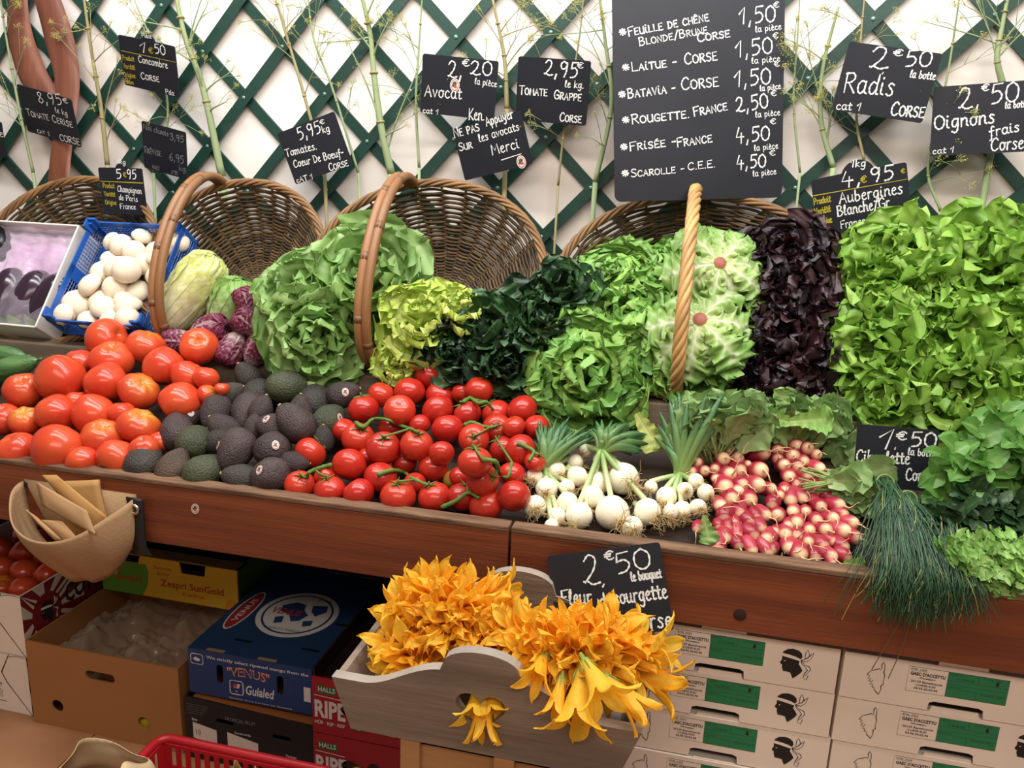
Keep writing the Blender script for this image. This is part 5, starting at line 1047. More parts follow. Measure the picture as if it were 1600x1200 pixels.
RB = [  # (label, radishes in px offset from the 4x zoom at (1060,600), leaves)
 ('bunch of pink radishes touching the white onions, its leaves behind it', [(175, 385, 9), (120, 495, 9), (95, 545, 8), (240, 420, 10), (275, 475, 12), (315, 420, 8), (365, 465, 11), (425, 500, 6), (165, 545, 9), (230, 530, 9), (375, 540, 12), (310, 565, 12), (285, 635, 14), (235, 590, 8), (505, 430, 14), (500, 545, 14), (390, 630, 12), (370, 670, 10), (475, 630, 13), (330, 710, 13), (260, 755, 11), (440, 720, 13), (385, 795, 11), (290, 825, 13), (350, 865, 9), (435, 855, 11), (250, 885, 8), (310, 890, 10), (365, 925, 9), (290, 950, 11), (455, 935, 12), (370, 1000, 10), (450, 1020, 10), (245, 1010, 12), (510, 890, 10), (530, 810, 10), (120, 900, 9), (545, 1030, 10), (480, 820, 9), (565, 655, 10)], (250, 330), 811),
 ('bunch of pink radishes at the back, close under the bunch tie and leaves', [(620, 420, 11), (735, 390, 12), (800, 410, 12), (710, 450, 13), (855, 445, 9), (620, 470, 10), (655, 510, 11), (735, 515, 11), (780, 480, 9), (860, 525, 11), (690, 575, 11), (795, 570, 10), (885, 590, 9), (735, 620, 9), (805, 635, 10), (870, 665, 12), (930, 705, 11), (850, 735, 9), (665, 660, 9), (700, 710, 11), (760, 700, 10), (590, 745, 11), (640, 690, 9)], (760, 330), 812),
 ('bunch of pink radishes lowest at the front, its tips by the board edge and chives', [(620, 820, 12), (720, 795, 10), (795, 795, 9), (885, 765, 11), (985, 760, 12), (1015, 810, 10), (860, 850, 11), (950, 840, 11), (1065, 865, 11), (740, 860, 11), (690, 880, 9), (815, 910, 10), (910, 910, 12), (1005, 915, 13), (1085, 955, 12), (670, 930, 11), (740, 945, 11), (810, 980, 10), (890, 1005, 12), (950, 975, 9), (1015, 1010, 11), (565, 960, 12), (690, 1010, 12), (750, 1050, 14), (850, 1075, 11), (935, 1065, 11), (1035, 1075, 11), (610, 920, 9), (955, 1110, 8), (590, 1030, 9)], (900, 640), 813),
 ('half hidden bunch of small radishes between the radish leaves and the chives', [(1140, 565, 6), (1150, 600, 7), (1175, 630, 6), (1135, 640, 6), (1110, 690, 7), (1150, 700, 6), (1105, 755, 8), (1160, 775, 8), (1130, 740, 7)], (1120, 560), 814)]
for bi, (lab, items, tie, sd) in enumerate(RB):
    rg = np.random.RandomState(sd); px_ = [(1060 + x / 4, 600 + y / 4, r * 1.16) for x, y, r in items]; off = [0.0, .02, 0.0, .05][bi]
    P, R = heap(px_, .085 + off, .800, .52, sq=.62, iters=30); tp = at(1060 + tie[0] / 4, 600 + tie[1] / 4, y=float(np.mean(P[:, 1])) + .10)
    T = thing('radish_bunch', lab, 'radishes', (float(np.mean(P[:, 0])), float(np.mean(P[:, 1])), .77), 'pink radish bunches on the tray'); TL_ = np.array(T.location)
    cen = np.mean(px_, 0)
    for i, (q, p, r) in enumerate(zip(px_, P, R)):
        dx, dy = q[0] - cen[0], q[1] - cen[1]; rot = math.degrees(math.atan2(dx, -dy + 8)) ; til = -78 + min(45, 1.1 * math.hypot(dx, dy))
        # local +z (root end) faces the viewer, leaning outwards from the bunch centre
        d = VIEW_B * (1.05 + .3 * rg.rand()) + VIEW_R * (dx / 95 + rg.uniform(-.25, .25)) - VIEW_U * (dy / 110 + .2 + rg.uniform(-.25, .25)); x_, y_, d = axes(d); me, ln = RA[rg.randint(3)]
        M = Matrix([(x_[0], y_[0], d[0], 0), (x_[1], y_[1], d[1], 0), (x_[2], y_[2], d[2], 0), (0, 0, 0, 1)]) @ Matrix.Rotation(rg.uniform(0, 6), 4, 'Z'); M.translation = Vector(p - TL_ - d * r * .3); M = M @ Matrix.Scale(r, 4)
        o = put('radish', me, T); o.matrix_local = M; k = put('root', RR[rg.randint(4)], o); k.location = (0, 0, ln - 1.04)
    mb = MB()                                                     # leaves: stalks from the tie fan up and back
    nl = [46, 60, 30, 10][bi]
    for i in range(nl):
        sx = rg.uniform(-1, 1); L = rg.uniform(.06, .11); d = VIEW_R * sx * .8 + np.array([0, .45 * rg.rand(), .55 + .5 * rg.rand()]) + VIEW_B * rg.uniform(-.1, .45)
        if bi == 2: d = VIEW_R * (.6 + .5 * rg.rand()) + np.array([0, .2, .2]) - VIEW_U * rg.uniform(-.2, .7) + VIEW_B * .3
        d /= np.linalg.norm(d); x_, y_, _ = axes(d); root = tp + VIEW_R * sx * [.05, .055, .03, .015][bi] + np.array([0, rg.uniform(-.02, .03), rg.uniform(-.03, .02)]) + (VIEW_R * .03 if bi == 2 else 0)
        nrm = VIEW_B - d * VIEW_B.dot(d); nrm /= np.linalg.norm(nrm); xx = np.cross(d, nrm); c3 = [lin(q) * rg.uniform(.75, 1.15) for q in ((178, 202, 134), (142, 178, 108), (202, 218, 162))]
        Vl, F, c = leaf(rg, L, L * .36, 13, 11, 'round', .26, 3.0, 1.4 if i % 2 else 0, (rg.uniform(-.2, .2), rg.uniform(.2, 1.3) * (1 if i % 3 else -1)), .2, c3, .12, .2)
        a = rg.uniform(-.6, .6); x2 = xx * math.cos(a) + nrm * math.sin(a); n2_ = nrm * math.cos(a) - xx * math.sin(a)
        mb.add(root + Vl[:, :1] * x2 + Vl[:, 1:2] * d + Vl[:, 2:] * n2_, F, c); tube(mb, [root - d * .05, root - d * .02, root + d * .01], .0022, 5, lin((160, 180, 110)))
    mb.build('leaves', m_leaf, T)
# bright lettuce leaves lying on the radish tops, and one loose leaf by the onions
def loose_leaf(lab, px, py, rp, dep, axis, kind, seed, grp=None, name='lettuce_leaf', rot=0):
    rg = np.random.RandomState(seed); C = at(px, py, y=dep); L = rp * 2 * mpp(C); a = np.array(axis, float); d = VIEW_R * a[0] - VIEW_U * a[1]; d /= np.linalg.norm(d); nrm = VIEW_B * math.cos(rot) + VIEW_U * math.sin(rot); nrm -= d * nrm.dot(d); nrm /= np.linalg.norm(nrm)
    V, F, c = leaf(rg, L, L * .36, 18, 15, 'fan', .3, 4.5, 0, (-.2, .5), .25, pick(rg, kind), .1, .2); xx = np.cross(d, nrm)
    mb = MB(); mb.add(C - d * L / 2 + V[:, :1] * xx + V[:, 1:2] * d + V[:, 2:] * nrm, F, c); return tag(mb.build(name, m_leaf), lab, 'leaf', grp)
loose_leaf('single loose curly lettuce leaf lying between the onion leaves, pointing down', 1012, 675, 34, .30, (.5, .85), 'yellow', 5)
loose_leaf('bright lettuce leaf lying along the top of the radish leaves, nearer the dark red lettuce', 1215, 655, 30, .30, (-.9, -.2), 'batavia', 6, 'bright lettuce leaves on the radish tops')
loose_leaf('bright lettuce leaf lying along the top of the radish leaves, nearer the Ciboulette sign', 1268, 656, 34, .29, (.95, -.05), 'batavia', 7, 'bright lettuce leaves on the radish tops')
loose_leaf('broad grey green leaf standing up highest above the radishes', 1222, 628, 24, .32, (.05, -1), 'butter', 8)
loose_leaf('wilted green leaf at the front edge between the onions and radishes', 1105, 828, 24, .055, (.2, .9), 'butter', 9)
loose_leaf('pale wilted leaf at the front edge between the radishes and chives', 1335, 880, 17, .04, (.9, .1), 'batavia', 10)

# --- chives hanging over the board
m_chi = mat('chive_blade', None, .4, .5, mott=.1)
def chives(lab, tie, n, seed, spread, drop, dep=.16):
    rg = np.random.RandomState(seed); b = at(*tie, y=dep); T = thing('chive_bunch', lab, 'chives', b, 'chive bunches hanging over the front board'); mb = MB()
    for i in range(n):
        sx = rg.normal() * .5; c = lin((54, 88, 60)) * rg.uniform(.6, 1.35) if rg.rand() > .06 else lin((150, 150, 84)); pxm = mpp(b)
        over = rg.uniform(.75, 1.0) if rg.rand() < .55 else rg.uniform(.3, .72)
        p0 = b + np.array([rg.normal() * .008, rg.normal() * .008 + .03, rg.rand() * .016]); p1 = b + np.array([sx * spread * .5, -dep * .45, -.02 + .02 * rg.rand()])
        p2 = np.array([b[0] + sx * spread, -.004 - .02 * rg.rand(), .812 + .02 * rg.rand()]); p3 = np.array([b[0] + sx * spread * (1.1 + .2 * rg.normal()), -.016 - .02 * rg.rand(), .80 - drop * rg.uniform(.25, 1) * over])
        Q = [p0, p1, p2, p3] if over > .74 else [p0, p1 + np.array([0, 0, .01]), p2 + np.array([rg.normal() * .02, .04, .0])]
        Q = smooth_path(Q, 16); kx = np.linspace(0, 1, 16); Q[:, 0] += kx ** 2 * rg.normal() * .016 + .010 * np.sin(kx * rg.uniform(4, 9) + rg.uniform(0, 6)) * kx; Q[:, 1] -= .012 * kx * np.sin(kx * rg.uniform(2, 6)) ** 2; tube(mb, Q, .00125 * np.linspace(1.1, .5, 16), 4, c, caps=False)
    o = mb.build('blades', m_chi, T); o['kind'] = 'stuff'
    mb = MB(); tt = np.linspace(0, 2 * PI, 30); tube(mb, b + np.outer(np.cos(tt) * .016, (1, 0, 0)) + np.outer(np.sin(tt) * .016, (0, .6, .8)) + np.array([0, .01, .01]), .002, 5, lin((120, 140, 70))); mb.build('tie', m_chi, T)
chives('thick bunch of dark green chives next to the radishes, hanging over the board', (1384, 764), 330, 821, .045, .085, .17)
chives('bunch of dark green chives with pale cut ends, next to the small coriander tuft', (1420, 790), 260, 822, .045, .09, .14)
chives('bluish bunch of chives lying behind, next to the mint', (1458, 795), 200, 823, .05, .07, .16)
mb = MB()
for x0, y0, x1, y1, x2, y2 in ((1415, 955, 1395, 990, 1362, 1046), (1425, 960, 1410, 1010, 1388, 1060)):
    tube(mb, smooth_path([at(x0, y0, y=-.012), at(x1, y1, y=-.012), at(x2, y2, y=-.004)], 10), .0009, 4, lin((110, 96, 56)))
tag(mb.build('dry_stem', m_chi), 'two long dry brown grass stems dangling below the chives onto the white carton', 'stem')

# --- mint, dark herbs, coriander
def leafy_bunch(name, lab, cat, grp, px, py, rx, ry, dep, n, L, shape, cols, seed, ruf=.1, freq=6, m=None, stem=(110, 140, 80), lobes=0, width=.36, out=.7, drop=0.0):
    rg = np.random.RandomState(seed); C = at(px, py, y=dep); k = mpp(C); T = thing(name, lab, cat, C, grp); mb = MB(); sm = MB(); root = C - np.array([0, 0, ry * k * .9]) + np.array([0, .06, 0])
    for i in range(n):
        u, v = rg.uniform(-1, 1, 2)
        if u * u + v * v > 1: continue
        p = C + VIEW_R * u * rx * k + VIEW_U * v * ry * k + VIEW_B * .07 * (1 - u * u - v * v) * rg.uniform(.2, 1.1); tip = p
        Qs = smooth_path([root, (root + p) / 2 + VIEW_U * .01, p], 8); tube(sm, Qs, .0013, 4, lin(stem), caps=False)
        for q in range(5):
            a = q * 2.4 + rg.uniform(-.4, .4); d = VIEW_R * math.cos(a) + VIEW_U * math.sin(a) * .75 + VIEW_B * rg.uniform(.0, .8) - np.array([0, 0, drop]); d /= np.linalg.norm(d); nrm = VIEW_B + VIEW_U * .8 + rg.normal(size=3) * .3; nrm -= d * nrm.dot(d); nrm /= np.linalg.norm(nrm); xx = np.cross(d, nrm)
            l_ = L * rg.uniform(.6, 1.15) * (1 if q else .6); c3 = [lin(z) * rg.uniform(.75, 1.2) for z in cols]
            V, F, c = leaf(rg, l_, l_ * width, 11, 9, shape, ruf, freq, lobes, (rg.uniform(-.1, .3), rg.uniform(-.9, .2)), .2, c3, .1, .25); mb.add(p + d * .004 + V[:, :1] * xx + V[:, 1:2] * d + V[:, 2:] * nrm, F, c)
    mb.build('leaves', m or m_leaf, T); sm.build('stems', m_onleaf, T); return T
MINT = [(122, 166, 82), (96, 152, 66), (150, 186, 108)]
leafy_bunch('mint_bunch', 'bunch of mint sprigs in front of the Ciboulette sign corner', 'mint', 'mint bunches beside the chives', 1502, 748, 48, 56, .20, 32, .055, 'point', MINT, 831)
leafy_bunch('mint_bunch', 'taller bunch of mint by the photo edge, under the oak leaf lettuces', 'mint', 'mint bunches beside the chives', 1565, 715, 60, 72, .24, 46, .058, 'point', MINT, 832)
leafy_bunch('herb_bunch', 'dark green bunch of herbs between the mint and the coriander', 'herbs', None, 1530, 815, 80, 48, .13, 50, .042, 'point', [(50, 80, 44), (40, 70, 38), (70, 96, 56)], 833, m=m_dleaf)
leafy_bunch('coriander_bunch', 'pale green bunch of coriander spilling over the board at the corner of the display', 'coriander', None, 1548, 880, 74, 42, .045, 150, .021, 'fan', [(164, 200, 114), (144, 190, 98), (180, 208, 130)], 834, ruf=.12, freq=2, lobes=2.6, width=.62)
leafy_bunch('coriander_bunch', 'small tuft of coriander next to the hanging chives', 'coriander', None, 1488, 868, 26, 24, .04, 40, .020, 'fan', [(150, 186, 100), (120, 168, 80), (166, 196, 118)], 835, ruf=.12, freq=2, lobes=2.6, width=.62)

# ================================================================ COURGETTE FLOWERS IN THEIR WOODEN CRATE
m_petal = mat('courgette_petal', None, .5, .3, trans=.42, bump=.2, bscale=30, mott=.08, mscale=16)
m_cwood = mat('grey_washed_wood', (138, 122, 108), .65, .3, bump=.4, bscale=24, stretch=(.6, 6, 6), rgb2=(110, 96, 84), mscale=4)
m_cedge = mat('whitish_worn_wood', (150, 140, 130), .7, .3, bump=.3, bscale=26, mott=.2, mscale=14)
YF, YB, X0, X1, ZT, ZB = -.35, -.035, -.548, -.022, .640, .545
def scallop(z0):
    P = []
    for t in np.linspace(0, 1, 61):
        a = abs(t - .5) * 2; z = z0
        if a < .24: z = z0 + .062 + .030 * math.sqrt(1 - (a / .24) ** 2 * .92)
        elif a < .78: z = z0 + .050 * (.5 + .5 * math.cos(PI * (a - .24) / .54)) ** .9
        P.append((X0 + (X1 - X0) * t, z))
    return P
T = thing('flower_crate', 'grey washed wooden crate with scalloped ends and a heart cut out, full of courgette flowers', 'crate', ((X0 + X1) / 2, (YF + YB) / 2, ZB), None); cx = (X0 + X1) / 2
heart = []
for i in range(40):
    a = 2 * PI * i / 40; heart.append((cx + .0030 * 16 * math.sin(a) ** 3 * .88, .627 + .0024 * (13 * math.cos(a) - 5 * math.cos(2 * a) - 2 * math.cos(3 * a) - math.cos(4 * a))))
def end_panel(y, lab, hole, z0=ZT):
    top = scallop(z0); ol = [(X0 + .034, ZB), (X1 - .034, ZB)] + top[::-1]; mb = MB()
    prism(mb, [ol] + ([heart] if hole else []), .020, (0, y, 0)); o = mb.build('end_panel', m_cwood, T, smooth=False, label=lab)
    mb = MB(); Q = np.array([(x, y + .010, z + .0006) for x, z in top]); V = np.concatenate([Q + [0, -.0105, 0], Q + [0, .0105, 0]]).reshape(2, 61, 3); mb.add(V.reshape(-1, 3), grid_faces(2, 61)); mb.build('worn_edge', m_cedge, o, smooth=False)
    return o
end_panel(YF, 'front panel with a heart shaped hole', True); end_panel(YB - .02, 'rear panel with a rounded grip', False)
for x0, x1, s in ((X0, X0 + .034, 1), (X1, X1 - .034, -1)):
    mb = MB(); th_ = .012 * s; v = [(x1, YF + .02, ZB), (x1 + th_, YF + .02, ZB), (x0 + th_, YF + .02, ZT - .006), (x0, YF + .02, ZT - .006)]; v += [(a, YB - .02, c) for a, b, c in v]
    mb.add(v, [(0, 1, 2, 3), (7, 6, 5, 4), (0, 4, 5, 1), (1, 5, 6, 2), (2, 6, 7, 3), (3, 7, 4, 0)]); mb.build('side_panel', m_cwood, T, smooth=False)
mb = MB(); box(mb, (X0 + .034, YF + .02, ZB), (X1 - .034, YB - .02, ZB + .01)); mb.build('crate_bottom', m_cwood, T, smooth=False)
FL = []
for k in range(6):
    rg = np.random.RandomState(700 + k); nb, nt = 60, 20; a = np.linspace(0, 2 * PI, nb, endpoint=False)[None, :]; t = np.linspace(0, 1, nt)[:, None]; op = [.55, .8, 1.0, .35, .7, .9][k]
    lobe = np.round(a / (2 * PI / 5)) * (2 * PI / 5); da = (a - lobe) / (PI / 5)                         # -1..1 inside a petal
    split = np.clip((t - .52) / .48, 0, 1); wid = np.clip(1 - split ** 1.7, 0.0, 1) ** .85; ang = lobe + da * (PI / 5) * (wid + .02)
    r = .10 + .36 * t ** 1.2 * (.6 + .6 * op) + .34 * op * split ** 2 - .10 * np.abs(da) ** 2 * split; z = t * 1.45 - .30 * op * split ** 2.2
    w_ = noise3(np.stack([np.cos(a) * t * 2, np.sin(a) * t * 2, 0 * a + t * 3], -1), 710 + k, 1.6); r = r * (1 + .09 * w_) + .015 * np.sin(da * 7 + k) * split; z = z + .05 * np.sin(da * PI * 2.5 + k) * split * (1 - split) * 2 + .05 * noise3(np.stack([np.cos(a) + 0 * t, np.sin(a) + 0 * t, t * 2 + 0 * a], -1), 720 + k, 2.2) * t
    tw = .5 * rg.uniform(-1, 1) * t ** 2; V = np.stack([r * np.cos(ang + tw), r * np.sin(ang + tw), z + 0 * a], -1)
    org, yel, grn = lin([(255, 186, 34), (255, 196, 44), (253, 176, 28), (255, 192, 48), (253, 182, 36), (255, 204, 58)][k]), lin((255, 222, 92)), lin((206, 206, 84))
    rib = np.exp(-(da / .22) ** 2) * (1.05 - .6 * t); kk = np.clip(np.abs(da) ** 2 * .2 + .5 * split * np.abs(w_), 0, 1)[..., None]; c = org * (1 - kk) + yel * kk; rr = np.clip(rib * .8 + np.clip(.28 - t, 0, 1) * 3, 0, .95)[..., None]; c = c * (1 - rr) + grn * rr
    fc = grid_faces(nt, nb, True).reshape(nt - 1, nb, 4); lb = np.round(a[0] / (2 * PI / 5)).astype(int) % 5; keep = np.ones((nt - 1, nb), bool)
    keep[np.ix_(t[1:, 0] > .60, lb != np.roll(lb, -1))] = False        # petals part above the throat
    mb = MB().add(V.reshape(-1, 3), fc[keep], c.reshape(-1, 3)); FL.append(mb.mesh('flower', m_petal))
mb = MB(); lathe(mb, [(0, -.22), (.05, -.2), (.06, -.05), (.12, 0), (.11, .06)], 10)
for k in range(5):
    a = k * 2 * PI / 5 + .3; tube(mb, [(.11 * math.cos(a), .11 * math.sin(a), .04), (.16 * math.cos(a), .16 * math.sin(a), .2), (.2 * math.cos(a), .2 * math.sin(a), .34)], [.02, .018, .004], 4)
CAL = mb.mesh('calyx', mat('courgette_green', (128, 146, 66), .5, .4))
def bouquet(lab, px, py, rx, ry, y0, bulge, n, size, seed, extra=()):
    rg = np.random.RandomState(seed); C = at(px, py, y=y0); k = mpp(C); T = thing('flower_bouquet', lab, 'flowers', C - np.array([0, 0, .05]), 'bouquets of courgette flowers in the wooden crate'); TL_ = np.array(T.location); spots = []
    for i in range(n):
        f = (i + .5) / n; rr = math.sqrt(f); a = i * 2.39996; u, v = rr * math.cos(a), rr * math.sin(a); u += rg.normal() * .06; v += rg.normal() * .06
        p = C + VIEW_R * u * rx * k + VIEW_U * v * ry * k + VIEW_B * bulge * (1 - min(1, u * u + v * v)); d = VIEW_R * u * 1.1 + VIEW_U * (v * 1.0 + .25) + VIEW_B * (.9 - .45 * rr) + rg.normal(size=3) * .28; spots.append((p, d, size * rg.uniform(.8, 1.2)))
    for ex, ey, dy, dx_, dy_, dz_, s in extra: spots.append((at(ex, ey, y=dy), VIEW_R * dx_ - VIEW_U * dy_ + VIEW_B * dz_, s))
    for i, (p, d, s) in enumerate(spots):
        x_, y_, d = axes(d); M = Matrix([(x_[0], y_[0], d[0], 0), (x_[1], y_[1], d[1], 0), (x_[2], y_[2], d[2], 0), (0, 0, 0, 1)]) @ Matrix.Rotation(rg.uniform(0, 6), 4, 'Z'); M.translation = Vector(p - TL_ - d * s * .75); M = M @ Matrix.Scale(s, 4)
        o = put('flower', FL[rg.randint(6)], T); o.matrix_local = M; put('calyx', CAL, o)
    mb = MB(); root = C - VIEW_B * .03 + np.array([0, 0, -.085])
    root[2] = max(root[2], .565)
    for p, d, s in spots[::3]: tube(mb, smooth_path([root + rg.normal(size=3) * .008, (root + p) / 2 - VIEW_B * .02, p - d / np.linalg.norm(d) * s * .9], 7), .003, 5)
    mb.build('stems', m_green, T)
bouquet('dense round bouquet of orange courgette flowers at the rear, beside the blue mango box', 705, 955, 80, 46, -.17, .06, 44, .074, 41)
bouquet('smaller bouquet of orange courgette flowers low in the corner by the red boxes', 648, 1030, 50, 30, -.25, .03, 16, .068, 42)
bouquet('bouquet of courgette flowers in the middle of the crate, behind the scalloped top', 770, 990, 70, 36, -.20, .03, 18, .066, 43, extra=[(742, 1108, -.345, -.1, .9, .9, .055), (772, 1105, -.340, .3, .8, .9, .05), (755, 1122, -.352, .0, 1.2, .6, .065)])
bouquet('wide bouquet of yellow orange courgette flowers spilling over the crate beside the white cartons', 903, 1012, 92, 42, -.23, .06, 44, .074, 44,
        extra=[(905, 1105, -.37, -.2, 1.1, .8, .085), (938, 1075, -.37, .5, .7, .9, .07), (1030, 1065, -.23, 1.3, .45, .5, .085), (985, 1095, -.34, .9, .7, .6, .07), (1000, 1040, -.24, .8, .1, 1.0, .08), (1030, 1010, -.2, 1.2, -.3, .6, .07), (870, 1095, -.365, -.3, 1.0, .7, .05), (840, 1050, -.34, -.4, .5, 1.0, .06)])
# the plain crate under it
m_pale = mat('pale_crate_wood', (176, 132, 88), .6, .3, bump=.2, bscale=20, stretch=(.6, 5, 5), rgb2=(152, 108, 70), mscale=4)
T = thing('wooden_crate', 'plain pale wooden crate standing on the floor under the grey flower crate', 'crate', (-.245, -.19, 0))
for i in range(4):
    mb = MB(); z = .02 + i * .132; box(mb, (-.415, -.335, z), (-.07, -.325, z + .118)); mb.build('front_plank', m_pale, T, smooth=False)
    mb = MB(); box(mb, (-.415, -.06, z), (-.07, -.05, z + .118)); mb.build('rear_plank', m_pale, T, smooth=False)
    for x in (-.415, -.08):
        mb = MB(); box(mb, (x, -.325, z), (x + .01, -.06, z + .118)); mb.build('side_plank', m_pale, T, smooth=False)
for x in (-.425, -.26, -.09):
    mb = MB(); box(mb, (x, -.347, 0), (x + .035, -.335, .543)); mb.build('post', m_pale, T, smooth=False, bevel=.002)
mb = MB(); box(mb, (-.415, -.335, .530), (-.07, -.05, .543)); mb.build('top_panel', m_pale, T, smooth=False)

# ================================================================ PRINTED CARTONS UNDER THE STAND
_fc = {}
def glyphs(txt, bold=0.0, shear=0.0):
    """Flat type as (2-D points, faces), 1 unit tall, left aligned."""
    k = (txt, bold, shear)
    if k not in _fc:
        cu = bpy.data.curves.new('t', 'FONT'); cu.body = txt; cu.offset = bold; cu.shear = shear; cu.resolution_u = 2; o = bpy.data.objects.new('t', cu); COL.objects.link(o)
        dg = bpy.context.evaluated_depsgraph_get(); me = o.evaluated_get(dg).to_mesh(); V = np.array([v.co[:2] for v in me.vertices]); F = [tuple(p.vertices) for p in me.polygons]; o.evaluated_get(dg).to_mesh_clear()
        bpy.data.objects.remove(o); bpy.data.curves.remove(cu); _fc[k] = (V, F)
    return _fc[k]
def type_on(mb, txt, O, u, v, w, h, c, bold=0.0, shear=0.0, off=.0006, arch=0.0):
    """Type set from O along u, stretched to width w and cap height h."""
    V, F = glyphs(txt, bold, shear)
    if not len(V): return
    lo, hi = V.min(0), V.max(0); x = (V[:, 0] - lo[0]) / (hi[0] - lo[0]) * w; y = V[:, 1] / .72 * h + arch * h * np.sin(PI * x / w); n = np.cross(u, v)
    mb.add(np.asarray(O) + x[:, None] * np.asarray(u) + y[:, None] * np.asarray(v) + n * off, F, c)
def poly_on(mb, pts, O, u, v, c, off=.0004):
    n = np.cross(u, v); tri = tessellate_polygon([[Vector((p[0], p[1], 0)) for p in pts]]); F = []
    for a, b, d in tri:
        pa, pb, pd = pts[a], pts[b], pts[d]; F.append((a, b, d) if (pb[0] - pa[0]) * (pd[1] - pa[1]) - (pb[1] - pa[1]) * (pd[0] - pa[0]) > 0 else (a, d, b))
    mb.add(np.array([np.asarray(O) + np.asarray(u) * p[0] + np.asarray(v) * p[1] + n * off for p in pts]), F, c)
def line_on(mb, pts, O, u, v, c, hw, off=.0006): ribbon(mb, np.asarray(pts, float), np.asarray(O) + np.cross(u, v) * off, np.asarray(u), np.asarray(v), np.cross(u, v), hw, c)
m_print = mat('printed_ink', None, .6, .3)
EX, EZ = np.array([1., 0, 0]), np.array([0, 0, 1.])
INK, PAPER = lin((40, 36, 36)), lin((240, 228, 216))
HEADP = [(12, 63), (10, 70), (14, 80), (24, 88), (38, 91), (52, 88), (61, 80), (63, 70), (58, 60), (56, 48), (62, 40), (68, 30), (64, 22), (54, 10), (46, 2), (42, 8), (38, 18), (28, 20), (18, 20), (16, 27), (14, 33), (15, 38), (10, 41), (8, 45), (12, 54)]
def moor(mb, O, u, v, s, c=INK, band=PAPER):
    k = s / 91.; S_ = lambda P: [(x * k, y * k) for x, y in P]
    poly_on(mb, S_(HEADP), O, u, v, c); poly_on(mb, S_([(9, 66), (11, 74), (30, 72), (48, 68), (62, 62), (60, 57), (44, 60), (28, 63)]), O, u, v, band, .0007)
    for P in ([(60, 60), (72, 66), (82, 78), (90, 88), (86, 70), (74, 58)], [(70, 66), (70, 84), (74, 94), (80, 82), (78, 70)], [(62, 58), (72, 48), (84, 44), (88, 36), (82, 26), (76, 16), (84, 18), (80, 4), (72, 8), (74, 22), (80, 34), (74, 42), (64, 50)]):
        poly_on(mb, S_(P), O, u, v, band, .0005); line_on(mb, S_(P + P[:1]), O, u, v, c, s * .012, .0008)
    poly_on(mb, S_([(16, 52), (22, 53), (21, 50)]), O, u, v, band, .0007)
ISLE = [(60, 2), (50, 8), (40, 14), (44, 18), (30, 22), (34, 27), (20, 30), (28, 35), (14, 38), (22, 44), (8, 46), (16, 52), (4, 55), (10, 62), (16, 68), (34, 73), (50, 78), (55, 74), (58, 80), (56, 92), (61, 98), (67, 94), (70, 80), (68, 70), (74, 60), (72, 44), (74, 34), (66, 28), (68, 18), (64, 6), (60, 2)]
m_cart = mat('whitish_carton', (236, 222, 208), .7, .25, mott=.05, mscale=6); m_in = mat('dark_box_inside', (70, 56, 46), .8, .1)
CW, CH, CD = .428, .0985, .30
_cart = {}
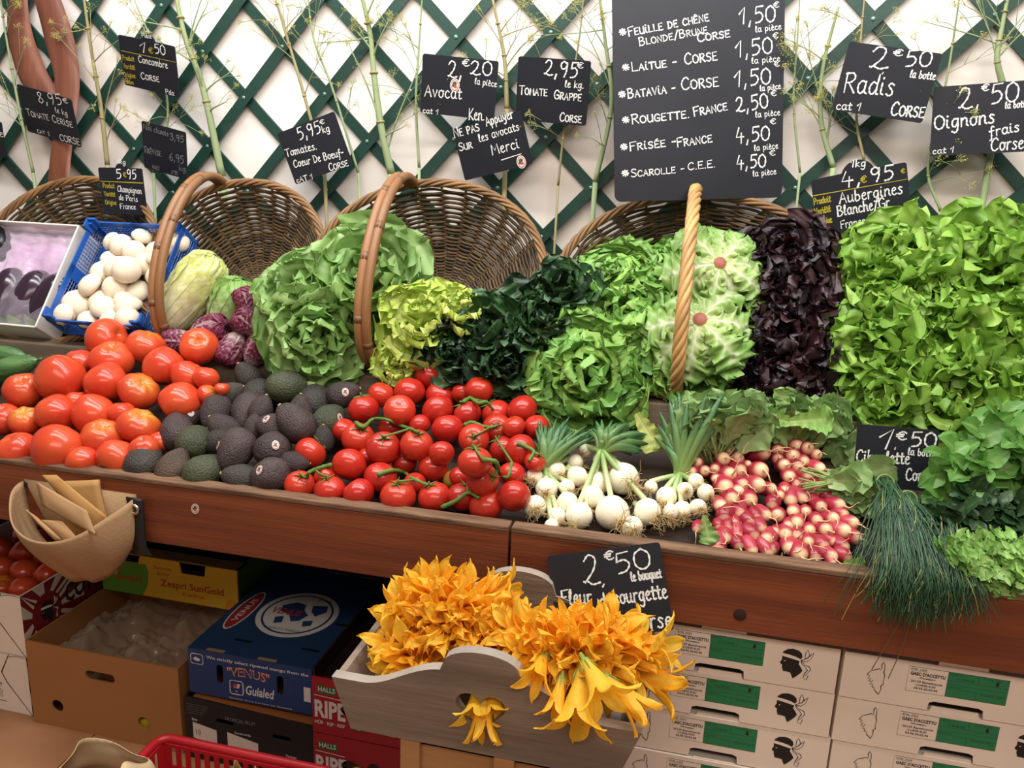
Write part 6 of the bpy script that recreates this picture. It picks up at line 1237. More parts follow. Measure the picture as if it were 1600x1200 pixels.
def carton(x, y, z, lab, tabvis):
    T = thing('carton', lab, 'box', (x, y, z), 'white cartons stacked under the stand')
    def share(key, fn, name, m, **kw):
        if key not in _cart: mb = MB(); fn(mb); _cart[key] = mb.mesh(name, m, smooth=False)
        return put(name, _cart[key], T)
    def front(mb): prism(mb, [[(0, .0), (CW * .37, 0), (CW * .375, .017), (CW * .395, .0205), (CW * .575, .0205), (CW * .595, .017), (CW * .60, 0), (CW, 0), (CW, CH - .001), (0, CH - .001)]], .004)
    def shell(mb):
        box(mb, (0, .004, 0), (.004, CD, CH - .001)); box(mb, (CW - .004, .004, 0), (CW, CD, CH - .001)); box(mb, (0, CD - .004, 0), (CW, CD, CH - .001)); box(mb, (.004, .004, CH - .006), (CW - .004, CD - .004, CH - .002))
    share('shell', shell, 'carton_body', m_cart); share('front', front, 'front_panel', m_cart)
    def hole(mb): box(mb, (CW * .36, .02, .001), (CW * .61, .022, .04))  # dark sheet standing in for the shade inside the hand hole
    share('hole', hole, 'flap_or_hole_shade', m_in)
    def tabm(mb): prism(mb, [[(CW * .385, CH - .002), (CW * .59, CH - .002), (CW * .583, CH + tabvis - .001), (CW * .392, CH + tabvis - .001)]], .003, (0, .002, 0))
    share(f'tab{tabvis}', tabm, 'top_tab', m_cart)
    def prt(mb):
        O = np.array([0, 0, 0.]); L0, L1, B0, B1 = CW * .27, CW * .675, .036, .088
        s = L0 + (L1 - L0) * .40
        poly_on(mb, [(s, B0), (L1, B0), (L1, B1), (s, B1)], O, EX, EZ, lin((46, 128, 84)))
        for P in ([(L0, B0), (L1, B0), (L1, B1), (L0, B1), (L0, B0)], [(s, B0), (s, B1)]): line_on(mb, P, O, EX, EZ, INK, .0004, .0008)
        d = lin((28, 78, 52))
        for P in ([(s, B1 - .018), (L1, B1 - .018)], [(s, B0 + .017), (L1, B0 + .017)], [(s, B0 + .026), (L1, B0 + .026)], [((s + L1) / 2, B1), ((s + L1) / 2, B1 - .018)], [((s + L1) / 2, B0), ((s + L1) / 2, B0 + .017)]): line_on(mb, P, O, EX, EZ, d, .0003, .0008)
        w_ = s - L0
        type_on(mb, "GAEC D'ACCETTU", (L0 + w_ * .06, 0, B0 + .0345), EX, EZ, w_ * .88, .0066, INK, .035); type_on(mb, 'Giuseppu', (L0 + w_ * .3, 0, B0 + .0285), EX, EZ, w_ * .4, .0034, INK, .02)
        type_on(mb, '20129 Bastelicaccia', (L0 + w_ * .1, 0, B0 + .0195), EX, EZ, w_ * .8, .0044, INK, .015); type_on(mb, 'CORSE-SUD', (L0 + w_ * .24, 0, B0 + .0125), EX, EZ, w_ * .5, .0044, INK, .015); type_on(mb, '04.95.20.02.96', (L0 + w_ * .2, 0, B0 + .0055), EX, EZ, w_ * .6, .0044, INK, .02)
        type_on(mb, 'EMB. 2004', (L0 + w_ * .06, 0, B1 - .0065), EX, EZ, w_ * .4, .0036, INK); line_on(mb, [(L0 + w_ * .06, B1 - .0078), (L0 + w_ * .46, B1 - .0078)], O, EX, EZ, INK, .0003)
        type_on(mb, 'CORSE', (s + .016, 0, B1 - .0155), EX, EZ, .03, .005, d); type_on(mb, 'I', (s + .082, 0, B1 - .0155), EX, EZ, .005, .0085, INK, .03); type_on(mb, 'ORIGINE', (s + .003, 0, B1 - .006), EX, EZ, .018, .003, d); type_on(mb, 'CATEGORIE', (s + .062, 0, B1 - .006), EX, EZ, .03, .003, d); type_on(mb, 'VARIETE', (s + .003, 0, B0 + .0195), EX, EZ, .022, .003, d); type_on(mb, 'POIDS NET', (s + .06, 0, B0 + .012), EX, EZ, .04, .0034, d)
        moor(mb, (CW * .735, 0, .018), EX, EZ, .066, INK, PAPER)
        k = .00072; line_on(mb, [(CW * .10 + x * k * .62, .016 + y * k) for x, y in ISLE], O, EX, EZ, INK, .0008); disc(mb, np.array([CW * .10 + 18 * k, -.0006, .016 + 40 * k]), EX, EZ, .0012, .0012, INK, 10)
    share('print', prt, 'printed_label', m_print)
    return T
SD = ['topmost', 'second down', 'third down', 'fourth down', 'fifth down']
XR = at(1316, 1016, y=.03)[0] - .002; XL2 = at(1319, 1020, y=.03)[0] + .002
for col, (x, yy, where) in enumerate(((XR - CW, .03, 'beside the flower crate'), (XL2, .03, 'by the photo edge'))):
    for k in range(5):
        z = .6225 - CH - k * .1002 + (0 if col == 0 else -.002)
        if z < 0: z = .0
        carton(x - .002 * (k % 2) + (.006 * k if col == 0 else .003 * k) * .6, yy + .002 * (k % 3), z, f'white carton with green label, {SD[k]} in the stack {where}', .012 if k == 0 else [.004, .010, .007, .003][k % 4])
for x, lab in ((XR - CW + .01, 'plain white carton at floor level carrying the stack beside the flower crate'), (XL2 + .01, 'plain white carton at floor level carrying the stack by the photo edge')):
    mb = MB(); box(mb, (x, .04, 0), (x + CW - .02, .32, .6225 - CH - .401 - .003)); tag(mb.build('base_carton', m_cart, smooth=False, bevel=.002), lab, 'box')

def open_box(T, lo, hi, m, t=.005, floor_=True, holes=(), name='box_side', label=None, m_inner=None):
    """Open carton walls; holes: loops cut in the front wall."""
    (a, b, c), (d, e, f) = lo, hi
    mb = MB(); prism(mb, [[(a, c), (d, c), (d, f), (a, f)]] + [h for h in holes], t, (0, b, 0)); mb.build('front_side', m, T, smooth=False)
    mb = MB(); box(mb, (a, e - t, c), (d, e, f)); mb.build('rear_side', m, T, smooth=False)
    for x in (a, d - t): mb = MB(); box(mb, (x, b + t, c), (x + t, e - t, f)); mb.build('end_side', m, T, smooth=False)
    if floor_: mb = MB(); box(mb, (a + t, b + t, c), (d - t, e - t, c + t)); mb.build('box_bottom', m, T, smooth=False)
# brown cardboard box
m_kraft = mat('brown_cardboard', (164, 112, 68), .7, .25, mott=.06, mscale=5, bump=.05, bscale=60)
BX0, BX1, BY, BH = at(58, 1060, y=.10)[0] - .025, at(280, 1080, y=.10)[0], .10, .248
T = thing('cardboard_box', 'open brown cardboard box with hand holes, lined with clear plastic, on the floor', 'box', ((BX0 + BX1) / 2, BY, 0))
def pxz(px, py, y): p = at(px, py, y=y); return p[0], p[2]
hh = [pxz(*q, BY) for q in ((150, 1056), (176, 1063))]
slot = rrect(hh[0][0] - .032, hh[0][1] - .014, hh[1][0] + .006, hh[0][1] + .012, .012)
h1 = ellipse(.018, .018, 18, *pxz(90, 1103, BY)); h2 = ellipse(.018, .018, 18, *pxz(225, 1130, BY))
open_box(T, (BX0, BY, 0), (BX1, .50, BH), m_kraft, .005, True, [slot, h1, h2])
film('plastic_liner', 'crumpled clear plastic liner bag inside the open brown cardboard box', 'plastic liner', np.array([BX0 + .012, BY + .012, 0]), EX, BX1 - BX0 - .024, np.array([0, 1., 0]), .37, EZ, .036, 19, 11, m_film2, nu=70, nv=60, base=.175)
mb = MB(); k = pxz(227, 1131, BY + .03); lathe(mb, [(0, -.04), (.02, -.035), (.032, -.01), (.033, .01), (.02, .034), (0, .04)], 16, M=Matrix.Translation((k[0], BY + .045, max(.045, k[1])))); tag(mb.build('lemon', mat('lemon_skin', (196, 176, 40), .4, .4, bump=.2)), 'yellow fruit seen through the round hole of the brown cardboard box', 'fruit')
# striped tomato cartons at the end
m_red = mat('dark_red_print', (150, 40, 40), .6, .3)
X_E = at(32, 960, y=.12)[0]
for k, z in enumerate((.0, .182)):
    T = thing('striped_carton', ('lower' if k == 0 else 'upper') + ' white carton with red sunburst side' + (' under the one holding tomatoes' if k == 0 else ' holding dark tomatoes, beside the brown box'), 'box', (X_E - .2, .12, z), 'red striped tomato cartons')
    a, b = (X_E - .40, .12, z), (X_E + .004 * k, .62, z + .178); open_box(T, a, b, m_cart, .006)
    mb = MB(); O = np.array([b[0], .12, z]); U = np.array([0, 1., 0]); n0 = mb   # printed side: u along +y, v up, normal +x
    cxs, czs = .082, .09
    poly_on(mb, [(0.0, .0), (.5, .0), (.5, .178), (0.0, .178)], O, U, EZ, lin((120, 34, 38)), .0003)
    for i in range(15):
        a0 = 2 * PI * i / 15; P = []
        for rr, da in ((.045, -.1), (.2, -.1), (.2, .11), (.045, .11)):
            x_, z_ = cxs + rr * math.cos(a0 + da), czs + rr * math.sin(a0 + da); P.append((x_, z_))
        c_ = [(min(.22, max(0.0, x_)), min(.178, max(0, z_))) for x_, z_ in P]
        try: poly_on(mb, c_, O, U, EZ, lin((214, 196, 184)), .0006)
        except Exception: pass
    disc(mb, O + U * cxs + EZ * czs, U, EZ, .052, .058, lin((128, 30, 38)), 28, .0010); moor(mb, O + U * (cxs - .028) + EZ * (czs - .036) + np.array([.0008, 0, 0]), U, EZ, .07, INK, PAPER)
    type_on(mb, 'COTEAUX', O + U * .150 + EZ * .080, U, EZ, .24, .055, INK, .03, 0, .001)
    mb.build('printed_side', m_print, T, smooth=False)
    mb = MB(); O = np.array([a[0], .12, z])
    line_on(mb, [(.345, .178), (.315, .12), (.33, .09), (.40, .0)], O, EX, EZ, INK, .0016); line_on(mb, [(.40, .175), (.37, .178), (.345, .172)], O, EX, EZ, INK, .0008); moor(mb, O + EX * .262 + EZ * .04, EX, EZ, .05); line_on(mb, [(.26, .03), (.32, .03)], O, EX, EZ, INK, .0012)
    mb.build('printed_front', m_print, T, smooth=False)
rg = np.random.RandomState(77); n_ = 0
for j in range(5):
    for i in range(4):
        p = np.array([X_E - .045 - i * .078, .185 + j * .085, .335 + .004 * rg.rand() + .012 * (j > 1)]); r = .038
        o = put('carton_tomato', HT[(i * 2 + j) % 3 * 3 % 7][0], M=view_matrix(p, r, rg.uniform(0, 180), rg.uniform(-40, 40), 0)); tag(o, f'dull tomato in the striped carton, {ORD[i]} from the brown box in row {ORD[j]}', 'tomato', 'tomatoes in the striped carton')
        n_ += 1
mb = MB(); box(mb, (X_E - .39, .13, .285), (X_E - .01, .61, .292)); tag(mb.build('carton_insert', m_in, smooth=False), 'dark tray insert carrying the tomatoes in the striped carton', 'insert')
# kiwifruit box
m_print2 = mat('printed_carton', None, .55, .35, mott=.04)
KY = .37; kx0, kx1 = at(160, 900, y=KY)[0], at(371, 915, y=KY)[0]; kz0, kz1 = .262, .262 + .125
T = thing('kiwifruit_box', 'yellow and green printed fruit box sitting on the rear of the brown cardboard box', 'box', (kx0, KY, kz0))
mb = MB(); kw = kx1 - kx0; kh = kz1 - kz0; notch = [(0, 0), (kw, 0), (kw, kh), (kw * .78, kh), (kw * .765, kh * .72), (kw * .60, kh * .72), (kw * .585, kh), (kw * .3, kh), (kw * .28, kh * .8), (kw * .16, kh * .8), (kw * .14, kh), (0, kh)]
prism(mb, [notch], .005, (kx0, KY, kz0), c=lin((222, 166, 40))); mb.build('front_side', m_print2, T, smooth=False)
mb = MB(); G_ = lin((72, 96, 40))
for lo, hi in (((kx0, KY + .005, kz0), (kx0 + .005, KY + .3, kz1)), ((kx1 - .005, KY + .005, kz0), (kx1, KY + .3, kz1)), ((kx0, KY + .295, kz0), (kx1, KY + .3, kz1))): box(mb, lo, hi, G_)
mb.build('green_side', m_print2, T, smooth=False, label='green printed sides'); mb = MB(); box(mb, (kx0 + .005, KY + .005, kz1 - .03), (kx1 - .005, KY + .295, kz1 - .025)); mb.build('dark_liner', m_black, T, smooth=False)
mb = MB(); box(mb, (kx0, KY + .005, kz1 - .004), (kx1, KY + .05, kz1), lin((150, 116, 70))); mb.build('top_flap', m_print2, T, smooth=False, label='brown folded top flap')
mb = MB(); O = np.array([kx0, KY, kz0]); poly_on(mb, [(0, 0), (kw * .30, 0), (kw * .345, kh * .3), (kw * .355, kh * .6), (kw * .34, kh * .8), (kw * .28, kh * .8), (kw * .16, kh * .8), (kw * .14, kh), (0, kh)], O, EX, EZ, lin((96, 140, 44)))
RD = lin((180, 58, 40)); type_on(mb, 'Zespri', O + EX * kw * .10 + EZ * kh * .34, EX, EZ, kw * .2, kh * .15, RD, .02); type_on(mb, 'Zespri SunGold', O + EX * kw * .44 + EZ * kh * .33, EX, EZ, kw * .46, kh * .17, RD, .018); type_on(mb, 'Kiwifruit', O + EX * kw * .60 + EZ * kh * .16, EX, EZ, kw * .16, kh * .10, RD)
type_on(mb, 'Naturally', O + EX * kw * .40 + EZ * kh * .74, EX, EZ, kw * .13, kh * .07, RD); type_on(mb, 'juicy', O + EX * kw * .42 + EZ * kh * .60, EX, EZ, kw * .09, kh * .10, RD); poly_on(mb, [(kw * .955 + .022 * math.cos(a), .004 + .03 * math.sin(a)) for a in np.linspace(PI, .9, 14)] + [(kw, .0)], O, EX, EZ, lin((226, 140, 30)), .0008)
for a in np.linspace(PI * .5, PI * .98, 9): line_on(mb, [(kw * .955 + .035 * math.cos(a), .004 + .035 * math.sin(a)), (kw * .955 + .07 * math.cos(a), .004 + .07 * math.sin(a))], O, EX, EZ, lin((232, 190, 70)), .0007)
mb.build('printed_label', m_print, T, smooth=False)
# blue mango box and the black box under it
VY = .10; vx0, vx1 = at(293, 1017, y=VY)[0], at(481, 1046, y=VY)[0]; vz1 = .312; vz0 = .190
T = thing('mango_box', 'dark blue printed mango box with a round emblem on its lid, on the black box', 'box', (vx0, VY, vz0)); BLU = lin((34, 58, 104)); vw = vx1 - vx0 + .01; vd = .48
mb = MB(); hs = [rrect(.078, .040, .096, .092, .008), rrect(vw * .72, .040, vw * .72 + .018, .092, .008)]; prism(mb, [[(0, 0), (vw, 0), (vw, vz1 - vz0), (0, vz1 - vz0)]] + hs, .004, (vx0, VY, vz0), c=BLU); mb.build('front_side', m_print2, T, smooth=False)
mb = MB(); box(mb, (vx0, VY + .004, vz0), (vx0 + .004, VY + vd, vz1), BLU * .9); box(mb, (vx0 + vw - .004, VY + .004, vz0), (vx0 + vw, VY + vd, vz1), BLU * .9); box(mb, (vx0, VY + vd - .004, vz0), (vx0 + vw, VY + vd, vz1), BLU); mb.build('box_sides', m_print2, T, smooth=False)
mb = MB(); box(mb, (vx0, VY, vz1), (vx0 + vw, VY + vd, vz1 + .004), lin((30, 56, 92))); lid = mb.build('lid', m_print2, T, smooth=False); U, Vv = EX, np.array([0, 1., 0]); O = np.array([vx0, VY, vz1 + .004]); mb = MB(); WH = lin((206, 200, 196))
c_ = O + U * .185 + Vv * .22; disc(mb, c_, U, Vv, .108, .115, WH, 40, .0004); disc(mb, c_, U, Vv, .094, .100, BLU * .8, 40, .0007); disc(mb, c_, U, Vv, .088, .094, WH, 40, .0010)
for P in ([(-.06, .03), (-.03, .055), (.0, .05), (.01, .02), (.03, .0), (.02, -.03), (.0, -.04), (-.02, -.01), (-.05, .0)], [(.02, .05), (.06, .06), (.07, .03), (.05, .0), (.03, .02)], [(.03, -.03), (.055, -.02), (.06, -.045), (.04, -.055)], [(-.05, -.03), (-.03, -.02), (-.02, -.05), (-.04, -.06)]): poly_on(mb, P, c_, U, Vv, BLU, .0013)
type_on(mb, 'VENUS', c_ - U * .075 - Vv * .012, U, Vv, .085, .03, lin((160, 50, 52)), .02, 0, .0016); type_on(mb, 'QUALITY MANGO', c_ - U * .045 - Vv * .085, U, Vv, .09, .010, BLU, 0, 0, .0016); type_on(mb, 'BY AIR', c_ + U * .02 + Vv * .078, U, Vv, .04, .010, BLU, 0, 0, .0016)
c2 = O + U * .04 + Vv * .20; disc(mb, c2, U, Vv, .026, .10, WH, 30, .0004); disc(mb, c2, U, Vv, .022, .094, lin((150, 40, 48)), 30, .0007); type_on(mb, 'VENUS', c2 - Vv * .06 + U * .008, Vv, -U, .12, .016, WH, .01, 0, .001)
for x, y in ((.09, .06), (.27, .07), (.1, .40), (.28, .40), (.30, .2)): poly_on(mb, rrect(x, y, x + .05, y + .009, .004), O, U, Vv, lin((12, 18, 30)), .0004)
for x in (.05, .19): poly_on(mb, rrect(x, .001, x + .05, .012, .002), O, U, Vv, lin((150, 120, 84)), .0004)
for x in (.16, .26): poly_on(mb, rrect(x, vd - .02, x + .06, vd - .01, .002), O, U, Vv, lin((120, 116, 112)), .0004)
mb.build('printed_lid_emblem', m_print, lid, smooth=False)
mb = MB(); O = np.array([vx0, VY, vz0]); type_on(mb, 'We strictly select ripened mango from the', O + EX * .052 + EZ * .1045, EX, EZ, vw * .82, .0085, WH, .012); OR = lin((214, 142, 110))
line_on(mb, rrect(.008, .084, .042, .112, .006) + [rrect(.008, .084, .042, .112, .006)[0]], O, EX, EZ, WH, .0012); poly_on(mb, [(.014, .098), (.022, .104), (.036, .098), (.03, .092), (.02, .093)], O, EX, EZ, WH, .0008)
type_on(mb, '"VENUS"', O + EX * .108 + EZ * .066, EX, EZ, .115, .024, OR, .025, 0, .0006, .25); type_on(mb, '"VENUS"', O + EX * .112 + EZ * .069, EX, EZ, .107, .018, lin((70, 60, 90)), .0, 0, .0010, .3)
line_on(mb, rrect(.114, .018, .150, .056, .006) + [rrect(.114, .018, .150, .056, .006)[0]], O, EX, EZ, WH, .0014); type_on(mb, 'g', O + EX * .122 + EZ * .030, EX, EZ, .02, .026, WH, .03); disc(mb, O + EX * .129 + EZ * .043 - np.array([0, .001, 0]), EX, EZ, .005, .006, lin((190, 50, 50)), 12); type_on(mb, 'Guialed', O + EX * .157 + EZ * .024, EX, EZ, .078, .026, WH, .02, .2)
type_on(mb, 'Quality since harvest by Guialed', O + EX * .11 + EZ * .004, EX, EZ, .17, .004, WH); poly_on(mb, [(vw - .022, .035), (vw - .004, .035), (vw - .004, .075), (vw - .022, .075)], O, EX, EZ, WH, .0008); mb.build('printed_front', m_print, T, smooth=False)
# black box
T = thing('fruit_box', 'black tropical fruit box with blank white labels, under the blue mango box', 'box', (vx0 - .01, VY - .005, 0)); bw = vw + .02; BK = lin((34, 32, 34)); b0 = np.array([vx0 - .012, VY - .006, .0]); bz = .183
mb = MB(); prism(mb, [[(0, 0), (bw, 0), (bw, bz - .02), (0, bz - .005)], rrect(.085, .118, .135, .132, .006), rrect(.24, .105, .29, .119, .006)], .005, b0, c=BK); mb.build('front_side', m_print2, T, smooth=False)
mb = MB(); box(mb, b0 + [0, .005, 0], b0 + [.005, .46, bz], BK); box(mb, b0 + [bw - .005, .005, 0], b0 + [bw, .46, bz - .02], BK); box(mb, b0 + [0, .455, 0], b0 + [bw, .46, bz], BK); mb.build('box_sides', m_print2, T, smooth=False)
mb = MB(); mb.add([b0 + q for q in ([.02, .004, bz - .004], [bw - .01, .004, bz - .02], [bw - .01, .30, bz - .004], [.02, .30, bz + .003])], [(0, 1, 2, 3)], lin((156, 92, 50))); mb.build('flap_or_hole_shade', m_print2, T, smooth=False, label='orange brown inner cardboard flap')
mb = MB(); GY = lin((130, 124, 120)); PW = lin((216, 200, 190))
for P in ([(.018, .062), (.085, .052), (.085, .096), (.018, .108)], [(.115, .040), (.2, .026), (.2, .082), (.115, .098)], [(.235, .018), (.305, .008), (.305, .045), (.235, .058)]): poly_on(mb, P, b0, EX, EZ, PW)
type_on(mb, 'TROPICAL FRUIT', b0 + EX * .11 + EZ * .132, EX, EZ, .085, .010, GY); type_on(mb, 'Size', b0 + EX * .016 + EZ * .113, EX, EZ, .016, .007, PW, .02); type_on(mb, 'Distributed By', b0 + EX * .136 + EZ * .098, EX, EZ, .045, .006, PW, .01); type_on(mb, 'Variety', b0 + EX * .275 + EZ * .060, EX, EZ, .03, .008, PW, .01); type_on(mb, '10', b0 + EX * .026 + EZ * .074, EX, EZ, .014, .016, GY, 0, 0, .0012); type_on(mb, 'KENT', b0 + EX * .252 + EZ * .024, EX, EZ, .042, .016, lin((150, 140, 134)), 0, 0, .0012)
for i in range(5): type_on(mb, 'produce of the tropics', b0 + EX * .004 + EZ * (.158 - i * .0065), EX, EZ, .06 - .004 * i, .003, GY)
mb.build('printed_labels', m_print, T, smooth=False)
# red avocado and mango boxes
hx0 = vx0 + vw + .006
def halls(z, lab, top):
    T = thing('ripe_fruit_box', lab, 'box', (hx0, VY - .01, z), 'red ripe fruit boxes'); RDk = lin((150, 36, 42)); hw_, hz, hd = .30, .152, .40; b = np.array([hx0, VY - .012, z])
    mb = MB(); box(mb, b, b + [hw_, .005, hz], RDk); mb.build('front_side', m_print2, T, smooth=False)
    mb = MB(); D = lin((40, 24, 26)); box(mb, b + [0, .005, 0], b + [.005, hd, hz + .02 * top], D); box(mb, b + [hw_ - .005, .005, 0], b + [hw_, hd, hz + .0], D); box(mb, b + [0, hd, 0], b + [hw_, hd + .005, hz], D); box(mb, b + [.005, .005, hz - .03], b + [hw_ - .005, hd, hz - .026], D); mb.build('box_sides', m_print2, T, smooth=False)
    mb = MB(); poly_on(mb, [(.014, .112), (.062, .110), (.062, .132), (.038, .128), (.014, .134)], b, EX, EZ, lin((30, 104, 56))); type_on(mb, 'HALLS', b + EX * .016 + EZ * .116, EX, EZ, .044, .013, WH, .02, 0, .0010)
    line_on(mb, [(.006, .104), (.082, .100)], b, EX, EZ, WH, .0010); type_on(mb, 'RIPE', b + EX * .006 + EZ * .046, EX, EZ, .08, .046, WH, .035); type_on(mb, 'MÛR · RIJP · REIF', b + EX * .006 + EZ * .026, EX, EZ, .078, .009, WH, .015)
    f0 = b + EX * .118 + EZ * .06                                   # printed fruit: two avocados, a cut one, a mango with slices
    disc(mb, f0 + EX * -.022 + EZ * .016, EX, EZ, .022, .016, lin((48, 30, 30)), 22, .0006); disc(mb, f0 + EX * .04 + EZ * .012, EX, EZ, .02, .026, lin((46, 28, 30)), 22, .0006); disc(mb, f0 + EX * .0 + EZ * -.006, EX, EZ, .027, .030, lin((64, 70, 34)), 24, .0009); disc(mb, f0 + EX * .0 + EZ * -.006, EX, EZ, .023, .026, lin((196, 186, 96)), 24, .0012); disc(mb, f0 + EX * -.003 + EZ * -.010, EX, EZ, .010, .011, lin((110, 60, 36)), 18, .0015)
    disc(mb, f0 + EX * .085 + EZ * -.002, EX, EZ, .034, .030, lin((150, 120, 60)), 26, .0009); disc(mb, f0 + EX * .094 + EZ * .002, EX, EZ, .024, .026, lin((168, 60, 52)), 24, .0012)
    for x in (.07, .10, .128): poly_on(mb, [(.13 + x - .02, .030), (.13 + x + .012, .028), (.13 + x + .008, .046), (.13 + x - .012, .050)], b, EX, EZ, lin((214, 168, 52)), .0014)
    mb.build('printed_front', m_print, T, smooth=False)
halls(.0, 'red ripe avocado and mango box standing on the floor, under its twin', 0); halls(.155, 'red ripe avocado and mango box on top of its twin, half behind the flower crate', 1)
# tall dark carton standing at the end of the red boxes
T = thing('dark_carton', 'tall dark folded carton with pale round prints standing in the top red box', 'box', (hx0 + .18, VY + .08, .29)); mb = MB()
mb.add([(hx0 + .10, VY + .03, .29), (hx0 + .112, VY + .03, .29), (hx0 + .112, VY + .36, .29), (hx0 + .10, VY + .36, .29), (hx0 + .10, VY + .03, .345), (hx0 + .112, VY + .03, .345), (hx0 + .122, VY + .36, .42), (hx0 + .11, VY + .36, .42)], BOXF); mb.build('board', m_black, T, smooth=False)
mb = MB(); disc(mb, np.array([hx0 + .0985, VY + .22, .355]), np.array([0, -1., 0]), EZ, .07, .024, lin((150, 124, 118)), 26, .0008)
for y in (.06, .12): disc(mb, np.array([hx0 + .0985, VY + y, .33]), np.array([0, -1., 0]), EZ, .012, .011, lin((150, 140, 134)), 16, .0008)
mb.build('printed_marks', m_print, T, smooth=False)

# ================================================================ PAPER BAG POUCH, BASKET, STICKER
m_canvas = mat('canvas_cloth', (164, 132, 98), .8, .2, bump=.3, bscale=120, mott=.06, mscale=6); m_strap = mat('black_leather_strap', (24, 23, 26), .45, .4); m_steel = mat('steel_ring', (196, 190, 182), .25, .5, metal=1.0)
m_paper = mat('brown_paper', None, .7, .25, mott=.06, mscale=8, bump=.05, bscale=40)
L_ = at(34, 765, y=-.012); R_ = at(208, 783, y=-.012); cxp = (L_[0] + R_[0]) / 2; hwp = (R_[0] - L_[0]) / 2; zt = .752; bot = at(150, 905, y=-.09)
T = thing('canvas_pouch', 'beige canvas pouch full of paper bags, strapped to the front board below the tomatoes', 'pouch', (cxp, -.005, .54))
nu_, nv_ = 34, 14; V = []
for j in range(nv_):
    t = j / (nv_ - 1)
    for i in range(nu_):
        a = PI * i / (nu_ - 1); s = -math.cos(a); dip = .075 * math.sin(a) ** 1.6 * (1 - t)                        # rim sags in front
        wd = hwp * (1 - .36 * t ** 3) * (1 + .02 * math.sin(7 * a + 2 * t)); dp = .125 * math.sin(a) * (1 - .78 * t ** 2) + .006 * math.sin(11 * a) * t
        V.append((cxp + .02 * t + s * wd, -.004 - dp, zt - dip - t * (.212 - dip) + .012 * t * s + .06 * t ** 2 * s ** 4))
mb = MB(); mb.add(V, grid_faces(nv_, nu_)); o = mb.build('cloth', m_canvas, T); so = o.modifiers.new('thickness', 'SOLIDIFY'); so.thickness = .0035
mb = MB(); mb.add([(cxp - hwp, -.003, zt + .004), (cxp + hwp, -.003, zt + .004), (cxp + hwp * .55, -.003, .55), (cxp - hwp * .3, -.003, .55)], [(0, 3, 2, 1)]); o = mb.build('cloth_back', m_canvas, T); so = o.modifiers.new('thickness', 'SOLIDIFY'); so.thickness = .003
mb = MB(); Q = [at(209, 778, y=-.016), at(213, 800, y=-.018), at(217, 850, y=-.022), at(228, 868, y=-.016)]; Q = smooth_path(Q, 14); V = np.concatenate([np.stack([q - EX * .019, q + EX * .019]) for q in Q]); mb.add(V, grid_faces(14, 2)); o = mb.build('strap', m_strap, T); so = o.modifiers.new('thickness', 'SOLIDIFY'); so.thickness = .004; so.offset = 0
mb = MB(); a = np.linspace(0, 2 * PI, 25); g = at(210, 796, y=-.021); tube(mb, g + np.outer(np.cos(a) * .0095, EX) + np.outer(np.sin(a) * .0095, EZ), .0038, 8, caps=False); mb.build('grommet', m_steel, T, label='shiny steel grommet ring')
mb = MB(); g = at(210, 796, y=-.020); disc(mb, g, EX, EZ, .006, .006, lin((60, 50, 44))); mb.build('nail_head', m_print, T)
mb = MB(); g = at(40, 757, y=-.002); box(mb, g - [.006, .003, .006], g + [.006, .001, .006]); mb.build('hook', m_strap, T, smooth=False)
def paper(lab, pts, c, yoff=0.0, fold=False, t=.004):
    """A folded paper bag: quad given by four (px, py, y) corners, given a real thickness."""
    A = [at(x, y, y=d) for x, y, d in pts]; mb = MB(); n = np.cross(A[1] - A[0], A[3] - A[0]); n /= np.linalg.norm(n)
    if n[1] > 0: n = -n
    g = []
    for j in range(9):
        for i in range(9):
            s, u = i / 8, j / 8; p = (A[0] * (1 - s) + A[1] * s) * (1 - u) + (A[3] * (1 - s) + A[2] * s) * u; g.append(p + n * .006 * math.sin(PI * s) * math.sin(PI * u))
    mb.add(g, grid_faces(9, 9), lin(c) * .78); o = mb.build('paper_bag', m_paper); so = o.modifiers.new('thickness', 'SOLIDIFY'); so.thickness = t; so.offset = 0; return tag(o, lab, 'paper bag', 'brown paper bags in the canvas pouch')
paper('flat stack of brown paper bags standing at the back of the canvas pouch', [(96, 752, -.022), (153, 750, -.018), (168, 818, -.028), (110, 850, -.04)], (196, 150, 92), t=.012)
paper('brown paper bag leaning across the middle of the canvas pouch', [(66, 742, -.05), (88, 742, -.045), (168, 808, -.05), (150, 838, -.065)], (190, 142, 84))
paper('wide folded brown paper bag in front of the pouch middle, its edge curling up', [(57, 752, -.065), (66, 790, -.085), (150, 836, -.10), (136, 798, -.085)], (184, 144, 102))
paper('brown paper bag tucked in the front corner of the canvas pouch', [(40, 795, -.085), (62, 812, -.095), (105, 846, -.11), (88, 846, -.112)], (186, 144, 100))
paper('narrow brown paper bag in front, next to the pouch rim', [(64, 812, -.095), (98, 815, -.092), (122, 842, -.105), (104, 848, -.113)], (178, 136, 92))
k = at(305, 795, y=-.0012); mb = MB(); fruit_sticker(mb, k, EX * .95 - EZ * .3, EZ * .95 + EX * .3, .0115); tag(mb.build('fruit_sticker', m_stick, smooth=False), 'small oval fruit sticker stuck on the front board under the avocados', 'sticker')
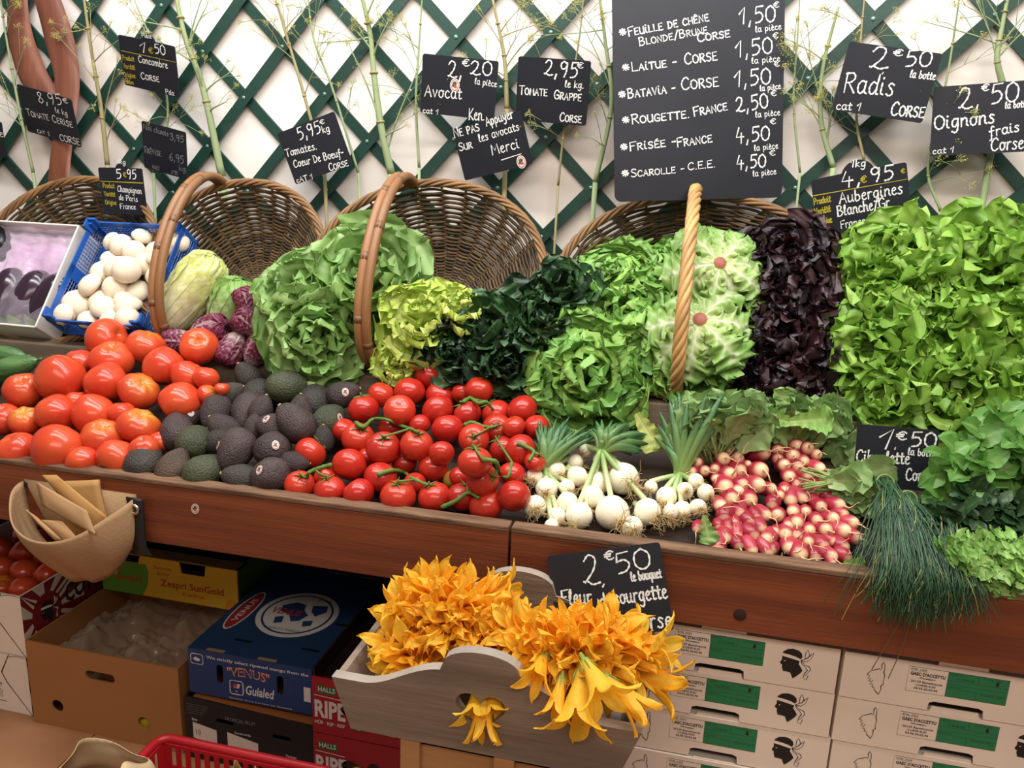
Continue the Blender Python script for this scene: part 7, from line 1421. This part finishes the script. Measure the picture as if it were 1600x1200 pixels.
# red shopping basket with paper bags, on the floor in front
m_rb = mat('red_plastic', (176, 30, 40), .38, .5); bx0, bx1 = at(250, 1155, y=-.06)[0] + .0, at(482, 1200, y=-.06)[0] + .05; zb = .178
T = thing('shopping_basket', 'red plastic shopping basket on the floor before the black fruit box', 'basket', ((bx0 + bx1) / 2, -.2, 0))
def slatted(A, e, L, nrm, nm):
    mb = MB(); hs = []; k = int(L / .024)
    for i in range(1, k): x = L * i / k; hs += [rrect(x - .0065, .05, x + .0065, .09, .003), rrect(x - .0065, .10, x + .0065, .15, .003)]
    prism(mb, [[(-.012, 0), (L + .012, 0), (L + .012, zb - .02), (-.012, zb - .02)]] + hs, .004, A, e, EZ); mb.build(nm, m_rb, T, smooth=False)
slatted((bx0, -.05, 0), EX, bx1 - bx0, None, 'slotted_side'); slatted((bx0, -.36, 0), EX, bx1 - bx0, None, 'slotted_side'); slatted((bx0, -.36, 0), np.array([0, 1., 0]), .31, None, 'slotted_end'); slatted((bx1, -.36, 0), np.array([0, 1., 0]), .31, None, 'slotted_end')
mb = MB(); rp = rrect(bx0 - .012, -.372, bx1 + .012, -.038, .03, 6); Q = np.array([(x, y, zb - .014) for x, y in rp + rp[:1]]); tube(mb, Q, .011, 8, caps=False, flat=.9); mb.build('rim', m_rb, T)
mb = MB(); box(mb, (bx0, -.36, 0), (bx1, -.05, .006)); mb.build('basket_bottom', m_rb, T, smooth=False)
def crumple_bag(name, lab, C, rx, ry, h, seed, c):
    nb, nt = 44, 22; a = np.linspace(0, 2 * PI, nb, endpoint=False)[None, :]; t = np.linspace(0, 1, nt)[:, None]; sq = (np.abs(np.cos(a)) ** 4 + np.abs(np.sin(a)) ** 4) ** -.25
    w_ = noise3(np.stack([np.cos(a) + 0 * t, np.sin(a) + 0 * t, 2.2 * t + 0 * a], -1), seed, 3.2); r = sq * (1 - .36 * np.clip((t - .55) / .45, 0, 1) ** 1.6 * (1 + .5 * np.cos(2 * a))) * (1 + .09 * w_)
    V = np.stack([C[0] + rx * r * np.cos(a), C[1] + ry * r * np.sin(a), C[2] + h * (t + .12 * np.clip(t - .8, 0, 1) * 5 * np.cos(a * 2 + .5) + .03 * w_ * t)], -1); T = thing(name, lab, 'paper bag', C); mb = MB().add(V.reshape(-1, 3), grid_faces(nt, nb, True), lin(c)); o = mb.build('paper', m_paper, T); so = o.modifiers.new('thickness', 'SOLIDIFY'); so.thickness = .0012; return T
pb = at(165, 1172, y=-.24); T = crumple_bag('grocery_bag', 'large crumpled pale paper bag with printed edge, in the red basket corner', np.array([pb[0] - .01, -.25, .01]), .135, .09, .24, 91, (206, 180, 140))
q = at(232, 1172, y=-.30); mb = MB(); disc(mb, np.array([pb[0] + .115, -.26, .22]), np.array([.4, -.9, 0]), EZ, .016, .022, lin((206, 110, 70)), 16); disc(mb, np.array([pb[0] + .118, -.264, .245]), np.array([.4, -.9, 0]), EZ, .012, .008, lin((70, 84, 60)), 12); mb.build('printed_mark', m_print, T)
pb = at(382, 1185, y=-.22); crumple_bag('grocery_bag', 'brown paper bag with a pointed tip standing in the red basket middle', np.array([pb[0], -.22, .01]), .05, .03, .262, 92, (176, 128, 84))
